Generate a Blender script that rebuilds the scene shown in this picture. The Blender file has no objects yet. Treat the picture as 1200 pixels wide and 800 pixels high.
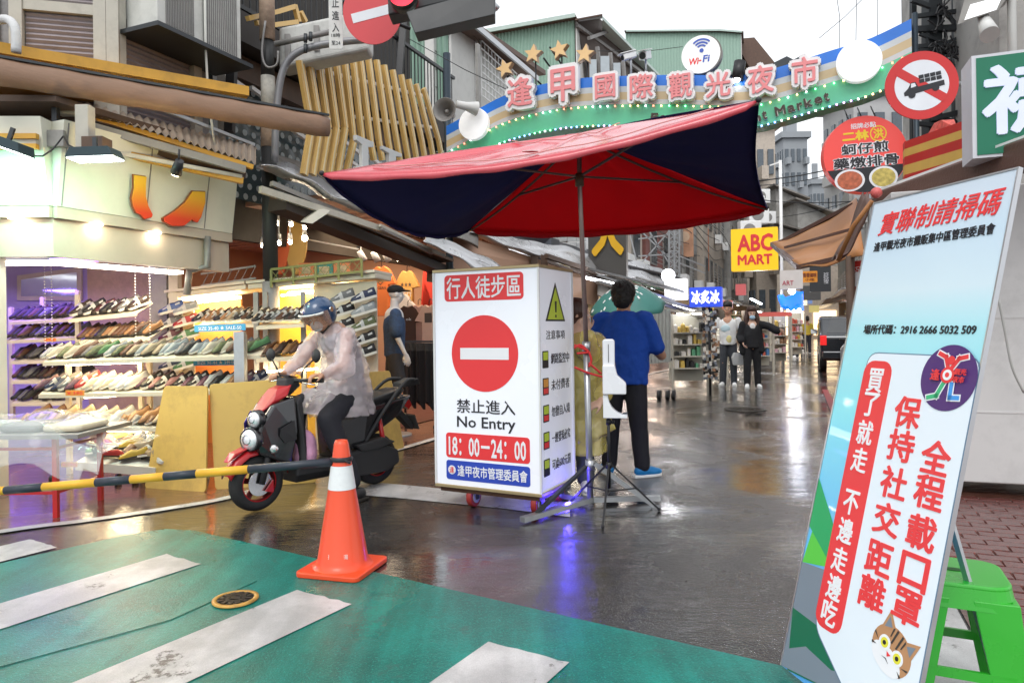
import bpy,bmesh,math,random
from mathutils import Vector,Matrix,Euler
PI=math.pi
RAD=math.radians
random.seed(7)
SC=bpy.context.scene
COL=SC.collection
# camera
F_PX,CAM_H,ROLL,V0=820.0,1.30,RAD(0.8),16.0
cam_data=bpy.data.cameras.new("camera")
cam=bpy.data.objects.new("camera",cam_data)
COL.objects.link(cam)
cam.location=(0,0,CAM_H)
cam.rotation_euler=(Matrix.Rotation(PI/2,3,'X')@Matrix.Rotation(-ROLL,3,'Z')).to_euler()
cam_data.sensor_width=36.0
cam_data.lens=F_PX/1200*36
cam_data.shift_x=V0*math.sin(ROLL)/1200
cam_data.shift_y=-V0*math.cos(ROLL)/1200
cam_data.clip_start=0.05
cam_data.clip_end=2000
SC.camera=cam
# sky, sun, exposure (overcast rainy daylight)
SUN_EL,SUN_AZ=RAD(52),RAD(200)
world=bpy.data.worlds.new("World")
SC.world=world
world.use_nodes=True
wn,wl=world.node_tree.nodes,world.node_tree.links
wn.clear()
sky=wn.new('ShaderNodeTexSky');sky.sky_type='NISHITA';sky.sun_disc=False
sky.sun_elevation=SUN_EL;sky.sun_rotation=SUN_AZ
sky.air_density=1.0;sky.dust_density=6.0;sky.ozone_density=1.0
hs=wn.new('ShaderNodeHueSaturation');hs.inputs['Saturation'].default_value=0.12
wmix=wn.new('ShaderNodeMix');wmix.data_type='RGBA';wmix.inputs[0].default_value=0.75
wmix.inputs[7].default_value=(8.2,8.5,8.9,1)
bg=wn.new('ShaderNodeBackground');bg.inputs[1].default_value=0.125
wo=wn.new('ShaderNodeOutputWorld')
wl.new(sky.outputs[0],hs.inputs['Color']);wl.new(hs.outputs[0],wmix.inputs[6])
wl.new(wmix.outputs[2],bg.inputs[0]);wl.new(bg.outputs[0],wo.inputs[0])
sun_d=bpy.data.lights.new("sun",'SUN');sun_d.energy=0.6;sun_d.angle=RAD(25);sun_d.color=(1,.97,.93)
sun=bpy.data.objects.new("sun",sun_d);COL.objects.link(sun)
sun.rotation_euler=(PI/2-SUN_EL,0,PI-SUN_AZ)
SC.view_settings.view_transform='Standard'
SC.view_settings.look='None'
SC.view_settings.exposure=0.55
SC.view_settings.gamma=1.0
SC.cycles.use_denoising=True
SC.cycles.max_bounces=8
SC.cycles.sample_clamp_indirect=6
SC.cycles.caustics_reflective=False
SC.cycles.caustics_refractive=False
# coordinate helpers
ANG=math.atan2(342,820)
CA,SA=math.cos(ANG),math.sin(ANG)
def St(t,s,z=0.0):
 return Vector((t*CA+s*SA,-t*SA+s*CA,z))
def toS(p):
 return (p[0]*CA-p[1]*SA,p[0]*SA+p[1]*CA,p[2])
EYE=Vector((0,0,CAM_H))
def ray(px,py):
 u,v=px-600,400-py
 uu=u*math.cos(ROLL)+v*math.sin(ROLL)
 vv=-u*math.sin(ROLL)+v*math.cos(ROLL)-V0
 return Vector((uu/F_PX,1,vv/F_PX))
def P(px,py,Y):return EYE+ray(px,py)*Y
def G(px,py,z=0.0):
 d=ray(px,py);return EYE+d*((z-CAM_H)/d.z)
def onPl(px,py,o,n):
 d=ray(px,py);return EYE+d*((Vector(o)-EYE).dot(n)/d.dot(n))
NT,NS=Vector((CA,-SA,0)),Vector((SA,CA,0))
def onT(px,py,t):return onPl(px,py,St(t,0),NT)
def onS(px,py,s):return onPl(px,py,St(0,s),NS)
# materials
MATS={}
def lin(c):
 if isinstance(c,str):
  c=[int(c[i:i+2],16)/255 for i in (0,2,4)]
  c=[x/12.92 if x<=.04045 else ((x+.055)/1.055)**2.4 for x in c]
 return tuple(c)
def mat(name,col,rough=.5,metal=0,var=.12,scale=6,bump=0,bscale=50,emis=None,es=0,trans=0,alpha=1,coat=0,dirt=0,stretch=None,ior=1.45,sub=0,cloth=0):
 if name in MATS:return MATS[name]
 col=lin(col)
 m=bpy.data.materials.new(name);m.use_nodes=True
 n,l=m.node_tree.nodes,m.node_tree.links
 b=n['Principled BSDF']
 tc=n.new('ShaderNodeTexCoord');mp=n.new('ShaderNodeMapping')
 l.new(tc.outputs['Object'],mp.inputs[0])
 if stretch:mp.inputs['Scale'].default_value=stretch
 nz=n.new('ShaderNodeTexNoise');nz.inputs['Scale'].default_value=scale;nz.inputs['Detail'].default_value=5
 l.new(mp.outputs[0],nz.inputs['Vector'])
 mx=n.new('ShaderNodeMix');mx.data_type='RGBA'
 mx.inputs[6].default_value=tuple(min(1,c*(1-var)) for c in col)+(1,)
 mx.inputs[7].default_value=tuple(min(1,c*(1+var)) for c in col)+(1,)
 l.new(nz.outputs[0],mx.inputs[0])
 last=mx.outputs[2]
 if dirt:
  n2=n.new('ShaderNodeTexNoise');n2 .inputs['Scale'].default_value=scale*.6+1.3;n2 .inputs['Detail'].default_value=9
  n2 .inputs['Roughness'].default_value=.7
  l.new(mp.outputs[0],n2 .inputs['Vector'])
  rp=n.new('ShaderNodeValToRGB');rp.color_ramp.elements[0].position=.48;rp.color_ramp.elements[1].position=.72
  rp.color_ramp.elements[1].color=(dirt,dirt,dirt,1)
  l.new(n2 .outputs[0],rp.inputs[0])
  m2=n.new('ShaderNodeMix');m2 .data_type='RGBA';m2 .inputs[7].default_value=tuple(c*.3+.02 for c in col)+(1,)
  l.new(rp.outputs[0],m2 .inputs[0]);l.new(last,m2 .inputs[6]);last=m2 .outputs[2]
 l.new(last,b.inputs['Base Color'])
 mr=n.new('ShaderNodeMapRange');mr.inputs[3].default_value=max(0,rough-.08);mr.inputs[4].default_value=min(1,rough+.1)
 l.new(nz.outputs[0],mr.inputs[0]);l.new(mr.outputs[0],b.inputs['Roughness'])
 b.inputs['Metallic'].default_value=metal
 b.inputs['IOR'].default_value=ior
 if coat:b.inputs['Coat Weight'].default_value=coat;b.inputs['Coat Roughness'].default_value=.08
 if trans:b.inputs['Transmission Weight'].default_value=trans
 if alpha<1:b.inputs['Alpha'].default_value=alpha
 if sub:b.inputs['Subsurface Weight'].default_value=sub;b.inputs['Subsurface Radius'].default_value=(.02,.01,.006)
 if emis is not None:
  b.inputs['Emission Color'].default_value=lin(emis)+(1,);b.inputs['Emission Strength'].default_value=es
 if bump:
  n3=n.new('ShaderNodeTexNoise');n3 .inputs['Scale'].default_value=bscale;n3 .inputs['Detail'].default_value=4
  l.new(mp.outputs[0],n3 .inputs['Vector'])
  bp=n.new('ShaderNodeBump');bp.inputs['Strength'].default_value=bump;bp.inputs['Distance'].default_value=.01
  l.new(n3 .outputs[0],bp.inputs['Height']);l.new(bp.outputs[0],b.inputs['Normal'])
 if cloth:
  tr=n.new('ShaderNodeBsdfTranslucent');l.new(last,tr.inputs[0]);ms=n.new('ShaderNodeMixShader');ms.inputs[0].default_value=cloth
  l.new(b.outputs[0],ms.inputs[1]);l.new(tr.outputs[0],ms.inputs[2]);l.new(ms.outputs[0],n['Material Output'].inputs[0])
 MATS[name]=m
 return m
 # mesh builder
MW={}
class MB:
 def __init__(s):s.v=[];s.f=[];s.m=[];s.sm=[]
 def add(s,vs,fs,mi=0,smooth=False):
  k=len(s.v);s.v+=[tuple(v) for v in vs]
  for f in fs:s.f.append(tuple(i+k for i in f));s.m.append(mi);s.sm.append(smooth)
  return s
 def box(s,x0,x1,y0,y1,z0,z1,mi=0):
  return s.add([(x,y,z) for x in (x0,x1) for y in (y0,y1) for z in (z0,z1)],[(0,1,3,2),(4,6,7,5),(0,4,5,1),(2,3,7,6),(0,2,6,4),(1,5,7,3)],mi)
 def obox(s,c,size,ax=None,mi=0):
  c=Vector(c);ax=ax or (Vector((1,0,0)),Vector((0,1,0)),Vector((0,0,1)))
  vs=[c+ax[0]*(i*size[0]/2)+ax[1]*(j*size[1]/2)+ax[2]*(k*size[2]/2) for i in (-1,1) for j in (-1,1) for k in (-1,1)]
  return s.add(vs,[(0,1,3,2),(4,6,7,5),(0,4,5,1),(2,3,7,6),(0,2,6,4),(1,5,7,3)],mi)
 def bar(s,p0,p1,w,h,mi=0,up=(0,0,1)):
  p0,p1=Vector(p0),Vector(p1);d=(p1-p0);L=d.length;d.normalize();up=Vector(up)
  if abs(d.dot(up))>.98:up=Vector((1,0,0))
  x=d.cross(up).normalized();z=x.cross(d).normalized()
  return s.obox((p0+p1)/2,(w,L,h),(x,d,z),mi)
 def ring(s,c,d,r,n,x=None):
  d=Vector(d).normalized();a=Vector((0,0,1)) if abs(d.z)<.9 else Vector((1,0,0))
  x=x or d.cross(a).normalized();y=d.cross(x).normalized()
  return [Vector(c)+x*(r*math.cos(2*PI*i/n))+y*(r*math.sin(2*PI*i/n)) for i in range(n)]
 def cyl(s,p0,p1,r0,r1=None,n=12,mi=0,caps=True):
  r1=r0 if r1 is None else r1;d=Vector(p1)-Vector(p0)
  vs=s.ring(p0,d,r0,n)+s.ring(p1,d,r1,n)
  s.add(vs,[(i,(i+1)%n,n+(i+1)%n,n+i) for i in range(n)],mi,True)
  if caps:k=len(s.v)-2*n;s.f+=[tuple(range(k+n-1,k-1,-1)),tuple(range(k+n,k+2*n))];s.m+=[mi,mi];s.sm+=[False,False]
  return s
 def tube(s,pts,r,n=8,mi=0,caps=True):
  pts=[Vector(p) for p in pts];rs=r if isinstance(r,(list,tuple)) else [r]*len(pts);vs=[];x=None
  for i,p in enumerate(pts):
   d=(pts[min(i+1,len(pts)-1)]-pts[max(i-1,0)]).normalized()
   if x is None:a=Vector((0,0,1)) if abs(d.z)<.9 else Vector((1,0,0));x=d.cross(a).normalized()
   else:x=(x-d*x.dot(d)).normalized()
   vs+=s.ring(p,d,rs[i],n,x)
  fs=[(j*n+i,j*n+(i+1)%n,(j+1)*n+(i+1)%n,(j+1)*n+i) for j in range(len(pts)-1) for i in range(n)]
  if caps:fs+=[tuple(range(n-1,-1,-1)),tuple(range(len(vs)-n,len(vs)))]
  return s.add(vs,fs,mi,True)
 def lathe(s,prof,n=24,c=(0,0,0),ax=None,mi=0):
  c=Vector(c);X,Y,Z=ax or (Vector((1,0,0)),Vector((0,1,0)),Vector((0,0,1)))
  vs=[c+X*(r*math.cos(2*PI*i/n))+Y*(r*math.sin(2*PI*i/n))+Z*h for r,h in prof for i in range(n)]
  return s.add(vs,[(j*n+i,j*n+(i+1)%n,(j+1)*n+(i+1)%n,(j+1)*n+i) for j in range(len(prof)-1) for i in range(n)],mi,True)
 def sph(s,c,r,nu=12,nv=8,mi=0,ax=None):
  r=(r,r,r) if not isinstance(r,(list,tuple)) else r;c=Vector(c)
  X,Y,Z=ax or (Vector((1,0,0)),Vector((0,1,0)),Vector((0,0,1)))
  vs=[c+X*(r[0]*math.sin(PI*j/nv)*math.cos(2*PI*i/nu))+Y*(r[1]*math.sin(PI*j/nv)*math.sin(2*PI*i/nu))+Z*(r[2]*math.cos(PI*j/nv)) for j in range(nv+1) for i in range(nu)]
  return s.add(vs,[(j*nu+i,(j+1)*nu+i,(j+1)*nu+(i+1)%nu,j*nu+(i+1)%nu) for j in range(nv) for i in range(nu)],mi,True)
 def grid(s,fn,nu,nv,mi=0,smooth=True):
  vs=[fn(i/nu,j/nv) for j in range(nv+1) for i in range(nu+1)]
  return s.add(vs,[(j*(nu+1)+i,j*(nu+1)+i+1,(j+1)*(nu+1)+i+1,(j+1)*(nu+1)+i) for j in range(nv) for i in range(nu)],mi,smooth)
 def prism(s,pts,off,mi=0):
  n=len(pts);off=Vector(off);a=[Vector(p) for p in pts]
  return s.add(a+[p+off for p in a],[tuple(range(n))[::-1],tuple(range(n,2*n))]+[(i,(i+1)%n,n+(i+1)%n,n+i) for i in range(n)],mi)
 def hull(s,pts,mi=0,smooth=False):
  bm=bmesh.new()
  for p in pts:bm.verts.new(p)
  r=bmesh.ops.convex_hull(bm,input=bm.verts)
  bmesh.ops.delete(bm,geom=list({g for g in r['geom_interior']+r['geom_unused'] if isinstance(g,bmesh.types.BMVert)}),context='VERTS')
  bm.verts.index_update()
  s.add([v.co.copy() for v in bm.verts],[tuple(v.index for v in f.verts) for f in bm.faces],mi,smooth);bm.free()
  return s
 def mesh(s,name,mats):
  me=bpy.data.meshes.new(name);me.from_pydata(s.v,[],s.f)
  for m in (mats if isinstance(mats,(list,tuple)) else [mats]):me.materials.append(m)
  me.polygons.foreach_set('material_index',s.m);me.polygons.foreach_set('use_smooth',s.sm)
  bm=bmesh.new();bm.from_mesh(me);bmesh.ops.recalc_face_normals(bm,faces=bm.faces);bm.to_mesh(me);bm.free()
  me.update();return me
 def build(s,name,mats,parent=None,world=False,bevel=0,mods=None,seg=2):
  me=s.mesh(name,mats)
  if world and parent is not None:me.transform(MW[parent.name].inverted())
  o=bpy.data.objects.new(name,me);COL.objects.link(o)
  if parent is not None:o.parent=parent
  if bevel:
   b=o.modifiers.new('bevel','BEVEL');b.width=bevel;b.segments=seg;b.limit_method='ANGLE';b.angle_limit=RAD(35)
  MW[o.name]=MW[parent.name] if parent is not None else Matrix()
  return o
def thing(name,label,cat,loc=(0,0,0),rz=0,group=None,M=None):
 o=bpy.data.objects.new(name,None);COL.objects.link(o)
 o.empty_display_size=.1
 m=M or (Matrix.Translation(Vector(loc))@Matrix.Rotation(rz,4,'Z'))
 o.matrix_world=m;MW[o.name]=m.copy()
 o['label']=label;o['category']=cat
 if group:o['group']=group
 return o
def tag(o,label,cat,group=None,kind=None):
 o['label']=label;o['category']=cat
 if group:o['group']=group
 if kind:o['kind']=kind
 return o
def struct(o):o['kind']='structure';return o
def at(o,loc,rz=0):
 o.location=loc;o.rotation_euler=(0,0,rz)
 MW[o.name]=Matrix.Translation(Vector(loc))@Matrix.Rotation(rz,4,'Z');return o
def dup(root,loc=None,rz=None,label=None,group=None,mats=None):
 r=root.copy();COL.objects.link(r)
 if loc is not None:r.location=loc
 if rz is not None:r.rotation_euler=(0,0,rz)
 if label:r['label']=label
 if group:r['group']=group
 def rec(a,b):
  for ch in a.children:
   c=ch.copy();COL.objects.link(c);c.parent=b;rec(ch,c)
 rec(root,r)
 return r
class Frame:
 def __init__(s,o,ex,ey):
  s.o=Vector(o);s.ex=Vector(ex).normalized();ey=Vector(ey);s.ey=(ey-s.ex*ey.dot(s.ex)).normalized();s.n=s.ex.cross(s.ey)
 def pt(s,x,y,n=0):return s.o+s.ex*x+s.ey*y+s.n*n
 def hit(s,px,py):
  p=onPl(px,py,s.o,s.n)-s.o;return (p.dot(s.ex),p.dot(s.ey))
 def flat(s,pts,n0,n1,name,m,parent,bevel=0):
  return MB().prism([s.pt(x,y,n0) for x,y in pts],s.n*(n1-n0)).build(name,m,parent,True,bevel)
def rrect(x0,y0,x1,y1,r,k=5):
 o=[]
 for cx,cy,a in ((x1-r,y1-r,0),(x0+r,y1-r,90),(x0+r,y0+r,180),(x1-r,y0+r,270)):
  o+=[(cx+r*math.cos(RAD(a+90*i/k)),cy+r*math.sin(RAD(a+90*i/k))) for i in range(k+1)]
 return o
def circ(cx,cy,r,n=32,ry=None,a0=0,a1=360):
 return [(cx+r*math.cos(RAD(a0+(a1-a0)*i/n)),cy+(ry or r)*math.sin(RAD(a0+(a1-a0)*i/n))) for i in range(n if a1-a0==360 else n+1)]
TXT={}
def text_mesh(s,off=0,res=2,space=1.0):
 k=(s,off,space)
 if k not in TXT:
  cu=bpy.data.curves.new('lettering','FONT');cu.body=s;cu.size=1;cu.resolution_u=res;cu.offset=off;cu.space_character=space
  cu.fill_mode='BOTH';cu.extrude=.5
  ob=bpy.data.objects.new('lettering',cu);COL.objects.link(ob)
  me=bpy.data.meshes.new_from_object(ob.evaluated_get(bpy.context.evaluated_depsgraph_get()))
  bpy.data.objects.remove(ob)
  vs=[v.co for v in me.vertices]
  if not vs:print('EMPTY TEXT',s);vs=[Vector((0,0,0)),Vector((1,1,1))]
  bb=(min(v.x for v in vs),max(v.x for v in vs),min(v.y for v in vs),max(v.y for v in vs))
  TXT[k]=(me,bb)
 return TXT[k]
def text(s,fr,x0,y0,x1,y1,m,parent,n0=.001,ext=.002,off=0,name='lettering',slant=0,rot=0,label=None):
 me0,bb=text_mesh(s,0)
 sx,sy=(x1-x0)/max(1e-6,bb[1]-bb[0]),(y1-y0)/max(1e-6,bb[3]-bb[2])
 vs=[v.co.copy() for v in me0 .vertices];fs=[tuple(q.vertices) for q in me0 .polygons];nv=len(vs)
 if off:
  K=6 if off<.05 else 10;av,af=[],[]
  for k in range(K):
   a=2*PI*k/K+.3;dx,dy=math.cos(a)*off,math.sin(a)*off
   av+=[V((v.x+dx,v.y+dy,v.z+.004*k)) for v in vs];af+=[tuple(i+nv*k for i in q) for q in fs]
  vs,fs=av,af;bb=(bb[0]-off,bb[1]+off,bb[2]-off,bb[3]+off)
  sx,sy=(x1-x0)/(bb[1]-bb[0]),(y1-y0)/(bb[3]-bb[2])
 me=bpy.data.meshes.new('lettering');me.from_pydata([tuple(v) for v in vs],[],fs)
 inv=MW[parent.name].inverted() if parent is not None else Matrix()
 cx,cy=(x0+x1)/2,(y0+y1)/2;cr,sr=math.cos(rot),math.sin(rot)
 for v in me.vertices:
  x,y=x0+(v.co.x-bb[0])*sx,y0+(v.co.y-bb[2])*sy
  x+=slant*(y-y0)
  if rot:x,y=cx+(x-cx)*cr-(y-cy)*sr,cy+(x-cx)*sr+(y-cy)*cr
  v.co=inv@fr.pt(x,y,n0+(v.co.z+.5)*ext)
 me.materials.clear();me.materials.append(m)
 o=bpy.data.objects.new(name,me);COL.objects.link(o)
 if parent is not None:o.parent=parent
 return o
def textpx(s,fr,bl,tr,m,parent,**k):
 a,b=fr.hit(*bl),fr.hit(*tr)
 return text(s,fr,a[0],a[1],b[0],b[1],m,parent,**k)
def area(parent,loc,size,energy,col,rot=(0,0,0),sy=None,world=True):
 d=bpy.data.lights.new('lamp_light','AREA');d.energy=energy;d.color=col;d.size=size
 if sy:d.shape='RECTANGLE';d.size_y=sy
 o=bpy.data.objects.new('lamp_light',d);COL.objects.link(o)
 M=Matrix.Translation(Vector(loc))@Euler(rot).to_matrix().to_4x4()
 o.parent=parent
 o.matrix_basis=MW[parent.name].inverted()@M
 return o
def point(parent,loc,energy,col,r=.05):
 d=bpy.data.lights.new('lamp_light','POINT');d.energy=energy;d.color=col;d.shadow_soft_size=r
 o=bpy.data.objects.new('lamp_light',d);COL.objects.link(o);o.parent=parent
 o.matrix_basis=MW[parent.name].inverted()@Matrix.Translation(Vector(loc))
 return o
V=Vector
white=mat('white_paint',(.8,.8,.79),.35,var=.04)
black=mat('black_plastic',(.018,.018,.02),.4,var=.3)
steel=mat('galvanised_steel',(.45,.46,.47),.35,.85,var=.15,scale=20)
dsteel=mat('dark_steel',(.06,.065,.07),.4,.6,var=.2)
# wet ground materials
def wet(name,col,pud=(.03,.34),grain=220,gstr=.5,var=.5,wear=None,pscale=.55,ripple=.25,thr=(.42,.6),patch=None,coat=.8,gd=.005,glint_specks=None,film=.35,crough=.13,streak=.5):
 m=bpy.data.materials.new(name);m.use_nodes=True
 n,l=m.node_tree.nodes,m.node_tree.links;b=n['Principled BSDF']
 tc=n.new('ShaderNodeTexCoord')
 def noise(sc,det=5,rough=.55,dist=0):
  z=n.new('ShaderNodeTexNoise');z.inputs['Scale'].default_value=sc;z.inputs['Detail'].default_value=det
  z.inputs['Roughness'].default_value=rough;z.inputs['Distortion'].default_value=dist
  l.new(tc.outputs['Object'],z.inputs['Vector']);return z.outputs[0]
 def ramp(x,a,c,v0=0,v1=1):
  r=n.new('ShaderNodeMapRange');r.inputs[1].default_value=a;r.inputs[2].default_value=c;r.inputs[3].default_value=v0;r.inputs[4].default_value=v1
  r.interpolation_type='SMOOTHSTEP';l.new(x,r.inputs[0]);return r.outputs[0]
 def mixc(f,a,c):
  x=n.new('ShaderNodeMix');x.data_type='RGBA';l.new(f,x.inputs[0])
  for i,q in ((6,a),(7,c)):
   if isinstance(q,tuple):x.inputs[i].default_value=q+(1,)
   else:l.new(q,x.inputs[i])
  return x.outputs[2]
 col=lin(col)
 g=noise(grain,3,.7)
 big=noise(1.7,7,.65)
 c=mixc(ramp(g,.35,.65),tuple(x*(1-var) for x in col),tuple(min(1,x*(1+var)) for x in col))
 dk=mixc(ramp(big,.38,.66),tuple(.55 for x in col),(1.0,1.0,1.0))
 mm=n.new('ShaderNodeMix');mm.data_type='RGBA';mm.blend_type='MULTIPLY';mm.inputs[0].default_value=.8
 l.new(c,mm.inputs[6]);l.new(dk,mm.inputs[7]);c=mm.outputs[2]
 ms_=n.new('ShaderNodeMapping');ms_.inputs['Rotation'].default_value=(0,0,.45);ms_.inputs['Scale'].default_value=(9,.5,1);l.new(tc.outputs['Object'],ms_.inputs[0])
 sn=n.new('ShaderNodeTexNoise');sn.inputs['Scale'].default_value=1;sn.inputs['Detail'].default_value=5;l.new(ms_.outputs[0],sn.inputs['Vector'])
 m3=n.new('ShaderNodeMix');m3 .data_type='RGBA';m3 .blend_type='MULTIPLY';m3 .inputs[0].default_value=streak;l.new(c,m3 .inputs[6]);l.new(mixc(ramp(sn.outputs[0],.40,.62),(.5,.5,.5),(1.0,1.0,1.0)),m3 .inputs[7]);c=m3 .outputs[2]
 if glint_specks:c=mixc(ramp(noise(150,2,.6),.60,.66),c,lin(glint_specks))  # pale stone-like specks in the base colour, standing in for wet glints
 if wear:
  w=n.new('ShaderNodeMath');w.operation='MULTIPLY'
  l.new(ramp(noise(3.1,8,.75),.57,.63),w.inputs[0]);l.new(ramp(noise(38,4,.7),.42,.56),w.inputs[1])
  c=mixc(w.outputs[0],c,lin(wear))
 if patch:
  c=mixc(ramp(noise(.45,3,.5),.55,.6),c,lin(patch))
 l.new(c,b.inputs['Base Color'])
 p=ramp(noise(pscale,6,.6,.6),thr[0],thr[1])
 rr=n.new('ShaderNodeMapRange');rr.inputs[3].default_value=pud[1];rr.inputs[4].default_value=pud[0]
 l.new(p,rr.inputs[0]);l.new(rr.outputs[0],b.inputs['Roughness'])
 b.inputs['IOR'].default_value=1.4;b.inputs['Coat Weight'].default_value=coat;b.inputs['Coat Roughness'].default_value=.05;b.inputs['Coat IOR'].default_value=1.33
 inv=n.new('ShaderNodeMapRange');inv.inputs[3].default_value=gstr;inv.inputs[4].default_value=.03
 l.new(p,inv.inputs[0])
 bp=n.new('ShaderNodeBump');bp.inputs['Distance'].default_value=gd
 l.new(inv.outputs[0],bp.inputs['Strength']);l.new(g,bp.inputs['Height'])
 b2=n.new('ShaderNodeBump');b2 .inputs['Strength'].default_value=ripple;b2 .inputs['Distance'].default_value=.02
 mp=n.new('ShaderNodeMapping');mp.inputs['Rotation'].default_value=(0,0,ANG);mp.inputs['Scale'].default_value=(2.2,7,1);l.new(tc.outputs['Object'],mp.inputs[0])
 rn=n.new('ShaderNodeTexNoise');rn.inputs['Scale'].default_value=1.0;rn.inputs['Detail'].default_value=6;rn.inputs['Roughness'].default_value=.62;l.new(mp.outputs[0],rn.inputs['Vector'])
 l.new(rn.outputs[0],b2 .inputs['Height']);l.new(bp.outputs[0],b2 .inputs['Normal']);l.new(b2 .outputs[0],b.inputs['Normal'])
 b3=n.new('ShaderNodeBump');b3 .inputs['Strength'].default_value=film;b3 .inputs['Distance'].default_value=.02;l.new(rn.outputs[0],b3 .inputs['Height'])
 b4=n.new('ShaderNodeBump');b4 .inputs['Distance'].default_value=gd*.35;l.new(inv.outputs[0],b4 .inputs['Strength']);l.new(g,b4 .inputs['Height']);l.new(b3 .outputs[0],b4 .inputs['Normal']);l.new(b4 .outputs[0],b.inputs['Coat Normal'])
 cr_=n.new('ShaderNodeMapRange');cr_.inputs[3].default_value=crough;cr_.inputs[4].default_value=.015;l.new(p,cr_.inputs[0]);l.new(cr_.outputs[0],b.inputs['Coat Roughness'])
 MATS[name]=m;return m
asphalt=wet('wet_asphalt',(.030,.028,.027),pud=(.03,.30),grain=75,gstr=1.0,var=.85,ripple=.26,wear=(.13,.12,.11),coat=1,thr=(.40,.58),gd=.010,film=.5,glint_specks=(.26,.25,.24))
greenp=wet('wet_green_paint',(.001,.23,.185),pud=(.03,.34),grain=110,gstr=.55,glint_specks=(.01,.30,.25),var=.14,wear=(.03,.12,.10),ripple=.15,thr=(.52,.66),coat=.32)
whitep=wet('wet_white_road_paint',(.62,.61,.6),pud=(.08,.4),gstr=.3,var=.1,wear=(.12,.11,.1),ripple=.1,thr=(.52,.7),coat=.25,streak=.22)
tilep=wet('wet_red_paving',(.17,.07,.05),pud=(.04,.3),grain=60,gstr=.3,var=.4,wear=(.08,.05,.04),ripple=.2)
brickm=wet('wet_brick_paver',(.19,.045,.035),pud=(.1,.4),grain=90,gstr=.5,var=.45,wear=(.1,.1,.09),ripple=.2)
jointm=mat('paving_joint_sand',(.05,.04,.035),.8,var=.3,scale=40)
def sheet(name,pts,z,m,parent=None):
 b=MB();n=len(pts);b.add([(p[0],p[1],z) for p in pts],[tuple(range(n))]);return b.build(name,m,parent)
road=MB().add([(-300,-120,0),(420,-120,0),(420,500,0),(-300,500,0)],[(0,1,2,3)]).build('road',asphalt);struct(road)
BC=RAD(31.8)
def Cw(a,b,z=0):return (a*math.sin(BC)+b*math.cos(BC),a*math.cos(BC)-b*math.sin(BC),z)
xw=sheet('crosswalk',[Cw(2.79,4.0),Cw(-6,4.0),Cw(-6,-4.62),Cw(.8,-4.62),Cw(1.9,-4.58),Cw(2.5,-4.5),Cw(2.72,-4.4),Cw(2.79,-4.2)],.004,greenp);struct(xw)
for b0,b1,a1 in ((-4.94,-4.60,2.15),(-3.89,-3.55,2.4),(-2.77,-2.40,2.4),(-1.62,-1.25,2.4),(-.5,-.13,2.4),(.62,1.0,2.4)):
 e=[Cw(-3.5,b0),Cw(-3.5,b1)]
 for k in range(9):e.append(Cw(a1+random.uniform(-.008,.008),b1+(b0-b1)*k/8))
 s=sheet('crosswalk_stripe',e,.008,whitep);struct(s)
for pts in ([(0,780),(110,750),(200,725),(300,680)],):
 q=[G(*p,z=.008) for p in pts];b=MB()
 for i in range(len(q)-1):b.bar(q[i],q[i+1],.012,.002)
 struct(b.build('coating_seam',greenp))
stop=[G(*p) for p in ((418,564),(470,568),(520,573),(590,580),(668,589),(668,606),(590,596),(520,589),(470,584),(421,580))]
struct(sheet('stop_line',stop,.004,whitep))
kerb=[(-9.5,.9),(-7.5,2.3),(-5.6,3.05),(-4.5,3.62)]
kerb=[V((x,y,0)) for x,y in kerb]+[G(0,625),G(100,612),G(200,597),G(275,583),G(360,557),G(455,531),G(510,515),St(-4.0,10),St(-3.95,14),St(-3.8,19),St(-3.6,25),St(-3.5,60)]
back=[St(-12,60),V((-20,12,0)),V((-20,2,0))]
pav=MB();pts=[(p[0],p[1]) for p in kerb]+[(p[0],p[1]) for p in back]
pav.add([(x,y,.005) for x,y in pts],[tuple(range(len(pts)))])
struct(pav.build('pavement',tilep))
ln=MB()
def offs(pl,d):
 out=[]
 for i,p in enumerate(pl):
  t=(pl[min(i+1,len(pl)-1)]-pl[max(i-1,0)]);t.z=0;t.normalize();out.append(p+V((-t.y,t.x,0))*d)
 return out
def smooth_line(pl,k=6):
 out=[]
 for i in range(len(pl)-1):
  p0,p1,p2,p3=pl[max(i-1,0)],pl[i],pl[i+1],pl[min(i+2,len(pl)-1)]
  for j in range(k):
   t=j/k;out.append(.5*((2*p1)+(p2-p0)*t+(2*p0-5*p1+4*p2-p3)*t*t+(3*p1-p0-3*p2+p3)*t**3))
 return out+[pl[-1]]
kp=smooth_line(kerb)
ra,rb=offs(kp,-.02),offs(kp,.08)
n=len(ra);vs=[(p.x,p.y,.009) for p in ra]+[(p.x,p.y,.009) for p in rb]
ln.add(vs,[(i,i+1,n+i+1,n+i) for i in range(n-1)]);struct(ln.build('edge_line',whitep))
rp=MB();e=[(.62,-3),(.64,3),(.62,5),(.48,9.5),(.42,15),(.5,30),(1,60)]
rp.add([St(t,s,.005) for t,s in e]+[St(30,60,.005),St(30,-3,.005)],[tuple(range(len(e)+2))])
rpav=rp.build('brick_pavement',[tilep]);struct(rpav)
wb=MB();wb.add([St(.34,1,.005),St(.62,1,.009),St(.62,4.9,.009),St(.36,4.9,.009)],[(0,1,2,3)]);struct(wb.build('edge_line',whitep))
struct(MB().add([St(.40,5.2,.009),St(.52,5.2,.009),St(.42,15,.009),St(.32,15,.009)],[(0,1,2,3)]).build('kerb_line',mat('red_kerb_paint',(.35,.04,.04),.3,var=.3,scale=20)))
BW,BL=.098,.198
paver=[]
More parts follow.
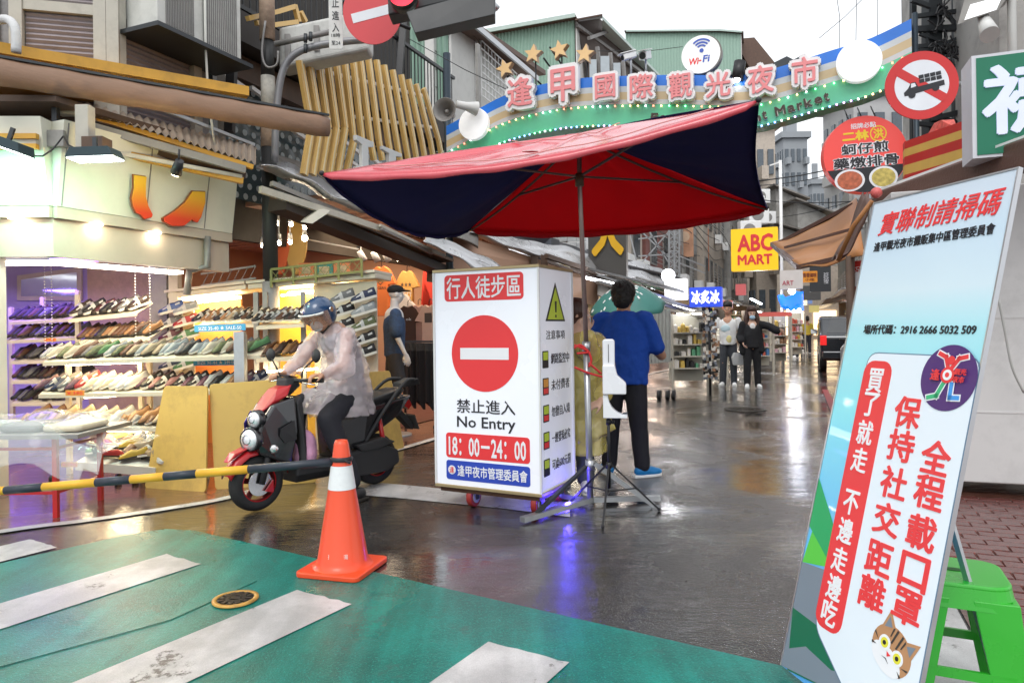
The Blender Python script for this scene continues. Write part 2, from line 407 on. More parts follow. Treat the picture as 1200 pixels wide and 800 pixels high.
for v in range(3):
 b=MB();j=lambda:random.uniform(-.004,.004)
 w,L=BW/2-.004,BL/2-.004
 ring=[(-L,-w),(-L*.3,-w-.006),(L*.3,-w+.006),(L,-w),(L,w),(L*.3,w+.006),(-L*.3,w-.006),(-L,w)]
 lo=[(x+j(),y+j(),0) for x,y in ring];hi=[(x*.96,y*.93,.012+j()*.4) for x,y,_ in lo]
 b.add(lo+hi,[tuple(range(8,16))]+[(i,(i+1)%8,8+(i+1)%8,8+i) for i in range(8)])
 paver.append(b.mesh('brick',brickm))
cnt=0
for i in range(34):
 s=2.75+i*BW
 for k in range(10):
  t=.76+k*BL+(i%2)*BL/2
  if t>2.35 or cnt>=295:continue
  p=St(t,s,.005)
  if p.x/p.y<.58 or p.x/p.y>.80:continue
  o=bpy.data.objects.new('brick',random.choice(paver));COL.objects.link(o);o.parent=rpav
  o.location=p;o.rotation_euler=(random.uniform(-.01,.01),random.uniform(-.01,.01),-ANG+random.uniform(-.02,.02));cnt+=1
def drain(loc,r,label,yellow):
 t=thing('manhole_cover',label,'manhole cover',loc)
 m1=mat('yellow_paint',(.55,.30,.06),.4,var=.25,scale=20,dirt=.9);m2=mat('cast_iron',(.05,.045,.04),.35,.7,var=.4,scale=30)
 MB().lathe([(r*1.12,.004),(r*1.12,.012),(r*.9,.013),(r*.9,.009)],36).build('rim',m1 if yellow else m2,t)
 b=MB().lathe([(0,.009),(r*.88,.009)],36);b.build('lid',m2,t)
 b=MB()
 for k in range(12):
  a=2*PI*k/12
  b.bar((math.cos(a)*r*.3,math.sin(a)*r*.3,.011),(math.cos(a)*r*.82,math.sin(a)*r*.82,.011),.022,.006)
 b.lathe([(r*.5,.009),(r*.5,.014),(r*.56,.014),(r*.56,.009)],30)
 b.bar((-r*.25,0,.011),(r*.25,0,.011),.03,.006)
 b.build('rib',m2,t)
drain(G(276,703,.005),.095,'small round manhole cover with worn yellow rim on the green crosswalk',True)
drain(G(873,480,.002),.28,'dark round manhole cover in the wet asphalt before the couple',False)
# foreground things
# traffic cone
red_or=mat('cone_orange',(.80,.075,.02),.38,var=.06,scale=9,coat=.3)
def cone():
 c=G(402,667);t=thing('traffic_cone','orange traffic cone with a white band holding the end of the striped pole','traffic cone',(c.x,c.y,.004),RAD(-16))
 b=MB();w=.185
 b.prism([(x,y,0) for x,y in rrect(-w,-w,w,w,.035)],(0,0,.028));b.build('base',red_or,t,bevel=.006)
 H=.70;r0,r1=.135,.036;f=lambda z:r0+(r1-r0)*z/H
 MB().lathe([(r0+.03,.026),(r0+.012,.036),(r0,.06),(f(.44),.44)],40).build('body',red_or,t)
 MB().lathe([(f(.44)+.002,.44),(f(.565)+.002,.565)],40).build('reflective_band',mat('reflective_white',(.75,.76,.76),.3,var=.08,scale=40),t)
 MB().lathe([(f(.565),.565),(f(.68),.68),(r1-.004,.70),(.016,.70),(.014,.66)],40).build('tip',red_or,t)
 MB().lathe([(f(.60)+.008,.588),(f(.60)+.012,.6),(f(.6)+.004,.612)],24).build('rubber_ring',black,t)
 fr=Frame((-.06,-r0+.005,.08),(1,.25,0),(0,.16,1))
 fr=Frame(MW[t.name]@fr.o,MW[t.name].to_3x3()@fr.ex,MW[t.name].to_3x3()@fr.ey)
 text('臺中市警察局',fr,.045,.01,.15,.035,mat('faded_white_print',(.8,.75,.7),.5),t,n0=.012,ext=.001)
 return t
cone()
# yellow and black barrier pole
def pole():
 a,b=P(391,541,3.79),P(-95,583,3.86)
 t=thing('barrier_pole','yellow and black striped pole stretched from the cone across the kerb','barrier pole',b)
 cuts=[391,336,312+0,293,233,195,156,115,53,8,-40,-95]
 cuts=[391,293,233,195,156,115,53,8,-40,-95]
 ym,bm=mat('pole_yellow',(.78,.42,.03),.35,var=.1,scale=20),mat('pole_navy',(.025,.032,.045),.35,var=.2)
 order=[bm,ym,bm,ym,bm,ym,bm,ym,bm]
 for i in range(9):
  f0,f1=(391-cuts[i])/486,(391-cuts[i+1])/486
  p,q=a.lerp(b,f0),a.lerp(b,f1)
  MB().cyl(p,q,.0235,n=16).build('band',order[i],t,True)
 MB().tube([a,a+V((.05,-.03,.02)),a+V((.1,-.04,.0))],.007,6).build('tie_cord',black,t,True)
pole()
# lit "no entry" box on wheels
def print_mat(n,c,es=.0):return mat(n,c,.4,var=.02,emis=c if es else None,es=es)
pred=print_mat('print_red',(.78,.045,.05));pwhite=print_mat('print_white',(.82,.83,.86));pblue=print_mat('print_blue',(.03,.07,.45));pblack=print_mat('print_black',(.02,.02,.025))
pyel=print_mat('print_yellow',(.75,.7,.05));lime=print_mat('print_lime',(.5,.62,.05))
boxskin=mat('lightbox_film',(.80,.82,.87),.25,var=.025,scale=2.5,emis=(.82,.86,1.0),es=.12,coat=.4)
alum=mat('brass_anodised_frame',(.42,.33,.18),.35,.5,var=.15,scale=15)
def noentry():
 N=G(638,612);Yn=4.75
 n0=P(635,583,Yn);zb=n0 .z
 Rc=P(670,562,Yn*1.125);Lc=P(510,572,Yn*1.085)
 ex=V((n0 .x-Lc.x,n0 .y-Lc.y,0));W=ex.length;ex.normalize();ed=V((-ex.y,ex.x,0));D=.60
 H=P(634,309,Yn).z-zb
 base=n0-ex*W;base.z=0
 t=thing('lightbox_sign','tall white wheeled light box with a red no entry disc and Chinese notices','sign',base,math.atan2(ex.y,ex.x))
 z0,z1=zb,zb+H
 MB().box(.012,W-.012,.012,D-.012,z0+.02,z1-.02).build('cabinet',boxskin,t)
 r=.022
 for z in (z0,z1-r):
  for q in ((0,W,0,r),(0,W,D-r,D),(0,r,r+.001,D-r-.001),(W-r,W,r+.001,D-r-.001)):MB().box(*q,z,z+r).build('frame_rail',alum,t,bevel=.003)
 b=MB()
 for x in (0,W-.014):
  b.box(x,x+.014,.0,.012,z0+r,z1-r)
 b.box(W-.014,W,D-.014,D,z0+r,z1-r);b.box(0,.014,D-.014,D,z0+r,z1-r);b.build('corner_strip',mat('white_strip',(.7,.7,.7),.3),t)
 ey=V((0,0,1));Fw=Frame(base+V((0,0,z0))-ed*-.012,ex,ey)
 def u(a):return .03+a*(W-.06)
 def v(a):return H*(1-a)
 L=lambda p,nm,m,a=.001,c=.0025:Fw.flat(p,a,c,nm,m,t)
 L(rrect(u(.085),v(.148),u(.885),v(.028),.03),'red_banner',pred)
 text('行人徒步區',Fw,u(.11),v(.138),u(.86),v(.038),pwhite,t,n0=.003,off=.012)
 L(circ(u(.49),v(.385),.272,56),'no_entry_disc',pred)
 L([(u(.245),v(.412)),(u(.735),v(.412)),(u(.735),v(.36)),(u(.245),v(.36))],'no_entry_bar',pwhite,.003,.004)
 text('禁止進入',Fw,u(.20),v(.655),u(.79),v(.592),pblack,t,n0=.0015,off=.008)
 text('No Entry',Fw,u(.20),v(.735),u(.79),v(.67),pblack,t,n0=.0015,off=.012)
 L(rrect(u(.08),v(.862),u(.925),v(.748),.025),'red_banner',pred)
 text('18：00－24：00',Fw,u(.11),v(.85),u(.89),v(.765),pwhite,t,n0=.003,off=.02)
 L(rrect(u(.08),v(.962),u(.925),v(.874),.02),'blue_banner',pblue)
 L(circ(u(.14),v(.918),.032,24),'badge',pwhite,.003,.004)
 text('逢',Fw,u(.115),v(.932),u(.165),v(.903),pred,t,n0=.0045)
 text('逢甲夜市管理委員會',Fw,u(.20),v(.944),u(.90),v(.893),pwhite,t,n0=.003,off=.012)
 Fs=Frame(base+ex*W+V((0,0,z0))-ex*.012,ed,ey)
 def us(a):return .03+a*(D-.06)
 S=lambda p,nm,m,a=.001,c=.0025:Fs.flat(p,a,c,nm,m,t)
 S([(us(.17),v(.245)),(us(.80),v(.245)),(us(.485),v(.07))],'warning_triangle',pblack)
 S([(us(.23),v(.237)),(us(.74),v(.237)),(us(.485),v(.093))],'warning_triangle_face',lime,.003,.004)
 S([(us(.455),v(.155)),(us(.515),v(.155)),(us(.505),v(.205)),(us(.465),v(.205))],'exclamation_mark',pblack,.0045,.005)
 S(circ(us(.485),v(.222),.012,12),'exclamation_dot',pblack,.0045,.005)
 text('注意事項',Fs,us(.18),v(.325),us(.78),v(.285),pblack,t,n0=.0015)
 for k,(s,c2) in enumerate((('網路監控中',pblack),('未付費者',pred),('勿擅自入境',pred),('一經發現必究',pred),('可處600元罰',pblack))):
  y=.41+k*.118
  S(rrect(us(.06),v(y+.04),us(.24),v(y-.035),.008),'notice_icon',pblack)
  S(rrect(us(.08),v(y+.005),us(.22),v(y-.03),.006),'notice_icon_face',lime if k!=1 else print_mat('print_orange',(.7,.3,.05)),.003,.004)
  S(rrect(us(.08),v(y+.034),us(.22),v(y+.01),.004),'notice_icon_foot',c2,.003,.004)
  text(s,Fs,us(.32),v(y+.025),us(.92),v(y-.022),pblack,t,n0=.0015)
 b=MB();b.box(.03,W-.03,.03,.07,z0-.035,z0-.002);b.box(.03,W-.03,D-.07,D-.03,z0-.035,z0-.002)
 b.box(.03,.07,.07,D-.07,z0-.035,z0-.002);b.box(W-.07,W-.03,.07,D-.07,z0-.035,z0-.002)
 b.build('chassis',mat('rusty_steel',(.10,.05,.03),.6,.4,var=.4),t)
 rt,rg=mat('caster_red',(.30,.03,.025),.4),mat('caster_grey',(.35,.36,.4),.4)
 for x,y in ((.27,.10),(W-.08,.10),(.27,D-.1),(W-.1,D-.1)):
  cx=x;R=.078
  g=MB().cyl((cx-.022,y,R),(cx+.022,y,R),R,n=24);w=g.build('wheel',rt,t,bevel=.008)
  MB().cyl((cx+.020,y,R),(cx+.028,y,R),R*.62,n=20).build('hub',rg,w)
  b=MB();b.box(cx-.034,cx-.028,y-.02,y+.02,R-.02,z0-.034);b.box(cx+.032,cx+.038,y-.02,y+.02,R-.02,z0-.034);b.box(cx-.028,cx+.032,y-.02,y+.02,z0-.045,z0-.034)
  b.build('fork',dsteel,t)
 lm=mat('blue_led',(.1,.1,1),.3,emis=(.06,.05,1.0),es=22)
 lp=base+ex*(W-.06)+ed*.30+V((0,0,z0-.05))
 MB().cyl((W-.14,.30,z0-.06),(W-.14,.30,z0-.036),.02,n=12).build('blue_lamp',lm,t)
 point(t,lp+ex*.12-V((0,0,.02)),3,(.08,.05,1),.02)
noentry()
# big umbrella on its tripod base
def umbrella():
 foot=P(692,580,5.05);foot.z=0
 t=thing('market_umbrella','large tilted market umbrella with navy side panels and a red rear panel','umbrella',foot)
 navy=mat('umbrella_navy_cloth',(.016,.016,.095),.75,var=.2,scale=3,bump=.15,bscale=300,cloth=.3)
 redc=mat('umbrella_red_cloth',(.58,.012,.025),.7,var=.12,scale=2,bump=.15,bscale=300,cloth=.55)
 pinkc=mat('faded_wet_red_cloth',(.56,.055,.075),.25,var=.22,scale=2.2,bump=.6,bscale=7,coat=.6,stretch=(1,4,1),dirt=.25)
 NL,NR,FR,FL=P(377,203,4.55),P(889,117,3.95),P(899,243,5.9),P(551,268,6.3)
 hub=P(679,156,5.08)
 runner=P(679,207,5.06)
 def edge_sag(A,B,sag,push):
  def f(u):
   p=A.lerp(B,u);k=4*u*(1-u)
   c=(hub-p);c.z=0;c.normalize()
   return p+c*push*k-V((0,0,sag*k))
  return f
 def panel(A,B,sag,push,m,name,valance=.0,lift=.0):
  e=edge_sag(A,B,sag,push)
  def fn(u,v):
   q=e(u);p=hub.lerp(q,v)
   belly=math.sin(PI*v)*math.sin(PI*u)*lift
   w=.02*math.sin(u*21+v*3)*v*(1-v)*2+.012*math.sin(u*47)*v*(1-v)
   return p+V((0,0,-belly+w))
  b=MB();nu,nv=36,20
  b.grid(fn,nu,nv);o=b.build(name,m,t,True)
  so=o.modifiers.new('thick','SOLIDIFY');so.thickness=.003
  return e
 e1=panel(NL,NR,.12,.03,pinkc,'front_panel',lift=.0)
 e2=panel(NR,FR,.03,.05,navy,'side_panel',lift=.06)
 e3=panel(FR,FL,.10,.0,redc,'rear_panel',lift=.05)
 e4=panel(FL,NL,.19,.0,navy,'side_panel',lift=.06)
 for v_ in (.30,.86):
  pts=[hub.lerp(e1(k/30),v_)+V((0,0,.014+.02*math.sin(k/30*21+v_*3)*v_*(1-v_)*2+.012*math.sin(k/30*47)*v_*(1-v_))) for k in range(1,30)]
  MB().tube(pts,.004,5).build('seam',mat('seam_pale',(.6,.3,.28),.6),t,True)
 MB().prism([hub.lerp(e1(.47),.80)+V((x,y,.02)) for x,y in ((-.05,0),(.0,.02),(.05,.01),(.06,-.02),(0,-.03),(-.04,-.02))],(0,0,.004)).build('torn_patch',mat('torn_lining',(.6,.55,.52),.7,var=.4,scale=40),t,True)
 for e,m,dz in ((e1,pinkc,.045),(e2,navy,.03),(e3,redc,.05),(e4,navy,.03)):
  b=MB();b.grid(lambda u,v:e(u)+V((0,0,-dz*v*(1 if 0.02<u<.98 else .3)+.005*math.sin(40*u)*v)),40,2)
  o=b.build('hem',m,t,True);so=o.modifiers.new('thick','SOLIDIFY');so.thickness=.003
 ribm=mat('umbrella_rib_steel',(.16,.11,.10),.45,.5,var=.2)
 for C in (NL,NR,FR,FL):
  h0=hub-V((0,0,.03));c2=C-V((0,0,.02));b=MB()
  pts=[h0 .lerp(c2,k/6)-V((0,0,.06*math.sin(PI*k/6)*.8)) for k in range(7)]
  b.tube(pts,.009,6);r=b.build('rib',ribm,t,True)
  MB().bar(runner,pts[3],.02,.012).build('strut',ribm,t,True)
  MB().sph(C,.018,8,6).build('tip',black,t,True)
 pm=mat('umbrella_pole_steel',(.30,.22,.20),.35,.6,var=.25,scale=12)
 top=hub;j=P(687,405,5.05);lo=foot+V((0,0,.03))
 MB().tube([top,runner,j],.017,14).build('upper_pole',pm,t,True)
 MB().tube([j+V((0,0,.02)),lo],.023,14).build('lower_pole',steel,t,True)
 MB().cyl(runner-V((0,0,.07)),runner+V((0,0,.02)),.032,n=14).build('runner',mat('brown_plastic',(.12,.07,.04),.5),t,True)
 MB().cyl(j-V((0,0,.04)),j+V((0,0,.03)),.03,n=14).build('clamp',steel,t,True)
 fl=P(766,597,5.0);fl.z=.02
 a0=foot+V((.03,0,.30))
 MB().bar(a0+V((.0,-.03,.02)),fl,.05,.03).build('brace',steel,t,True)
 far=G(600,590);
 MB().bar(foot+V((0,0,.055)),V((foot.x-.5,foot.y-.42,.03)),.05,.035).build('foot_bar',steel,t,True)
 MB().bar(foot+V((.02,.04,.045)),V((foot.x+.52,foot.y+.12,.03)),.05,.035).build('foot_bar',steel,t,True)
 MB().bar(foot+V((-.02,.04,.045)),V((foot.x-.45,foot.y+.45,.03)),.05,.035).build('foot_bar',steel,t,True)
 MB().bar(V((foot.x-.4,foot.y-.33,.05)),foot+V((-.02,0,.3)),.03,.02).build('brace',dsteel,t,True)
 MB().cyl(foot+V((0,0,.27)),foot+V((0,0,.34)),.035,n=12).build('collar',steel,t,True)
umbrella()
# white thermometer dispenser on a black tripod
def thermo():
 c=P(714,560,4.85);c.z=0
 t=thing('thermometer_stand','white wall thermometer and sanitiser dispenser on a slim black tripod','dispenser stand',c,RAD(-10))
 bp=mat('tripod_black',(.02,.02,.022),.35,.3)
 zt=P(712,470,4.85).z
 MB().cyl((0,0,.18),(0,0,zt),.011,n=10).build('pole',bp,t)
 MB().cyl((0,0,.32),(0,0,.36),.02,n=10).build('collar',bp,t)
 MB().cyl((0,0,.62),(0,0,.66),.018,n=10).build('collar',bp,t)
 MB().sph((.028,0,.64),(.016,.01,.016),8,6).build('knob',bp,t)
 for a in (20,150,265):
  x,y=math.cos(RAD(a)),math.sin(RAD(a))
  l=MB().bar((x*.02,y*.02,.34),(x*.36,y*.36,.012),.014,.012).build('leg',bp,t)
  MB().bar((0,0,.16),(x*.19,y*.19,.17),.01,.008).build('leg_brace',bp,t)
  MB().sph((x*.36,y*.36,.014),.014,8,6).build('rubber_foot',bp,l)
 wp=mat('dispenser_white',(.78,.79,.82),.25,var=.02,coat=.5)
 z0,z1,zz=P(712,461,4.85).z,P(712,397,4.85).z,P(712,438,4.85).z
 b=MB();b.prism([(x,-.055,z) for x,z in rrect(-.032,z0+.10,.05,z1,.02)],(0,.07,0));b.build('upper_body',wp,t,bevel=.008)
 b=MB();b.prism([(-.034,-.07,z0),(.125,-.07,z0),(.125,-.07,z0+.075),(.10,-.07,z0+.10),(.065,-.07,z0+.13),(.05,-.07,z0+.2),(-.034,-.07,z0+.2)],(0,.10,0));b.build('sensor_head',wp,t,bevel=.008)
 prof=[(-.034,z0-.005),(.0,z0-.005)]+[(.115-.115*math.cos(RAD(a)),z0-.005-.135*math.sin(RAD(a))) for a in range(10,81,14)]+[(.13,z0-.14),(.13,z0-.165),(-.034,z0-.165)]
 b=MB();b.prism([(x,-.05,z) for x,z in prof],(0,.08,0));b.build('drip_arm',wp,t,bevel=.005)
 MB().box(.006,.010,-.058,-.054,z1-.16,z1-.035).build('slot',pblack,t)
 MB().box(.1255,.128,-.06,-.01,z0+.015,z0+.055).build('sensor_window',pblack,t)
 MB().box(.10,.135,-.04,.0,z0-.134,z0-.128).build('drip_tray',pblack,t)
thermo()
# leaning health notice board on the right
def standee():
 Y=2.70;e=V((.213,-.977,.0)).normalized();up=V((.222,.11,.97))
 TL=P(1025,239,Y);up=(up-e*up.dot(e)).normalized();n=e.cross(up)
 W=.60
 Lh=TL.z/up.z-.03
 o=TL-up*Lh
 fr=Frame(o,e,up)
 M=Matrix(((e.x,up.x,n.x,o.x),(e.y,up.y,n.y,o.y),(e.z,up.z,n.z,o.z),(0,0,0,1)))
 t=thing('notice_board','tall leaning notice board about masks and distancing with a cartoon leopard cat','notice board',M=M)
 H=Lh
 film=mat('board_film',(.74,.82,.88),.28,var=.02,coat=.5)
 gm=bpy.data.materials.new('board_sky_print');gm.use_nodes=True
 nn,ll=gm.node_tree.nodes,gm.node_tree.links;bs=nn['Principled BSDF']
 tc=nn.new('ShaderNodeTexCoord');sp=nn.new('ShaderNodeSeparateXYZ');ll.new(tc.outputs['Object'],sp.inputs[0])
 mr=nn.new('ShaderNodeMapRange');mr.inputs[2].default_value=H;ll.new(sp.outputs[1],mr.inputs[0])
 cr=nn.new('ShaderNodeValToRGB');ll.new(mr.outputs[0],cr.inputs[0])
 el=cr.color_ramp.elements
 el[0].position=.0;el[0].color=(.08,.35,.75,1);el[1].position=1;el[1].color=(.62,.70,.80,1)
 for p,c in ((.3,(.14,.50,.85,1)),(.55,(.22,.72,.82,1)),(.72,(.42,.78,.86,1)),(.8,(.66,.80,.88,1)),(.9,(.60,.74,.86,1))):
  x=el.new(p);x.color=c
 ll.new(cr.outputs[0],bs.inputs['Base Color']);bs.inputs['Roughness'].default_value=.3;bs.inputs['Coat Weight'].default_value=.4
 MB().box(0,W,0,H,-.012,0).build('board',gm,t)
 b=MB();b.box(-.006,-.0005,0,H,-.014,.003);b.box(W+.0005,W+.006,0,H,-.014,.003);b.box(-.006,W+.006,H+.0005,H+.006,-.014,.003);b.build('edge_trim',mat('aluminium_trim',(.55,.56,.58),.3,.8),t)
 MB().bar((W*.55,H*.62,-.02),(W*.95,.02,-.45),.02,.012).build('back_prop',steel,t)
 MB().bar((W*.2,H*.62,-.02),(W*.2,.02,-.45),.02,.012).build('back_prop',steel,t)
 hx=fr.hit
 def flat(pix,nm,m,a,c):return fr.flat([hx(*p) for p in pix],a,c,nm,m,t)
 g1=print_mat('print_hill_green',(.02,.36,.12));g2=print_mat('print_deep_green',(.005,.14,.07));g3=print_mat('print_grass_green',(.10,.55,.06));gr=print_mat('print_road_grey',(.19,.23,.28))
 def clipx(pts):return [(min(W-.001,max(.001,x)),min(H-.001,max(.001,y))) for x,y in pts]
 def flc(pix,nm,m,a,c):return fr.flat(clipx([hx(*p) for p in pix]),a,c,nm,m,t)
 flc([(960,598),(968,618),(975,665),(950,660),(935,655)],'hill_print',g3,.001,.0015)
 flc([(960,560),(985,640),(970,655),(940,612)],'hill_print',g1,.0016,.002)
 flc([(935,655),(975,670),(966,760),(900,760)],'road_print',gr,.0021,.0025)
 flc([(920,705),(975,745),(1030,778),(1130,800),(1130,900),(900,900)],'hill_print',g2,.0026,.003)
 flc([(900,745),(945,757),(975,785),(1030,796),(1130,838),(1130,900),(880,900)],'road_print',gr,.0031,.0035)
 flc([(1104,655),(1130,668),(1150,668),(1130,900),(1060,900)],'hill_print',g1,.0036,.004)
 o_,i_=rrect(0,0,1,1,.1),None
 A=[hx(*p) for p in ((1026,413),(1141,413),(1083,820),(955,729))]
 A=[(.075,hx(1026,413)[1]),(W-.085,hx(1026,413)[1]+.0),(W-.085,.06),(.075,.28)]
 def roundpoly(p,r,k=5):
  out=[];n_=len(p)
  for i in range(n_):
   a,c,d=V(p[i-1]),V(p[i]),V(p[(i+1)%n_]);u,w=(a-c).normalized()*r,(d-c).normalized()*r
   for q in range(k+1):
    s=q/k;out.append(tuple((c+u)*(1-s)**2+c*2*s*(1-s)+(c+w)*s*s))
  return out
 yT=hx(1030,413)[1];xl,xr=hx(990,560)[0],hx(1118,600)[0];yl,yr=hx(958,735)[1],.06
 A=[(xl,yT),(xr,yT),(xr,yr),((xl+xr)*.5,yl-.16),(xl,yl)]
 B=[(xl+.004,yT-.004),(xr-.004,yT-.004),(xr-.004,yr+.004),((xl+xr)*.5,yl-.155),(xl+.004,yl+.004)]
 fr.flat(roundpoly(A,.05),.0041,.0046,'message_outline',print_mat('print_outline',(.12,.2,.3)),t)
 fr.flat(roundpoly(B,.047),.0047,.0052,'message_panel',print_mat('print_pale_white',(.76,.83,.90)),t)
 xa,ya=hx(1013,440);xb=hx(1046,440)[0];yb=hx(975,741)[1]
 fr.flat(rrect(xa,yb,xb,hx(1030,423)[1],.045),.0053,.006,'red_strip',pred,t)
 wds='買了就走　不邊走邊吃';px=[(1028,446),(1021,474),(1015,507),(1009,539),None,(1000,589),(993,622),(987,656),(981,689),(977,720)]
 for ch,p in zip(wds,px):
  if p is None:continue
  x,y=hx(*p);x=(xa+xb)/2
  text(ch,fr,x-.037,y-.043,x+.037,y+.043,pwhite,t,n0=.0062,off=.018)
 for wd,pp in (('保持社交距離',((1062,483),(1056,522),(1049,566),(1040,608),(1034,655),(1027,696))),('全程戴口罩',((1097,536),(1090,577),(1081,624),(1073,670),(1066,712)))):
  wd=wd.replace('戴','載')
  c=[hx(*p) for p in pp];x=sum(q[0] for q in c)/len(c)
  for ch,(_,y) in zip(wd,c):
   text(ch,fr,x-.056,y-.053,x+.056,y+.053,pred,t,n0=.0054,off=.024)
 def line(s,bl,tr,m,off,slant=0):
  a,c=hx(*bl),hx(*tr);text(s,fr,a[0],min(a[1],c[1]),c[0],max(a[1],c[1]),m,t,n0=.001,off=off,slant=slant)
 x0,x1=hx(1031,262)[0],hx(1172,232)[0]
 yb_,yt_=hx(1040,275)[1],hx(1040,249)[1]
 text('實聯制請掃碼',fr,x0,yb_,x1,yt_,pred,t,n0=.001,off=.01,slant=.22)
 yb_,yt_=hx(1100,284)[1],hx(1100,272)[1]
 text('逢甲觀光夜市攤販集中區管理委員會',fr,hx(1025,290)[0],yb_,hx(1167,265)[0],yt_,pblack,t,n0=.001,off=.012)
 yb_,yt_=hx(1080,392)[1],hx(1080,380)[1]
 text('場所代碼：2916 2666 5032 509',fr,hx(1012,390)[0],yb_,hx(1145,385)[0],yt_,pblack,t,n0=.001,off=.016)
 cx,cy=hx(1113,443);r=.105
 pur=print_mat('print_violet',(.075,.025,.16))
 fr.flat(circ(cx,cy,r,48),.0062,.007,'emblem',pur,t)
 def limb(pts,w,m,n):
  for k,(wd,mm) in enumerate(((w+.008,pwhite),(w,m))):
   b=MB()
   for i in range(len(pts)-1):
    p,q=V(pts[i]),V(pts[i+1]);d=(q-p).normalized()*wd/2;s=V((-d.y,d.x))
    b.prism([fr.pt(cx+a.x,cy+a.y,n+k*.0008) for a in (p-d+s,p-d-s,q+d-s,q+d+s)],fr.n*.0005)
   b.build('emblem_limb' if k else 'emblem_outline',mm,t,True)
 limb([(-.045,.075),(-.02,.065),(-.005,.03)],.014,pred,.0072)
 limb([(.055,.068),(.03,.062),(.008,.03)],.014,pred,.0076)
 limb([(-.012,-.02),(-.03,-.06),(-.06,-.068)],.014,print_mat('print_leaf',(.05,.45,.2)),.0080)
 limb([(.02,-.02),(.022,-.062),(.05,-.06)],.014,print_mat('print_sky_blue',(.05,.3,.75)),.0084)
 fr.flat(circ(cx+.003,cy+.055,.014),.0095,.0105,'emblem_head',pred,t)
 for rr_ in (.026,.017,.008):fr.flat(circ(cx,cy+.008,rr_,24),.011+(.026-rr_)*.05,.0114+(.026-rr_)*.05,'emblem_ring',pred if rr_!=.017 else pwhite,t)
 text('逢',fr,cx-.062,cy-.012,cx-.026,cy+.024,pred,t,n0=.0125,off=.02);text('觀光',fr,cx+.026,cy+.01,cx+.07,cy+.03,pred,t,n0=.0125,off=.02);text('夜市',fr,cx+.026,cy-.014,cx+.066,cy+.006,pred,t,n0=.0125,off=.02)
 kx,ky=hx(1046,762);k=.070;ck,sk_=math.cos(-.42),math.sin(-.42)
 tan,dkb=print_mat('print_tan',(.48,.25,.12)),print_mat('print_dark_brown',(.05,.045,.04))
 FL=lambda pts,n,nm,m:fr.flat([(kx+(x*ck-y*sk_)*k,ky+(x*sk_+y*ck)*k) for x,y in pts],n,n+.0005,nm,m,t)
 FL(circ(0,0,1.18,32,1.0),.0054,'cat_head',tan);FL([(-1.0,.35),(-1.02,1.35),(-.3,.85)],.0060,'cat_ear',tan);FL([(1.0,.35),(1.02,1.35),(.3,.85)],.0060,'cat_ear',tan)
 FL([(-.88,.55),(-.88,1.1),(-.5,.8)],.0066,'cat_ear_inside',gr);FL([(.88,.55),(.88,1.1),(.5,.8)],.0066,'cat_ear_inside',gr)
 FL(circ(0,-.5,.95,28,.52),.0062,'cat_muzzle',pwhite)
 for s in (-1,1):
  FL(circ(s*.45,.0,.34,20),.0068,'cat_eye',pwhite);FL(circ(s*.45,.0,.22,20),.0074,'cat_iris',pyel);FL(circ(s*.45,.0,.1,14),.0080,'cat_pupil',pblack)
  FL([(s*.12,.95),(s*.22,.95),(s*.2,.25),(s*.12,.25)],.0070,'cat_stripe',dkb);FL([(s*.35,.9),(s*.43,.85),(s*.38,.45),(s*.33,.45)],.0070,'cat_stripe',dkb)
  FL([(s*.8,-.15),(s*1.15,.05),(s*1.15,-.05)],.0070,'cat_stripe',dkb);FL([(s*.75,-.4),(s*1.05,-.45),(s*1.0,-.55)],.0070,'cat_stripe',dkb)
 FL([(-.14,-.18),(.14,-.18),(0,-.36)],.0075,'cat_nose',pred);FL([(-.25,-.55),(0,-.45),(.25,-.55),(0,-.5)],.0075,'cat_mouth',dkb)
standee()
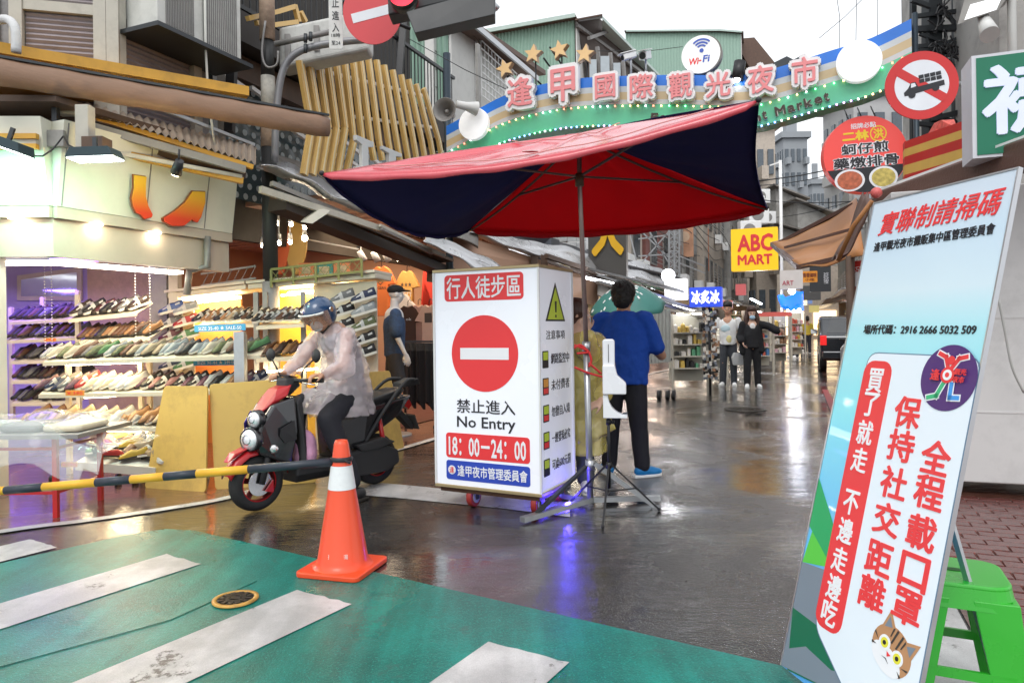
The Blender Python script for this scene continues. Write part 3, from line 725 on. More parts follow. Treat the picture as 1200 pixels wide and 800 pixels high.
# green plastic stool
def stool():
 H=.46;cs=onPl(1118,671,(0,0,H),V((0,0,1)))
 t=thing('plastic_stool','bright green plastic stool standing behind the notice board','stool',(cs.x,cs.y,.012),RAD(-25))
 gm=mat('green_plastic',(.025,.40,.02),.28,var=.05,coat=.4)
 b=MB();R,zt=.146,H
 b.prism([(x,y,zt-.018) for x,y in rrect(-R,-R,R,R,.07,7)],(0,0,.018));b.build('seat',gm,t,bevel=.008,seg=3)
 MB().prism([(x,y,zt+.0005) for x,y in circ(0,0,.034,20,.016)],(0,0,.0015)).build('finger_slot',mat('slot_shadow',(.01,.08,.01),.6),t)
 b=MB();n_=8
 o1,o2=rrect(-R,-R,R,R,.07,7),rrect(-R-.012,-R-.012,R+.012,R+.012,.075,7)
 vs=[(x,y,zt-.012) for x,y in o1]+[(x,y,zt-.075) for x,y in o2];m_=len(o1)
 b.add(vs,[(i,(i+1)%m_,m_+(i+1)%m_,m_+i) for i in range(m_)]);o=b.build('apron',gm,t);s=o.modifiers.new('thick','SOLIDIFY');s.thickness=.006
 for sx in (-1,1):
  for sy in (-1,1):
   b=MB();a,c=R-.0,R+.045
   top=[(a+.008,a+.008),(a-.115,a+.008),(a-.115,a-.004),(a-.010,a-.010),(a-.004,a-.115),(a+.008,a-.115)]
   bot=[(c,c),(c-.085,c),(c-.085,c-.01),(c-.014,c-.014),(c-.01,c-.085),(c,c-.085)]
   vs=[(sx*x,sy*y,zt-.045) for x,y in top]+[(sx*x,sy*y,0) for x,y in bot]
   b.add(vs,[(i,(i+1)%6,6+(i+1)%6,6+i) for i in range(6)]+[(0,1,2,3,4,5),(11,10,9,8,7,6)]);b.build('leg',gm,t,bevel=.003)
 z=.17;q=R+.022
 for s in (-1,1):
  MB().box(-q+.03,q-.03,s*q-.006,s*q+.006,z,z+.03).build('rung',gm,t);MB().box(s*q-.006,s*q+.006,-q+.03,q-.03,z,z+.03).build('rung',gm,t)
stool()
# left side: corner shoe shop
TF=-5.6
cream=mat('cream_signboard',(.72,.71,.60),.35,var=.05,coat=.3,dirt=.1)
beige=mat('beige_fascia',(.55,.47,.38),.4,var=.1,scale=4,dirt=.15)
wallg=mat('grey_render',(.30,.29,.29),.7,var=.2,scale=5,dirt=.5,bump=.3)
tanm=mat('shelf_cream',(.60,.54,.42),.4,var=.08)
gpost=mat('grey_post',(.26,.25,.24),.5,.3,var=.2,dirt=.4)
warmL=(1,.80,.52)
def qbar(p,q,w,h,name,m,par,**k):return MB().bar(p,q,w,h,**k).build(name,m,par,True)
def quad(a,b,c,d):return MB().add([a,b,c,d],[(0,1,2,3)])
def slab(a,b,c,d,off):return MB().prism([a,b,c,d],off)
K0=onT(62,245,TF);KR=onT(268,282,TF);KL=V((K0 .x-3.2,K0 .y-.15,0))
def up(p,z):return V((p.x,p.y,z))
def shoe_shop():
 t=thing('shoe_shop','corner shoe shop with a cream boot signboard and brightly lit open front','shop',up(K0,0))
 n1=V((-(K0-KL).y,(K0-KL).x,0)).normalized()
 n2=-NT
 for A,B,n,s in ((KL,K0,n1,0),(K0,KR,n2,1)):
  slab(up(A,1.93),up(B,1.93),up(B,2.235),up(A,2.235),n*.10).build('fascia_band',beige,t,True)
  o1=-n*.05
  MB().prism([up(A,2.24)+o1,up(B,2.24)+o1,up(B,2.33)+o1,up(A,2.33)+o1],n*.16).build('sign_ledge',beige,t,True)
  MB().add([up(A,2.335)+o1,up(B,2.335)+o1,up(B,3.02)+o1*3,up(A,3.02)+o1*3,up(A,2.335)+n*.1,up(B,2.335)+n*.1,up(B,3.02)+n*.1,up(A,3.02)+n*.1],[(0,1,2,3),(4,7,6,5),(0,4,5,1),(3,2,6,7),(1,5,6,2),(0,3,7,4)]).build('sign_board',cream,t,True)
  L=(B-A);L.z=0
  for f in (.33,.66) if s==0 else (.02,.44,.80):
   p=A+L*f;qbar(up(p,2.34)+o1-n*.003,up(p,3.0)+o1*3-n*.003,.008,.006,'panel_seam',gpost,t,up=n)
 A,B=up(K0,2.335)+NT*.05,up(KR,2.335)+NT*.05
 fr=Frame(A+NT*.012,B-A,V((0,0,.685))+NT*.10)
 bm=bpy.data.materials.new('boot_print');bm.use_nodes=True
 n_,l_=bm.node_tree.nodes,bm.node_tree.links;tc=n_.new('ShaderNodeTexCoord');sx=n_.new('ShaderNodeSeparateXYZ');cr=n_.new('ShaderNodeValToRGB')
 mr=n_.new('ShaderNodeMapRange');mr.inputs[1].default_value=2.38;mr.inputs[2].default_value=2.75
 l_.new(tc.outputs['Object'],sx.inputs[0]);l_.new(sx.outputs[2],mr.inputs[0]);l_.new(mr.outputs[0],cr.inputs[0]);l_.new(cr.outputs[0],n_['Principled BSDF'].inputs['Base Color'])
 cr.color_ramp.elements[0].color=(.75,.06,.02,1);cr.color_ramp.elements[1].color=(.80,.45,.03,1);cr.color_ramp.elements[1].position=.7
 b1=[(152,205),(166,207),(165,215),(165,230),(168,241),(173,251),(172,254),(164,256),(160,251),(155,249),(151,241),(149.5,232),(152,220)]
 b2=[(221,224),(235,224.5),(235,237),(230,254),(226,260),(222,259),(220,256),(210,264),(197,264),(188,259),(187,255),(200,247),(212,237)]
 for b in (b1,b2):
  pts=[fr.hit(*p) for p in b];cx=sum(p[0] for p in pts)/len(pts);cy=sum(p[1] for p in pts)/len(pts)
  fr.flat([(cx+(x-cx)*1.05,cy+(y-cy)*1.04) for x,y in pts],.03,.05,'boot_outline',mat('boot_brown',(.2,.05,.02),.4),t)
  fr.flat(pts,.051,.065,'boot_emblem',bm,t)
 lm=mat('downlight_glow',(1,1,1),emis=(1,.88,.7),es=14)
 for px,py in ((18,253),(113,260),(182,271)):
  p=onT(px,py,TF+.03) if px>62 else P(px,py,K0 .y-.08);p.z=2.236
  MB().cyl(p+V((0,0,-.012)),p,.05,n=16).build('downlight',lm,t,True)
  point(t,p+V((0,0,-.05))+NT*.03,.55,(1,.85,.6),.03)
 Yb=8.7
 BL,BR=V((-8.2,Yb,0)),P(190,384,Yb);BR.z=0
 wl=mat('lavender_wall',(.45,.38,.62),.5,var=.08);wt=mat('patterned_wallpaper',(.55,.42,.27),.55,var=.25,scale=14,bump=.4,bscale=30)
 mid=P(103,384,Yb);mid.z=0
 slab(BL,mid,up(mid,2.24),up(BL,2.24),(0,.08,0)).build('rear_wall',wl,t,True)
 slab(mid,BR,up(BR,2.24),up(mid,2.24),(0,.08,0)).build('rear_wall',wt,t,True)
 slab(V((-7.5,4.6,0)),V((-8.2,Yb,0)),V((-8.2,Yb,2.24)),V((-7.5,4.6,2.24)),(-.08,0,0)).build('side_wall',wl,t,True)
 cm=mat('shop_ceiling',(.7,.66,.58),.5,var=.04)
 MB().prism([up(KL,2.245),up(K0,2.245)-NT*.02,up(KR,2.245)-NT*.02,V((BR.x,Yb,2.245)),V((-8.2,Yb,2.245))],(0,0,.05)).build('ceiling',cm,t,True)
 tm=mat('tube_glow',(1,1,1),emis=(1,.9,.76),es=9)
 for a,b in ((onT(70,300,TF-.35),onT(208,310,TF-.35)),(K0-V((2.4,-.35,0)),K0-V((.25,-.35,0)))):
  a,b=up(a,1.915),up(b,1.915);o=qbar(a,b,.16,.03,'tube_light',tm,t)
  c=(a+b)/2;area(t,c-V((0,0,.05)),(b-a).length,10,warmL,(0,0,math.atan2((b-a).y,(b-a).x)),.2)
 c=P(60,384,7.6);c.z=2.1
 MB().cyl(c,c+V((.9,0,0)),.02).build('violet_tube',mat('violet_glow',(.4,.2,1),emis=(.30,.12,1),es=12),t,True)
 area(t,V((-5.6,7.5,1.9)),1.6,24,(.28,.15,1),(0,0,0),.5);area(t,V((-5.6,7.9,.95)),1.4,6,(.25,.1,1),(RAD(-90),0,0),.4)
 f2=Frame(P(20,384,Yb-.02),(1,0,0),(0,0,1));q=[f2 .hit(*p) for p in ((22,323),(97,313),(97,352),(22,352))]
 f2 .flat(q,0,.03,'mirror_frame',tanm,t);q=[f2 .hit(*p) for p in ((27,328),(92,319),(92,347),(27,347))];f2 .flat(q,.031,.036,'mirror',mat('mirror_glass',(.8,.8,.85),.05,1,var=.02),t)
 MB().box(-.2,.2,-.2,.2,0,2.2).build('post',mat('column_shell',(.45,.45,.43),.4,var=.1),t).location=MW[t.name].inverted()@V((-4.35,5.55,0))
 p=P(193,384,7.9);MB().box(-.09,.10,-.15,.15,0,2.24).build('pillar',wallg,t).location=MW[t.name].inverted()@up(p,0)
 p=P(206,384,7.8);MB().box(-.05,.05,-.05,.05,0,2.5).build('white_post',tanm,t).location=MW[t.name].inverted()@up(p,0)
 pp=[onT(243,277,TF+.05),onT(243,312,TF+.05),onT(222,318,TF-.1),onT(219,345,TF-.1)]
 MB().tube([up(pp[0],pp[0].z),pp[1],pp[2],pp[3]],.035,10).build('drain_pipe',gpost,t,True)
 for px in (52,60,158,175):
  p=P(px,312,6.9);b=MB()
  for k in range(34):b.sph(p-V((0,0,k*.03)),.008,5,4)
  o=b.build('bead_string',mat('beads',(.5,.5,.5),.3,.5),t,True);o['kind']='stuff'
shoe_shop()
# shoes
def shoe_mesh(kind,cu,cs,ci):
 b=MB();L=.27
 if kind=='sneaker':prof=[(0,.030,.045),(.06,.045,.062),(.2,.050,.070),(.38,.047,.088),(.52,.043,.105),(.7,.040,.100),(.88,.038,.112),(1,.028,.110)];sole=.026
 elif kind=='slip-on shoe':prof=[(0,.022,.030),(.06,.038,.042),(.2,.048,.055),(.38,.046,.078),(.5,.042,.088),(.7,.038,.075),(.88,.036,.088),(1,.026,.090)];sole=.018
 elif kind=='dress shoe':prof=[(0,.014,.030),(.06,.032,.042),(.2,.045,.052),(.38,.041,.078),(.52,.037,.096),(.7,.034,.080),(.88,.034,.090),(1,.026,.090)];sole=.016
 else:prof=[(0,.02,.022),(.06,.04,.026),(.2,.048,.045),(.36,.046,.068),(.46,.040,.030),(.7,.036,.028),(.88,.036,.030),(1,.028,.032)];sole=.018
 n=10;vs=[]
 for u,w,h in prof:
  y=(u-.5)*L
  for k in range(n):
   a=PI*k/(n-1);vs.append((math.cos(a)*w,y,sole+max(.004,(h-sole))*math.sin(a)**.6))
 nf=len(prof)
 fs=[];ms=[]
 for j in range(nf-1):
  for k in range(n-1):
   dark=j>=4 and 3<=k<=5 and kind!='sandal'
   fs.append((j*n+k,j*n+k+1,(j+1)*n+k+1,(j+1)*n+k));ms.append(2 if dark else (3 if kind=='sneaker' and (j in (3,) or (k in (1,7) and j in (2,5))) else 0))
 fs+=[tuple(range(n)),tuple(range((nf-1)*n,nf*n))];ms+=[0,0]
 k0=len(b.v);b.v+=vs
 for f,m in zip(fs,ms):b.f.append(tuple(i+k0 for i in f));b.m.append(m);b.sm.append(True)
 ring=[(w*1.05,(u-.5)*L) for u,w,_ in prof]+[(-w*1.05,(u-.5)*L) for u,w,_ in prof[::-1]]
 b.prism([(x,y,0) for x,y in ring],(0,0,sole),1)
 if kind=='dress shoe':b.box(-.03,.03,L*.28,L*.5,-.012,0,1)
 return b.mesh('shoe',[cu,cs,ci,mat('shoe_trim',(.35,.35,.34),.4)])
inside=mat('shoe_lining',(.05,.035,.03),.8)
PALETTE={'black':(.015,.014,.014),'dark brown':(.05,.022,.012),'brown':(.14,.055,.022),'tan':(.40,.20,.08),'beige':(.50,.38,.24),'cream':(.68,.60,.45),'white':(.72,.71,.68),'grey':(.22,.22,.22),'silver grey':(.42,.45,.46),'olive':(.16,.19,.08),'green':(.10,.28,.10),'navy':(.02,.035,.10),'maroon':(.16,.03,.05),'plum':(.16,.06,.10),'dusty pink':(.38,.17,.17),'red':(.55,.03,.03),'blue':(.05,.12,.4),'yellow':(.7,.45,.04)}
SM={}
def shoe(col,kind):
 k=(col,kind)
 if k not in SM:
  c=mat('shoe_'+col.replace(' ','_'),tuple(x*.5 for x in PALETTE[col]),.5,var=.25,scale=30)
  sl=mat('shoe_sole_dark',(.03,.025,.02),.6) if kind in ('dress shoe','slip-on shoe') and col not in ('white','cream','silver grey') else mat('shoe_sole_light',(.6,.57,.5),.5)
  SM[k]=shoe_mesh(kind,c,sl,inside)
 return SM[k]
ORD=['first','second','third','fourth','fifth','sixth','seventh','eighth','ninth','tenth','eleventh','twelfth','thirteenth','fourteenth','fifteenth','sixteenth','seventeenth','eighteenth','nineteenth','twentieth','twenty-first','twenty-second','twenty-third','twenty-fourth','twenty-fifth','twenty-sixth','twenty-seventh','twenty-eighth']
def shoe_row(a,b,n,cols,kinds,desc,group,yaw=-35,tilt=22,jit=.0,size=1.0,lift=.0):
 a,b=V(a),V(b)
 for i in range(n):
  f=(i+.5)/n;p=a.lerp(b,f)
  c=cols[i%len(cols)] if not callable(cols) else cols(i);k=kinds[i%len(kinds)]
  o=bpy.data.objects.new('shoe',shoe(c,k));COL.objects.link(o)
  o.location=p+V((random.uniform(-jit,jit)+random.uniform(-.012,.012),random.uniform(-jit,jit)+random.uniform(-.02,.02),.012+lift+.05*math.sin(RAD(tilt))))
  y=RAD(yaw+random.uniform(-11,11)) if jit==0 else random.uniform(0,6.28)
  R_=Matrix.Rotation(y,4,'Z')@Matrix.Rotation(RAD(tilt),4,'X')
  o.rotation_euler=R_.to_euler();o.scale=(size*random.uniform(.78,.93),)*3
  tag(o,f'{c} {k}, {ORD[i]} from left on {desc}','shoe',group)
def rack(name,label,boards,posts,m=tanm,lip=.035,depth=.32,extra=None):
 """boards: list of (pxl, pyl, Yl, pxr, pyr, Yr); every board is the front lip line of one shelf"""
 t=thing(name,label,'shelf rack',up(P(boards[-1][0],boards[-1][1],boards[-1][2]),0));out=[]
 for (x0,y0,Y0,x1,y1,Y1) in boards:
  a,b=P(x0,y0,Y0),P(x1,y1,Y1);d=(b-a).normalized();n=V((-d.y,d.x,0)).normalized()
  MB().prism([a-V((0,0,lip)),b-V((0,0,lip)),b,a],n*.015).build('shelf_lip',m,t,True)
  back=n*depth+V((0,0,.11))
  MB().prism([a+n*.016,b+n*.016,b+back,a+back],(0,0,-.012)).build('shelf_board',m,t,True)
  out.append((a+n*.13+V((0,0,.035)),b+n*.13+V((0,0,.035))))
 for (px,py0,py1,Y) in posts:
  p,q=P(px,py0,Y),P(px,py1,Y);MB().box(p.x-.02,p.x+.02,p.y-.02,p.y+.02,max(0,q.z),p.z).build('post',m,t,True)
 return t,out
dark9=['black','dark brown','black','brown','black','grey','black','dark brown','brown','black']
ta,ra_=rack('shoe_rack','violet lit wall rack of dark leather shoes at the back of the shop',[(10,377,7.5,84,373,7.5),(6,399,7.4,90,395,7.4),(12,423,7.4,92,421,7.4),(13,446,7.4,92,445,7.4),(13,472,7.4,92,471,7.4)],[(13,360,500,7.75),(50,348,500,7.85),(91,340,500,7.75)])
nm=['top shelf','second shelf','third shelf','fourth shelf','lowest shelf']
for r,(a,b) in enumerate(ra_):
 shoe_row(a,b,10,dark9[r:]+dark9[:r],['dress shoe','slip-on shoe'],f'the {nm[r]} of the violet rack','shoes on the violet rack')
tb,rb_=rack('shoe_rack','hanging upper shelf of dark shoes against the beige patterned wall',[(80,374,6.95,160,366,6.95),(92,400,6.9,176,395,6.9)],[(91,345,500,7.2)])
shoe_row(*rb_[0],12,['black','dark brown','grey','black','dark brown','maroon','black'],['slip-on shoe','sneaker'],'the hanging upper shelf','shoes on the hanging shelf')
shoe_row(*rb_[1],12,['brown','tan','brown','black','tan','beige','brown'],['slip-on shoe'],'the lower hanging shelf','shoes on the hanging shelf')
tc_,rc_=rack('shoe_rack','long open display rack of casual shoes facing the crossing',[(50,424,6.25,305,416,6.5),(45,462,6.2,305,457,6.5),(24,499,6.15,190,501,6.2)],[(80,424,560,6.5),(165,418,560,6.5),(175,418,560,6.6),(286,392,560,6.45)])
shoe_row(*rc_[0],28,['silver grey','cream','olive','cream','brown','grey','olive','green','silver grey','olive','brown','beige','silver grey','beige','beige','silver grey','silver grey','grey','black','silver grey'],['slip-on shoe'],'the upper row of the long rack','shoes on the long open rack',yaw=-42)
shoe_row(*rc_[1],28,['plum','navy','navy','grey','plum','red','cream','white','cream','white','white','white','plum','black','dusty pink','black','dusty pink','black','plum','black','plum','white','black','white','tan','maroon'],['slip-on shoe','sneaker'],'the middle row of the long rack','shoes on the long open rack',yaw=-42)
shoe_row(*rc_[2],20,['tan','brown','beige','brown','tan','beige','cream','beige','silver grey','white','silver grey','cream','beige','white','tan','tan','grey'],['sandal','slip-on shoe'],'the lowest row of the long rack','shoes on the long open rack',yaw=-38)
area(tc_,P(120,430,6.35)-V((0,0,.05)),1.8,2.5,(1,.72,.32),(0,0,0),.1);area(tc_,P(140,470,6.3),1.8,2,(1,.72,.32),(0,0,0),.1)
gl=mat('warm_strip_glow',(1,1,1),emis=(1,.80,.48),es=34)
for (x0,y0,x1,y1,Y) in ((78,427,162,424,6.42),(100,465,145,463,6.4),(212,352,280,348,8.0),(330,346,372,342,7.9),(372,432,300,436,7.4),(96,503,172,505,6.3)):
 qbar(P(x0,y0,Y),P(x1,y1,Y),.03,.02,'strip_light',gl,tc_)
tt=thing('display_trolley','low white trolley piled with sandals under the long rack','trolley',up(P(120,560,6.2),0))
a,b=P(88,541,5.95),P(182,548,5.85);d=(b-a).normalized();n=V((-d.y,d.x,0));
wt_=mat('tray_white',(.6,.57,.5),.45,var=.12)
MB().prism([a-V((0,0,.07)),b-V((0,0,.07)),b,a],n*.02).build('front_board',wt_,tt,True)
MB().prism([a+n*.021,b+n*.021,b+n*.6+V((0,0,.16)),a+n*.6+V((0,0,.16))],(0,0,-.02)).build('tray',wt_,tt,True)
for px in (48,125,145):
 p=P(px,556,6.1)+V((.1,0,0));MB().cyl((p.x-.012,p.y,.04),(p.x+.012,p.y,.04),.038,n=14).build('wheel',black,tt,True)
for r in range(3):
 o_=n*(.1+r*.17)+V((0,0,.03+r*.045))
 shoe_row(a+o_,b+o_,9,['green','black','beige','red','tan','yellow','brown','beige','white'][r*2:]+['green','black','tan'],['sandal','slip-on shoe'],f'the {["front", "middle", "rear"][r]} row of the low trolley','sandals on the low trolley',jit=.03,tilt=10)
pc=print_mat('price_card_orange',(.75,.30,.05));bc=print_mat('size_strip_blue',(.05,.32,.62))
def card(px0,py0,px1,py1,Y,m,s,tm,label,name='price_card',rise=0):
 a,b=P(px0,py1,Y),P(px1,py1+rise,Y);h=P(px0,py0,Y).z-a.z
 e=b-a;t=thing(name,label,'card',a);fr=Frame(a,e,(0,0,1))
 fr.flat(rrect(0,0,e.length,h,.008),0,.004,'card',m,t);text(s,fr,e.length*.08,h*.2,e.length*.92,h*.8,tm,t,n0=.005)
card(77,457,99,463.5,6.05,pc,'￥390',pred,'orange price card clipped on the middle row of the long rack')
card(72,541,91,547,5.8,pc,'￥290',pred,'orange price card hanging from the low sandal trolley')
card(52,396,66,400,7.3,pc,'￥590',pred,'orange price card on the second shelf of the violet rack')
card(228,381,288,389,7.5,bc,'SIZE 35-40 ★ SALE-50',pwhite,'blue printed strip under the orange lit shelf of sneakers','size_strip',-2)
card(227,421.5,286,428.5,6.75,bc,'SIZE 36-44 ★ 2件88折',pwhite,'blue printed strip above the plum shoes of the long rack','size_strip',-1)
# cabinet rack with cornice
yel=mat('yellow_back_panel',(.70,.42,.06),.5,var=.08);org=mat('orange_back_panel',(.62,.22,.06),.5,var=.1)
def cabinet(cor,Ys,label,back,boards,desc,rows):
 (x0,y0),(x1,y1)=cor;a,b=P(x0,y0,Ys[0]),P(x1,y1,Ys[1]);d=(b-a).normalized();n=V((-d.y,d.x,0)).normalized()
 t=thing('shoe_cabinet',label,'shelf rack',up(a,0))
 MB().prism([a,b,b+V((0,0,.06)),a+V((0,0,.06))],n*.5).build('cornice',tanm,t,True,bevel=.01)
 MB().prism([a+V((0,0,.061))-n*.03,b+V((0,0,.061))-n*.03,b+V((0,0,.09))-n*.03,a+V((0,0,.09))-n*.03],n*.56).build('cornice_cap',tanm,t,True)
 b9=b-d*.34;MB().prism([up(a,0)+n*.45,up(b9,0)+n*.45,b9+n*.45-V((0,0,.002)),a+n*.45-V((0,0,.002))],n*.03).build('back_panel',back,t,True)
 c=(a+b)/2+n*.2-V((0,0,.06));qbar(c-d*.35,c+d*.35,.05,.02,'strip_light',gl,t)
 area(t,c-V((0,0,.04)),.9,7,(1,.68,.25),(0,0,math.atan2(d.y,d.x)),.1)
 for k,bd in enumerate(boards):
  (p0,q0,p1,q1,Y)=bd;A,B=P(p0,q0,Y),P(p1,q1,Y)
  MB().prism([A-V((0,0,.03)),B-V((0,0,.03)),B,A],(0,.35,.08)).build('shelf_board',tanm,t,True)
  cnt_,cols,kinds=rows[k]
  shoe_row(A+V((0,.14,.05)),B+V((0,.14,.05)),cnt_,cols,kinds,f'the {["upper", "lower"][k]} shelf of {desc}','shoes in the corniced cabinets',yaw=-38)
 return t,a,b,n
t1,a1,b1,n1=cabinet(((184,351),(288,339)),(7.8,7.6),'orange backed sneaker cabinet with a pale cornice beside the grey pillar',org,[(228,383,300,380,7.5)],'the orange backed cabinet',[(9,['black','tan','tan','black','tan','beige','black','brown','black'],['sneaker'])])
t2,a2,b2,n2=cabinet(((290,339),(440,326)),(7.6,7.35),'yellow lit sneaker cabinet whose cornice carries a railing behind the rider',yel,[(300,383,356,380,7.3),(300,421,356,419,7.3)],'the yellow lit cabinet',[(8,['black','brown','black','grey','brown','black','dark brown','black'],['sneaker']),(7,['tan','brown','tan','dark brown','tan','brown','tan'],['dress shoe'])])
for px in (300,311,355):
 p=P(px,340,7.5);MB().box(p.x-.025,p.x+.025,p.y-.02,p.y+.02,0,1.72).build('post',gpost,t2,True)
perf=mat('perforated_board',(.55,.50,.40),.5,var=.1,bump=.3,bscale=90)
A,B=P(368,384,7.62),P(442,384,7.42)
MB().prism([up(A,0),up(B,0),up(B,1.82),up(A,1.80)],(0,.03,0)).build('end_panel',perf,t2,True)
A,B=P(194,384,7.9),P(227,384,7.85)
MB().prism([up(A,0),up(B,0),up(B,1.66),up(A,1.66)],(0,.03,0)).build('pegboard',perf,t1,True)
def wallshoes(lst,Y,cols,desc,grp):
 for i,(px,py) in enumerate(lst):
  p=P(px,py+6,Y);c=cols[i%len(cols)]
  o=bpy.data.objects.new('shoe',shoe(c,'sneaker'));COL.objects.link(o);o.location=p
  o.rotation_euler=(Matrix.Rotation(RAD(72+random.uniform(-5,5)),4,'Z')@Matrix.Rotation(RAD(-18),4,'X')).to_euler()
  o.rotation_euler=(Matrix.Rotation(RAD(-68+random.uniform(-5,5)),4,'Z').to_3x3()@Matrix.Rotation(RAD(16),3,'X')).to_euler()
  tag(o,f'{c} sneaker, {["left", "right"][i % 2]} of the {ORD[i // 2]} pair from top, {desc}','shoe',grp)
wallshoes([(402,347),(427,346),(402,363),(427,362),(402,380),(427,379),(403,397),(427,396),(404,414),(427,412)],7.32,['grey','navy','black','silver grey','black','olive','grey','black','plum','black'],'the end panel behind the rider','sneakers pegged on the end panel')
wallshoes([(202,360),(219,360),(202,376),(219,375),(202,391),(219,391),(202,425),(219,425)],7.7,['blue','silver grey','grey','red','maroon','green','navy','green'],'the pegboard beside the grey pillar','sneakers on the pegboard')
t=thing('railing','low green and yellow railing standing on top of the sneaker cabinet','railing',b2)
rm=mat('olive_railing',(.20,.20,.06),.5,var=.4,scale=30)
A,B=P(318,330,7.5),P(424,318,7.3)
for z in (.13,.0):qbar(A+V((0,0,z)),B+V((0,0,z)),.025,.025,'rail',rm,t)
for k in range(5):
 p=A.lerp(B,k/4);MB().box(p.x-.012,p.x+.012,p.y-.012,p.y+.012,p.z-.06,p.z+.13).build('upright',rm,t,True)
for k in range(10):
 p,q=A.lerp(B,k/10),A.lerp(B,(k+1)/10);qbar(p,q+V((0,0,.12)),.006,.006,'mesh_wire',rm,t);qbar(q,p+V((0,0,.12)),.006,.006,'mesh_wire',rm,t)
A,B=P(236,337,7.7),P(300,328,7.6)
t=thing('railing','wire mesh railing over the orange backed sneaker cabinet','railing',A)
for z in (.15,.02):qbar(A+V((0,0,z)),B+V((0,0,z)),.02,.02,'rail',gpost,t)
for k in range(7):
 p,q=A.lerp(B,k/7),A.lerp(B,(k+1)/7);qbar(p,q+V((0,0,.15)),.006,.006,'mesh_wire',gpost,t)
 # yellow cover boards
ybm=mat('yellow_painted_board',(.56,.36,.09),.45,var=.14,scale=3,dirt=.5)
def yboard(pix,Yb,label):
 pts=[G(*pix[2]),G(*pix[3])];a,b=pts[1],pts[0]
 fr=Frame(a,b-a,(-.04,.22,1));q=[fr.hit(*p) for p in pix]
 t=thing('cover_board',label,'board',a)
 def rp(p,r=.04,k=4):
  out=[];n_=len(p)
  for i in range(n_):
   A,c,d=V(p[i-1]),V(p[i]),V(p[(i+1)%n_]);u,w=(A-c).normalized()*r,(d-c).normalized()*r
   for s in range(k+1):s/=k;out.append(tuple((c+u)*(1-s)**2+c*2*s*(1-s)+(c+w)*s*s))
  return out
 fr.flat(rp(q),-.018,0,'panel',ybm,t,bevel=.003)
 c=fr.pt((b-a).length*.5,q[0][1]*.75,-.02)
 qbar(c,V((c.x+.05,c.y+.28,0)),.03,.02,'prop',tanm,t)
yboard([(192,452),(243,452),(241,577),(169,572)],5.6,'yellow board leaning by the shoe rack, nearest the low trolley')
yboard([(245,450),(330,444),(372,565),(252,574)],5.9,'yellow board right behind the front wheel of the scooter')
yboard([(400,438),(457,434),(474,525),(400,548)],6.9,'yellow board leaning behind the tail of the scooter')
p=P(281,384,6.2)
t=thing('signpost','short perforated grey steel post standing behind the yellow boards','post',up(p,0))
MB().box(-.045,.045,-.03,.03,0,1.3).build('post',steel,t)
# goods table under plastic sheeting
def table():
 a=P(64,600,4.9)
 t=thing('goods_table','red legged table by the shoe shop draped with clear plastic sheeting','table',up(P(0,600,5.0),0))
 rmm=mat('red_table_frame',(.45,.02,.02),.35);zt=.98
 L,R_=-4.6,P(66,600,4.95).x
 zt=P(60,512,4.95).z
 for x,y in ((R_,4.95),(R_-1.35,4.95),(R_+.02,5.45),(R_-1.35,5.45)):MB().box(x-.016,x+.016,y-.016,y+.016,0,zt).build('leg',rmm,t,True)
 for z in (.18,zt-.08):qbar(V((R_-1.35,4.95,z)),V((R_,4.95,z)),.02,.02,'rail',rmm,t);qbar(V((R_,4.95,z)),V((R_,5.45,z)),.02,.02,'rail',rmm,t)
 MB().box(R_-1.5,R_+.22,4.85,5.55,zt,zt+.03).build('table_top',gpost,t,True)
 b=MB()
 def f(u,v):
  x=R_-1.55+u*1.95;y=4.78+v*.85
  return V((x,y,zt+.10+.035*math.sin(9*x+4*y)*math.cos(7*y-3*x)-.25*max(0,u-.78)/.22*.8-(.28 if v<.05 else 0)*(1 if u<.95 else .5)))
 b.grid(f,40,16);pm=mat('clear_plastic_sheet',(.85,.88,.86),.08,var=.05,alpha=.25,bump=1.0,bscale=14,coat=.9)
 o=b.build('plastic_sheet',pm,t,True)
table()
for i,(x,c,l) in enumerate(((-4.0,'silver grey','folded pale bundle under the plastic sheet, left end of the table'),(-3.65,'grey','folded grey bundle under the plastic sheet, middle of the table'),(-3.35,'cream','folded cream bundle under the plastic sheet, right end of the table'))):
 z=P(60,512,4.95).z+.032
 o=MB().prism([(x+q[0]*1.0,4.95+q[1],z) for q in rrect(0,0,.28,.4,.05)],(0,0,.05)).build('cloth_bundle',mat('cloth_'+c.replace(' ','_'),PALETTE[c],.7,bump=.5),None,bevel=.02)
 tag(o,l,'cloth','bundles under the plastic sheet')
 # above the corner: awning, walls, balcony
brown=mat('brown_awning_cloth',(.26,.155,.10),.45,var=.22,scale=4,dirt=.35,bump=.3,bscale=20,stretch=(1,1,3))
yelst=mat('yellow_steel_trim',(.62,.33,.04),.4,var=.15,dirt=.4)
wood=mat('old_brown_timber',(.10,.06,.04),.6,var=.4,scale=7,dirt=.5)
greyp=mat('grey_paint',(.30,.29,.27),.5,var=.15,dirt=.4)
shut=mat('mauve_grey_shutter',(.30,.26,.27),.45,var=.2,scale=3,dirt=.35)
cream2=mat('cream_mullion',(.50,.47,.40),.5,var=.15,dirt=.3)
def corrug(fn,n,k,name,m,par,amp_dir,amp,world=True,thick=.004):
 """fn(u,v) flat surface; waves run along u, n waves"""
 b=MB();nu=n*4
 b.grid(lambda u,v:fn(u,v)+V(amp_dir)*(amp*(0,1,0,-1)[int(round(u*nu))%4]),nu,k,smooth=False)
 o=b.build(name,m,par,world);s=o.modifiers.new('thick','SOLIDIFY');s.thickness=thick;return o
def bil(a,b,c,d):return lambda u,v:(a*(1-u)+b*u)*(1-v)+(d*(1-u)+c*u)*v
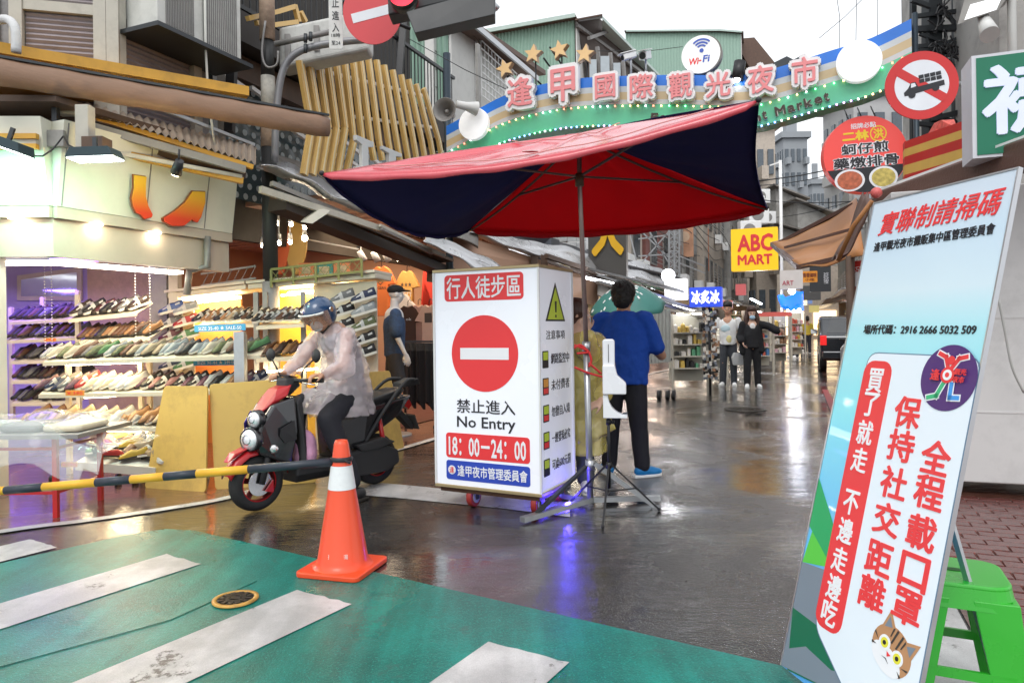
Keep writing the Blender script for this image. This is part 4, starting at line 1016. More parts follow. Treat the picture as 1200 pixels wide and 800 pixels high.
def roll_awning():
 a,b=P(-30,80,5.3),P(383,149,7.0)
 t=thing('rolled_awning','long brown rolled awning cassette running above the shoe shop sign','awning',a)
 d=(b-a).normalized();up_=V((0,0,1));out=V((d.y,-d.x,0)).normalized()
 prof=[(0,.095),(.05,.10),(.085,.06),(.10,0),(.10,-.07),(.06,-.12),(0,-.105),(-.04,0)]
 f=lambda k,s:(b if s else a)+out*prof[k][0]+up_*(prof[k][1]*(1+.05*math.sin(k*3)))
 bb=MB();N=24;vs=[]
 for j in range(N+1):
  p=a.lerp(b,j/N);w=1+.04*math.sin(j*1.7)+(.0 if j<N else -.1)
  vs+=[p+out*x*w+up_*(y*w) for x,y in prof]
 n=len(prof);bb.add(vs,[(j*n+i,j*n+(i+1)%n,(j+1)*n+(i+1)%n,(j+1)*n+i) for j in range(N) for i in range(n)]+[tuple(range(n)),tuple(range(N*n,N*n+n))],smooth=True)
 bb.build('rolled_cloth',brown,t,True)
 qbar(a+out*.06+up_*.105,b+out*.06+up_*.105,.02,.02,'front_profile',dsteel,t)
 MB().cyl(b-d*.25+up_*.08,b+d*.03+up_*.07,.022).build('end_rod',steel,t,True)
 c,e=P(-30,57,5.55),P(292,112,6.9);bk=V((-.3,.5,.03))
 MB().prism([c,e,e+V((0,0,.09)),c+V((0,0,.09))],bk).build('yellow_cap',yelst,t,True)
 c,e=P(-30,92,5.6),P(110,112,6.1)
 MB().prism([c,e,e+V((0,0,.03)),c+V((0,0,.05))],bk).build('yellow_underside',yelst,t,True)
roll_awning()
def canopy():
 t=thing('corrugated_canopy','dirty translucent corrugated canopy with yellow and grey rails under the rolled awning','canopy',P(110,130,6.3))
 a,b,c,d=P(100,121,6.2),P(300,172,7.2),P(300,192,6.9),P(112,134,5.95)
 cm=mat('dirty_fibreglass_sheet',(.42,.34,.27),.4,var=.2,dirt=.5,trans=.2)
 corrug(bil(a,b,c,d),22,2,'sheet',cm,t,(0,0,1),.018)
 for (x0,y0,x1,y1,Y0,Y1,w,h,m) in ((105,136,296,196,6.0,6.9,.05,.045,yelst),(108,149,287,199,5.95,6.85,.05,.07,greyp),(108,157,287,206,6.1,7.0,.05,.07,wood),(108,172,284,212,6.0,6.9,.05,.06,yelst),(130,178,283,207,5.98,6.88,.03,.035,cream2),(190,128,298,170,6.4,7.2,.03,.03,steel)):
  qbar(P(x0,y0,Y0),P(x1,y1,Y1),w,h,'rail',m,t)
 for (x0,y0,x1,y1,m,Y) in ((0,158,44,162,yelst,5.5),(0,164,44,168,cream2,5.52),(0,170,44,174,yelst,5.5)):
  qbar(P(x0-30,(y0+y1)/2,Y),P(x1,(y0+y1)/2,Y),.04,.04,'rail',m,t)
 for (x0,y0,x1,y1,Y,m,dp) in ((42,152,74,172,5.6,greyp,.2),(88,122,103,178,5.55,cream2,.1),(95,159,120,182,5.5,wood,.14),(60,125,66,152,5.7,dsteel,.05),(-20,124,60,150,6.0,wood,.3),(64,122,90,133,5.8,cream2,.1)):
  p,q=P(x0,y1,Y),P(x1,y0,Y);MB().box(p.x,q.x,Y,Y+dp,p.z,q.z).build('bracket',m,t,True,bevel=.006)
 c=[up(KL,3.08)+V((-.3,-.1,.1)),up(K0,3.10)+V((.1,-.1,.05)),up(KR,3.12)+V((.2,-.1,0)),up(KR,3.12)+V((-2.5,2.5,0)),up(KL,3.2)+V((-.5,3.5,0))]
 MB().prism(c,(0,0,.05)).build('soffit',wood,t,True)
 b=MB();pts=[P(33,175,5.3),P(40,183,5.32),P(50,183,5.35),P(62,175,5.4),P(74,160,5.5)];b.tube(pts,.007,6);pts=[P(75,160,5.5),P(80,170,5.4),P(88,174,5.35)];b.build('cable',black,t,True);MB().tube(pts,.007,6).build('cable',black,t,True)
canopy()
def flood(label,pl,pr,Y,lit,tilt=.0):
 a,b=P(*pl,Y),P(*pr,Y);c=(a+b)/2;t=thing('floodlight',label,'lamp',c);d=(b-a).normalized();L=(b-a).length
 n=V((-d.y,d.x,0)).normalized();u=d.cross(n)*-1
 if u.z<0:u=-u
 MB().hull([c+d*(s*L/2*k)+n*(q*.09)+u*z for s in (-1,1) for q in (-1,1) for z,k in ((0,1),(.07,.8))]).build('housing',mat('floodlight_teal_black',(.02,.045,.055),.35),t,True,bevel=.006)
 MB().prism([c+d*(s*L/2*.93)+n*q*.08-u*.002 for s,q in ((-1,-1),(1,-1),(1,1),(-1,1))],-u*.006).build('lit_glass',mat('floodlight_glow',(1,1,1),emis=(.92,1,.96),es=16),t,True)
 MB().bar(c+u*.07,c+u*.16,.03,.02,up=n).build('bracket',dsteel,t,True)
 M=Matrix.Translation(c-u*.03);dl=bpy.data.lights.new('lamp_light','AREA');dl.shape='RECTANGLE';dl.size=L*.9;dl.size_y=.14;dl.energy=lit[0];dl.color=lit[1]
 o=bpy.data.objects.new('lamp_light',dl);COL.objects.link(o);o.parent=t
 z=(u-n*.55).normalized();x=d;y=z.cross(x);R_=Matrix((x,y,z)).transposed().to_4x4()
 o.matrix_basis=MW[t.name].inverted()@(Matrix.Translation(c-u*.03)@R_)
flood('left black floodlight shining down on the cream shop sign',(-18,165),(32,183),5.15,(8,(.35,1,.72)))
flood('black floodlight over the middle of the cream shop sign',(84,187),(140,185),5.25,(7,(.45,1,.75)))
def spot(label,px,py,Y,aim,e,col,par=None,r=.045,glow=30):
 p=P(px,py,Y);t=thing('spotlight',label,'lamp',p);aim=V(aim).normalized()
 MB().cyl(p-aim*.07,p+aim*.05,r*.7,r,n=14).build('housing',black,t,True)
 MB().cyl(p+aim*.051,p+aim*.056,r*.85,n=14).build('lit_lens',mat('spot_glow',(1,1,1),emis=(1,.86,.62),es=glow),t,True)
 MB().tube([p-aim*.04,p-aim*.06+V((.0,0,.1))],.008,6).build('arm',black,t,True)
 point(t,p+aim*.1,e,col,.03)
spot('small black clip spotlight at the right end of the cream sign',208,197,5.55,(-.5,.5,-.7),10,(1,.75,.3))
# corner house with shutters and air conditioner
def house_a():
 K=onT(132,60,-5.75);z0=3.15;zt=7.0
 t=thing('shuttered_house','grey upper storey with mauve roller shutters above the corner shop','house',up(K,0))
 d1=V((.966,.26,0));f1=Frame(up(K,0)-d1*5,d1,(0,0,1));f2=Frame(up(K,0),NS,(0,0,1));L2=(onT(246,60,-5.75)-K);L2 .z=0;L2=L2 .length
 f1 .flat([(0,z0),(4.98,z0),(4.98,zt),(0,zt)],-.2,-.03,'wall',wallg,t);f2 .flat([(0.02,z0),(L2,z0),(L2,zt),(.02,zt)],-.2,-.03,'wall',wallg,t)
 def R(fr,p,q,n0,n1,nm,m):
  a,b=fr.hit(*p),fr.hit(*q);x0,x1=min(a[0],b[0]),max(a[0],b[0]);y0,y1=min(a[1],b[1]),max(a[1],b[1])
  return fr.flat([(x0,y0),(x1,y0),(x1,y1),(x0,y1)],n0,n1,nm,m,t),(x0,x1,y0,y1)
 def slats(fr,x0,x1,y0,y1,pitch=.045):
  n=int((y1-y0)/pitch);b=MB();vs=[]
  for k in range(n+1):
   y=y0+(y1-y0)*k/n;vs+=[fr.pt(x0,y,-.02),fr.pt(x1,y,-.02),fr.pt(x0,y+pitch*.5,.0),fr.pt(x1,y+pitch*.5,.0)]
  b.add(vs,[(2*i,2*i+1,2*i+3,2*i+2) for i in range(2*n+1)]);o=b.build('roller_shutter',shut,t,True);o['kind']='stuff'
 xa,xb=f1 .hit(30,50)[0],f1 .hit(126,50)[0];ya=f1 .hit(80,17)[1]
 slats(f1,xa,xb,z0+.0,ya);slats(f1,xa,xb,ya+.1,zt-.1);slats(f1,.5,xa-.2,z0,zt-.1)
 for x in (xa-.11,xb+.002,4.86-.0):f1 .flat([(x,z0),(x+.1,z0),(x+.1,zt),(x,zt)],-.028,.05,'mullion',cream2,t)
 f1 .flat([(xa-.008,ya),(xb,ya),(xb,ya+.09),(xa-.008,ya+.09)],-.025,.035,'transom',cream2,t)
 y2=f2 .hit(180,45)[1];xr=f2 .hit(228,60)[0]
 slats(f2,.12,xr-.06,z0,y2-.05);slats(f2,.12,xr-.06,y2+.06,zt-.2)
 f2 .flat([(.12,y2-.045),(xr-.06,y2-.045),(xr-.06,y2+.05),(.12,y2+.05)],-.028,.04,'transom',cream2,t)
 for x in (.0,xr-.055):f2 .flat([(x,z0),(x+.1,z0),(x+.1,zt),(x,zt)],-.028,.05,'mullion',cream2,t)
 pts=[P(-10,26,5.6),P(8,23,5.55),P(18,34,5.5),P(19,62,5.5)]
 MB().tube(smooth_line(pts,4),.035,10).build('insulated_pipe',mat('white_pipe_wrap',(.62,.62,.62),.6,bump=.6),t,True)
 return f2
f2=house_a()
def aircon():
 a,b=P(146,20,5.55),P(232,34,6.25)
 t=thing('air_conditioner','white air conditioner box on a bracket shelf above the rolled awning','air conditioner',a)
 K=onT(132,60,-5.75);out=.42
 p0=up(K,0)+NS*.12;L=1.02;z0=P(180,12,6.0).z;zz=z0
 w=mat('aircon_white',(.62,.62,.58),.4,dirt=.3,var=.06)
 MB().prism([up(p0,zz),up(p0,zz)+NS*L,up(p0,zz)+NS*L+NT*out,up(p0,zz)+NT*out],(0,0,.85)).build('casing',w,t,True,bevel=.01)
 for s0,s1 in ((.08,.40),(.50,.94)):
  b=MB();N=18
  for k in range(N):
   s=s0+(s1-s0)*(k+.5)/N;q=up(p0,zz+.05)+NS*L*s+NT*(out+.002);b.prism([q,q+NS*.009,q+NS*.009+V((0,0,.7)),q+V((0,0,.7))],NT*.006)
  o=b.build('grille',gpost,t,True);o['kind']='stuff'
 MB().prism([up(p0,zz-.045)-NS*.08,up(p0,zz-.045)+NS*(L+.06),up(p0,zz-.045)+NS*(L+.06)+NT*(out+.1),up(p0,zz-.045)+NT*(out+.1)-NS*.08],(0,0,.04)).build('shelf',dsteel,t,True)
 q=up(p0,zz)+NS*.52+NT*(out+.03);MB().tube([q+V((0,0,.5)),q,q+V((.02,0,-.5)),q+V((.08,0,-1.0))],.012,8).build('drain_hose',mat('white_hose',(.6,.6,.55),.5),t,True)
aircon()
# black steel balcony house with dotted glass
def house_b():
 T=-6.0;t=thing('balcony_house','dark steel fronted house with dotted glass and a railed balcony behind the slats','house',St(T,6.4))
 s0,s1=toS(onT(246,60,T))[1],11.5
 f=Frame(St(T,s0),NS,(0,0,1));L=s1-s0;hit=f.hit
 glass=mat('teal_grey_glass',(.07,.10,.11),.12,var=.2,scale=2,coat=.5)
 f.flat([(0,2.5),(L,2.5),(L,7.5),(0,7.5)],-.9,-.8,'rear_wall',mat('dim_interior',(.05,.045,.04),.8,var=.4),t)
 f.flat([(.1,2.9),(L,2.9),(L,4.55),(.1,4.55)],-.3,-.28,'glass_wall',glass,t)
 dots=MB();wm=mat('frosted_dot',(.42,.48,.50),.5)
 for i in range(34):
  for j in range(12):
   x,y=.2+i*.15+(j%2)*.07,2.95+j*.13
   if x<L-.1:dots.prism([f.pt(px_,py_,-.278) for px_,py_ in circ(x,y,.04,8)],f.n*.003)
 o=dots.build('frosted_dots',wm,t,True);o['kind']='stuff'
 for k in range(7):
  x=.35+k*.62;y=4.3-.07*k
  qbar(f.pt(x-.25,y,-.1),f.pt(x+.3,y-.12,-.1),.05,.05,'louvre',white,t)
  qbar(f.pt(x-.25,y-.22,-.1),f.pt(x+.3,y-.34,-.1),.05,.05,'louvre',white,t)
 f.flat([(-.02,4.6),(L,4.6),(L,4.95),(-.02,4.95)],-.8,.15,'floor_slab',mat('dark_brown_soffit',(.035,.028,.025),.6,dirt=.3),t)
 f.flat([(0,4.3),(L,4.2),(L,4.5),(0,4.58)],-.5,-.1,'beam',wood,t)
 for z in (5.0,5.9):qbar(f.pt(0,z,.12),f.pt(L,z,.12),.05,.05,'handrail',black,t)
 for k in range(int(L/.11)):qbar(f.pt(.05+k*.11,5.0,.12),f.pt(.05+k*.11,5.9,.12),.018,.018,'baluster',black,t)
 for (px0,py0,px1,py1,n_) in ((277,0,269,155,.3),(480,0,466,110,.2)):
  a,b=onT(px0,py0-60,T+n_),onT(px1,py1,T+n_);qbar(a,b,.09,.09,'steel_post',black,t)
 for (px,n_) in ((248,.06),(556,.0)):
  a=onT(px,0,T+n_);MB().prism([up(a,2.6),up(a,2.6)+NS*.12,up(a,7)+NS*.12,up(a,7)],NT*.06).build('pilaster',greyp,t,True)
 a=f.hit(262,40);f.flat([(a[0]-.25,a[1]-.15),(a[0]+.3,a[1]-.15),(a[0]+.3,a[1]+.1),(a[0]-.25,a[1]+.1)],-.79,-.78,'picture',mat('red_picture',(.4,.06,.03),.4,var=.7,scale=12),t)
house_b()
# yellow fins
def fins():
 tops=[(205,285),(245,270),(290,262),(330,255),(370,245),(410,238),(450,232),(485,250),(525,258),(565,282),(600,305),(640,328),(680,350),(715,372),(750,395),(785,415)]
 t=thing('slatted_screen','fan of bent yellow metal slats rising from the shopfront above the umbrella','slatted screen',onT(400,190,-5.2))
 m=mat('yellow_metal_slat',(.72,.46,.15),.35,var=.08,coat=.3);m2=mat('yellow_slat_edge',(.80,.68,.42),.35)
 for i,(x,y) in enumerate(tops):
  X0,Y0=300+x/4,y/4
  T=-5.15
  xe=300+(300+575*i/15)/4 if 0 else None
  bot=(300+(260+i*39.5)/4+(0 if i<9 else 1),(600 if i<5 else 660)/4)
  a=onT(X0,Y0,T);mth=onT(bot[0],bot[1],T)
  pts=[a,mth]
  if i<6:pts.append(onT(bot[0]-9,205,T))
  else:pts.append(onT(bot[0]+4,188,T))
  for q in range(2):
   p0,p1=pts[q],pts[q+1]
   d=(p1-p0).normalized()
   o=MB().bar(p0,p1,.085,.05,up=NT).build('slat',m,t,True)
   MB().bar(p0+NT*.028,p1+NT*.028,.022,.006,up=NT).build('slat_edge',m2,o,True)
 for (x0,y0,x1,y1) in ((356,78,494,112),(400,135,510,150)):
  qbar(onT(x0,y0,-5.28),onT(x1,y1,-5.28),.04,.04,'cross_rail',white,t)
fins()
t=thing('letter_sign','two white serif letters standing in front of the yellow slats','sign',onT(420,190,-4.95))
for px,w in ((424,20),(456,22)):
 a=onT(px-w/2,192,-4.9);b=onT(px+w/2,192,-4.9);z0,z1=onT(px,205,-4.9).z,onT(px,163 if px<440 else 176,-4.9).z
 fr=Frame(up(a,z0),NS,(0,0,1));W=(b-a).length;H=z1-z0
 fr.flat([(0,H),(W,H),(W,H*.86),(W*.68,H*.80),(W*.68,H*.2),(W,H*.14),(W,0),(0,0),(0,H*.14),(W*.32,H*.2),(W*.32,H*.80),(0,H*.86)],0,.05,'letter',mat('letter_white',(.66,.67,.68),.35),t,bevel=.004)
t=thing('yellow_frames','stack of yellow metal frames lying on the balcony behind the street pole','frames',onT(330,20,-5.6))
for (x0,y0,x1,y1) in ((290,22,325,14),(325,14,345,8),(318,30,348,26),(345,6,350,26),(352,14,358,26),(300,27,320,30)):
 qbar(onT(x0,y0,-5.5),onT(x1,y1,-5.5),.05,.05,'frame_bar',mat('yellow_metal_slat','c8a050'),t)
 # street pole with arms, transformer box
def pole_street():
 Y=7.6;p=P(318,384,Y);p.z=0
 t=thing('street_pole','old utility pole wrapped in peeling paper notices with a white cable box','utility pole',p)
 peel=mat('peeling_paper',(.42,.30,.22),.7,var=.5,scale=12,dirt=.6,bump=.6)
 z=lambda py:P(318,py,Y).z
 MB().cyl(p,up(p,z(330)),.09,n=18).build('lower_shaft',wallg,t,True)
 MB().cyl(up(p,z(330)),up(p,z(173)),.08,n=18).build('shaft',mat('black_wrap',(.03,.03,.03),.5,dirt=.3),t,True)
 MB().cyl(up(p,z(173)),up(p,z(138)),.082,n=18).build('paper_wrap',peel,t,True)
 MB().cyl(up(p,z(138)),up(p,z(90)),.075,n=18).build('shaft',mat('worn_grey_wrap',(.45,.43,.38),.6,dirt=.9,var=.3),t,True)
 MB().cyl(up(p,z(90)),up(p,z(48)),.07,n=18).build('shaft',mat('black_wrap',(0,0,0)),t,True)
 MB().cyl(up(p,z(48)),up(p,z(-60)),.082,n=18).build('paper_wrap',peel,t,True)
 b=[P(326,32,Y+.2),P(432,10,Y+.2),P(432,58,Y+.2),P(326,80,Y+.2)]
 MB().prism(b,(0,.3,0)).build('cable_box',mat('box_white',(.55,.55,.52),.5,dirt=.5,bump=.2),t,True,bevel=.04,seg=3)
 for px in (337,371):
  q=P(px,55 if px<350 else 45,Y+.19);MB().box(q.x-.03,q.x+.03,q.y-.01,q.y,q.z-.14,q.z+.14).build('box_strap',gpost,t,True)
 pts=[P(326,50,Y-.1),P(355,43,Y-.1),P(390,36,Y-.1),P(470,52,Y-.3)]
 MB().tube([P(322,52,Y-.1),P(395,36,Y-.1)],.03,10).build('pipe_arm',gpost,t,True)
 pts=smooth_line([P(322,190,Y-.15),P(324,130,Y-.15),P(332,82,Y-.15),P(352,60,Y-.15),P(395,50,Y-.15),P(440,46,Y-.15)],5)
 MB().tube(pts,.038,10).build('bent_conduit',mat('grey_conduit',(.22,.22,.23),.4,.3,var=.2),t,True)
 for px,py in ((358,46),(364,44),(358,58)):MB().cyl(P(px,py+4,Y-.2),P(px,py-6,Y-.2),.02,n=8).build('pipe_clamp',dsteel,t,True)
 lp=[P(311,25,Y-.12),P(307,60,Y-.12),P(312,78,Y-.12),P(324,76,Y-.12),P(326,60,Y-.12)]
 MB().tube(smooth_line(lp,4),.012,8).build('cable_loop',gpost,t,True)
pole_street()
def narrow_sign():
 Y=6.9;a=P(386,58,Y);t=thing('narrow_sign','narrow white vertical sign forbidding entry beside the round red sign','sign',a)
 fr=Frame(a,(1,0,0),V((.015,0,1)));W=P(402,58,Y).x-a.x;H=P(386,-25,Y).z-a.z
 fr.flat(rrect(0,0,W,H,.02),0,.008,'plate',mat('old_white_enamel',(.62,.62,.6),.4,dirt=.4),t)
 for ch,py in (('禁',-12),('止',4),('進',19),('入',33)):
  y=fr.hit(392,py)[1];text(ch,fr,W*.25,y-.045,W*.75,y+.045,pblack,t,n0=.009,off=.01)
 for s,py in (('18時',42),('至24',51)):y=fr.hit(392,py)[1];text(s,fr,W*.18,y-.02,W*.82,y+.02,pblack,t,n0=.009)
narrow_sign()
def round_no_entry():
 Y=6.8;c=P(436,15,Y);t=thing('round_sign','round faded red no entry sign with tilted white bar under the traffic light','traffic sign',c)
 r=34/F_PX*Y;rot=RAD(14);fr=Frame(c,V((math.cos(rot),0,math.sin(rot))),V((-math.sin(rot),0,math.cos(rot))))
 fr.flat(circ(0,0,r,48,r*1.10),-.012,0,'disc',mat('faded_sign_red',(.62,.06,.07),.4,var=.08,scale=4),t)
 fr.flat([(-r*.72,-r*.20),(r*.72,-r*.20),(r*.72,r*.13),(-r*.72,r*.13)],.001,.003,'white_bar',mat('sign_white',(.72,.74,.78),.4),t)
 MB().cyl(c+V((0,.02,0)),c+V((.35,.15,-.1)),.018).build('bracket',black,t,True)
round_no_entry()
def traffic_light():
 Y=6.2;t=thing('traffic_light','black horizontal traffic light housing with its red lens lit at the top','traffic light',P(500,20,Y))
 bm_=mat('traffic_light_black',(.03,.032,.034),.45,var=.3,dirt=.3)
 a,b,c,d=P(452,-50,Y),P(562,-70,Y),P(567,-3,Y),P(457,27,Y)
 MB().prism([P(455,18,Y),P(452,-45,Y),P(575,-70,Y),P(570,-8,Y)],(0,.22,0)).build('housing',bm_,t,True,bevel=.015)
 MB().prism([P(476,14,Y-.25),P(580,-15,Y-.25),P(580,17,Y-.30),P(486,39,Y-.30)],(-.0,.24,.02)).build('visor',bm_,t,True,bevel=.006)
 c=P(474,1,Y-.02);r=.115
 MB().cyl(c,c+V((0,-.03,0)),r,n=28).build('red_lens',mat('red_lens',(.8,.02,.03),.3,emis=(1,.02,.04),es=2.2),t,True)
 b=MB();
 b.lathe([(r+.005,0),(r+.012,.16)],28,c,(V((1,0,0)),V((0,0,1)),V((0,-1,0))));o=b.build('hood',bm_,t,True);s=o.modifiers.new('t','SOLIDIFY');s.thickness=.006
 c=P(545,-30,Y-.02);MB().cyl(c,c+V((0,-.03,0)),r,n=28).build('dark_lens',black,t,True)
 MB().tube([P(575,3,Y+.1),P(583,11,Y+.1)],.03,10).build('mast_arm',steel,t,True)
 MB().tube([P(560,-40,Y+.1),P(640,-90,Y+.3)],.05,10).build('mast_arm',steel,t,True)
traffic_light()
# green corrugated houses behind
mint=mat('mint_corrugated_sheet',(.28,.42,.34),.45,var=.06,dirt=.15);wsid=mat('white_siding',(.60,.60,.57),.5,var=.06,dirt=.2)
roofm=mat('rusty_roof_sheet',(.12,.07,.05),.6,var=.3,dirt=.3)
def cw(a,b,c,d,n,name,par,m=mint,amp=.025):
 nn=(b-a).cross(d-a).normalized();return corrug(bil(a,b,c,d),n,1,name,m,par,nn,amp)
def gable(label,x0,x1,ye,xa,ya,yb,Y,dY,n=26,right_open=False,name='corrugated_house'):
 """front wall at depth Y seen between px x0..x1, eaves at ye=(left,right) px, ridge at (xa,ya), hidden foot yb"""
 t=thing(name,label,'house',up(P((x0+x1)/2,yb,Y),0))
 zb=0
 L,R_,A=P(x0,ye[0],Y),P(x1,ye[1],Y),P(xa,ya,Y)
 for P0,P1,k in ((L,A,max(2,int(n*(xa-x0)/(x1-x0)))),(A,R_,max(2,int(n*(x1-xa)/(x1-x0))))):
  if abs(P1 .x-P0 .x)>.05:cw(up(P0,zb),up(P1,zb),P1,P0,k,'front_wall',t)
 dv=V((dY*.35,dY,0))
 for P0,P1 in ((L,A),(A,R_)):
  if abs(P1 .x-P0 .x)>.05:
   e=(P1-P0).normalized()*.15
   MB().prism([P0-(e if P0 is L else V())+V((0,-.3,.03)),P1+(e if P1 is R_ else V())+V((0,-.3,.03)),P1+(e if P1 is R_ else V())+dv+V((0,0,.03)),P0-(e if P0 is L else V())+dv+V((0,0,.03))],(0,0,.08)).build('roof',roofm,t,True)
   qbar(P0+V((0,-.32,.05)),P1+V((0,-.32,.05)),.05,.14,'barge_board',mat('mint_trim',(.45,.55,.50),.4),t)
 slab(up(R_,0)+V((.01,0,0)),up(R_,0)+dv,R_+dv,R_+V((.01,0,0)),(.05,0,0)).build('side_wall',wsid,t,True)
 return t
g1=gable('mint green corrugated house left of the speaker pole',455,525,(-40,20),456,-40,120,14,4,12)
w=[P(508,32,13.9),P(600,80,18),P(600,170,18),P(508,170,13.9)]
tw=thing('white_sided_house','white boarded house wall with a barred window under a sloping eave','house',up(w[3],0))
nW=(w[1]-w[0]);nW.z=0;nW.normalize();nW=V((nW.y,-nW.x,0))
MB().prism([up(w[3],0),up(w[2],0),w[1],w[0]],-nW*.2).build('wall',wsid,tw,True)
fr=Frame(up(w[0],0),w[1]*1-up(w[1],w[1].z-0)+(up(w[1],0)-up(w[0],0)),(0,0,1))
for k in range(14):
 z=3.6+k*.36;a,b=fr.pt(0.05,z,.004),fr.pt(5.6,z,.004)
 if z<P(508,40,13.9).z+.2:qbar(a,b,.012,.012,'board_joint',gpost,tw)
qbar(w[0]+nW*.3+V((0,0,.1)),P(625,92,18.8)+V((0,0,.1)),.7,.12,'eave',roofm,tw);qbar(w[0]+nW*.66+V((0,0,.12)),P(617,100,17.6)+nW*.3+V((0,0,.12)),.05,.12,'gutter',steel,tw)
q0,q1=onPl(545,115,fr.o,fr.n),onPl(588,108,fr.o,fr.n);zb_,zt_=q0 .z,onPl(545,52,fr.o,fr.n).z
g=thing('window_grille','white steel cage grille over the window of the boarded house','window grille',q0)
x0,x1=(q0-fr.o).dot(fr.ex),(q1-fr.o).dot(fr.ex)
fr.flat([(x0,zb_),(x1,zb_),(x1,zt_),(x0,zt_)],.005,.02,'window_pane',mat('dark_window_glass',(.06,.07,.08),.1),g)
for k in range(12):
 x=x0+(x1-x0)*k/11;qbar(fr.pt(x,zb_,.4),fr.pt(x,zt_,.4),.02,.02,'bar',white,g)
for k in range(8):
 z=zb_+(zt_-zb_)*k/7;qbar(fr.pt(x0,z,.41),fr.pt(x1,z,.41),.02,.02,'bar',white,g);qbar(fr.pt(x0,z,.02),fr.pt(x0,z,.4),.02,.02,'bar',white,g)
for k in range(4):qbar(fr.pt(x0,zb_,.02+k*.12),fr.pt(x0,zt_,.02+k*.12),.02,.02,'bar',white,g)
gable('mint green gabled house with a deep rusty eave behind the three stars',560,674,(44,25),673,24,170,26,5,30)
te=thing('eave_wing','dim open roof wing sloping down to the right of the stars','roof',up(P(700,100,27),0))
A,B,C=P(674,25,25.5),P(706,19,26),P(778,92,32)
MB().prism([B,C,C+V((0,0,-.12)),B+V((0,0,-.12))],(.3,2.5,0)).build('barge_board',mat('mint_trim',(0,0,0)),te,True)
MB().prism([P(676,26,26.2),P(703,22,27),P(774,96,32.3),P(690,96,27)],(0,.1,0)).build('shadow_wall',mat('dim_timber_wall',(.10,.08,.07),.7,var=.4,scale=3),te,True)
MB().prism([P(674,24,25.5),P(706,18,26),P(706,22,29),P(674,28,29)],(0,0,.05)).build('roof',roofm,te,True)
for i,(x0,y0,x1,y1) in enumerate(((676,30,772,100),(690,45,715,36),(700,55,704,95),(715,62,718,95),(730,72,732,95))):qbar(P(x0,y0,25.9),P(x1,y1,25.9+(x1-x0)*.06),.12,.12,'rafter' if i==0 else 'strut',gpost,te)
for (x0,y0,x1,y1) in ((691,70,699,92),(704,66,714,92),(719,74,727,92)):a,b=P(x0,y1,25.9),P(x1,y0,25.9);MB().box(a.x,b.x,25.88,25.95,a.z,b.z).build('window_pane',mat('pale_window',(.4,.45,.48),.2),te,True)
gable('long mint green corrugated shed behind the wireless sign',733,868,(39,40),842,38,170,60,9,40)
t=thing('brown_roof','dark brown sloping roof at the right end of the mint shed','roof',up(P(880,60,62),0))
MB().prism([P(860,46,62),P(884,44,62),P(915,82,62),P(880,82,62)],(2,6,0)).build('roof',roofm,t,True)
t=thing('dark_gable_roof','small dark jagged roof top peeping over the arch by the last letters','roof',up(P(925,75,24),0))
MB().prism([P(898,80,24),P(902,76,24),P(922,66,24),P(930,70,24),P(943,63,24),P(948,75,24),P(948,84,24),P(898,90,24)],(.5,2,0)).build('roof',dsteel,t,True)
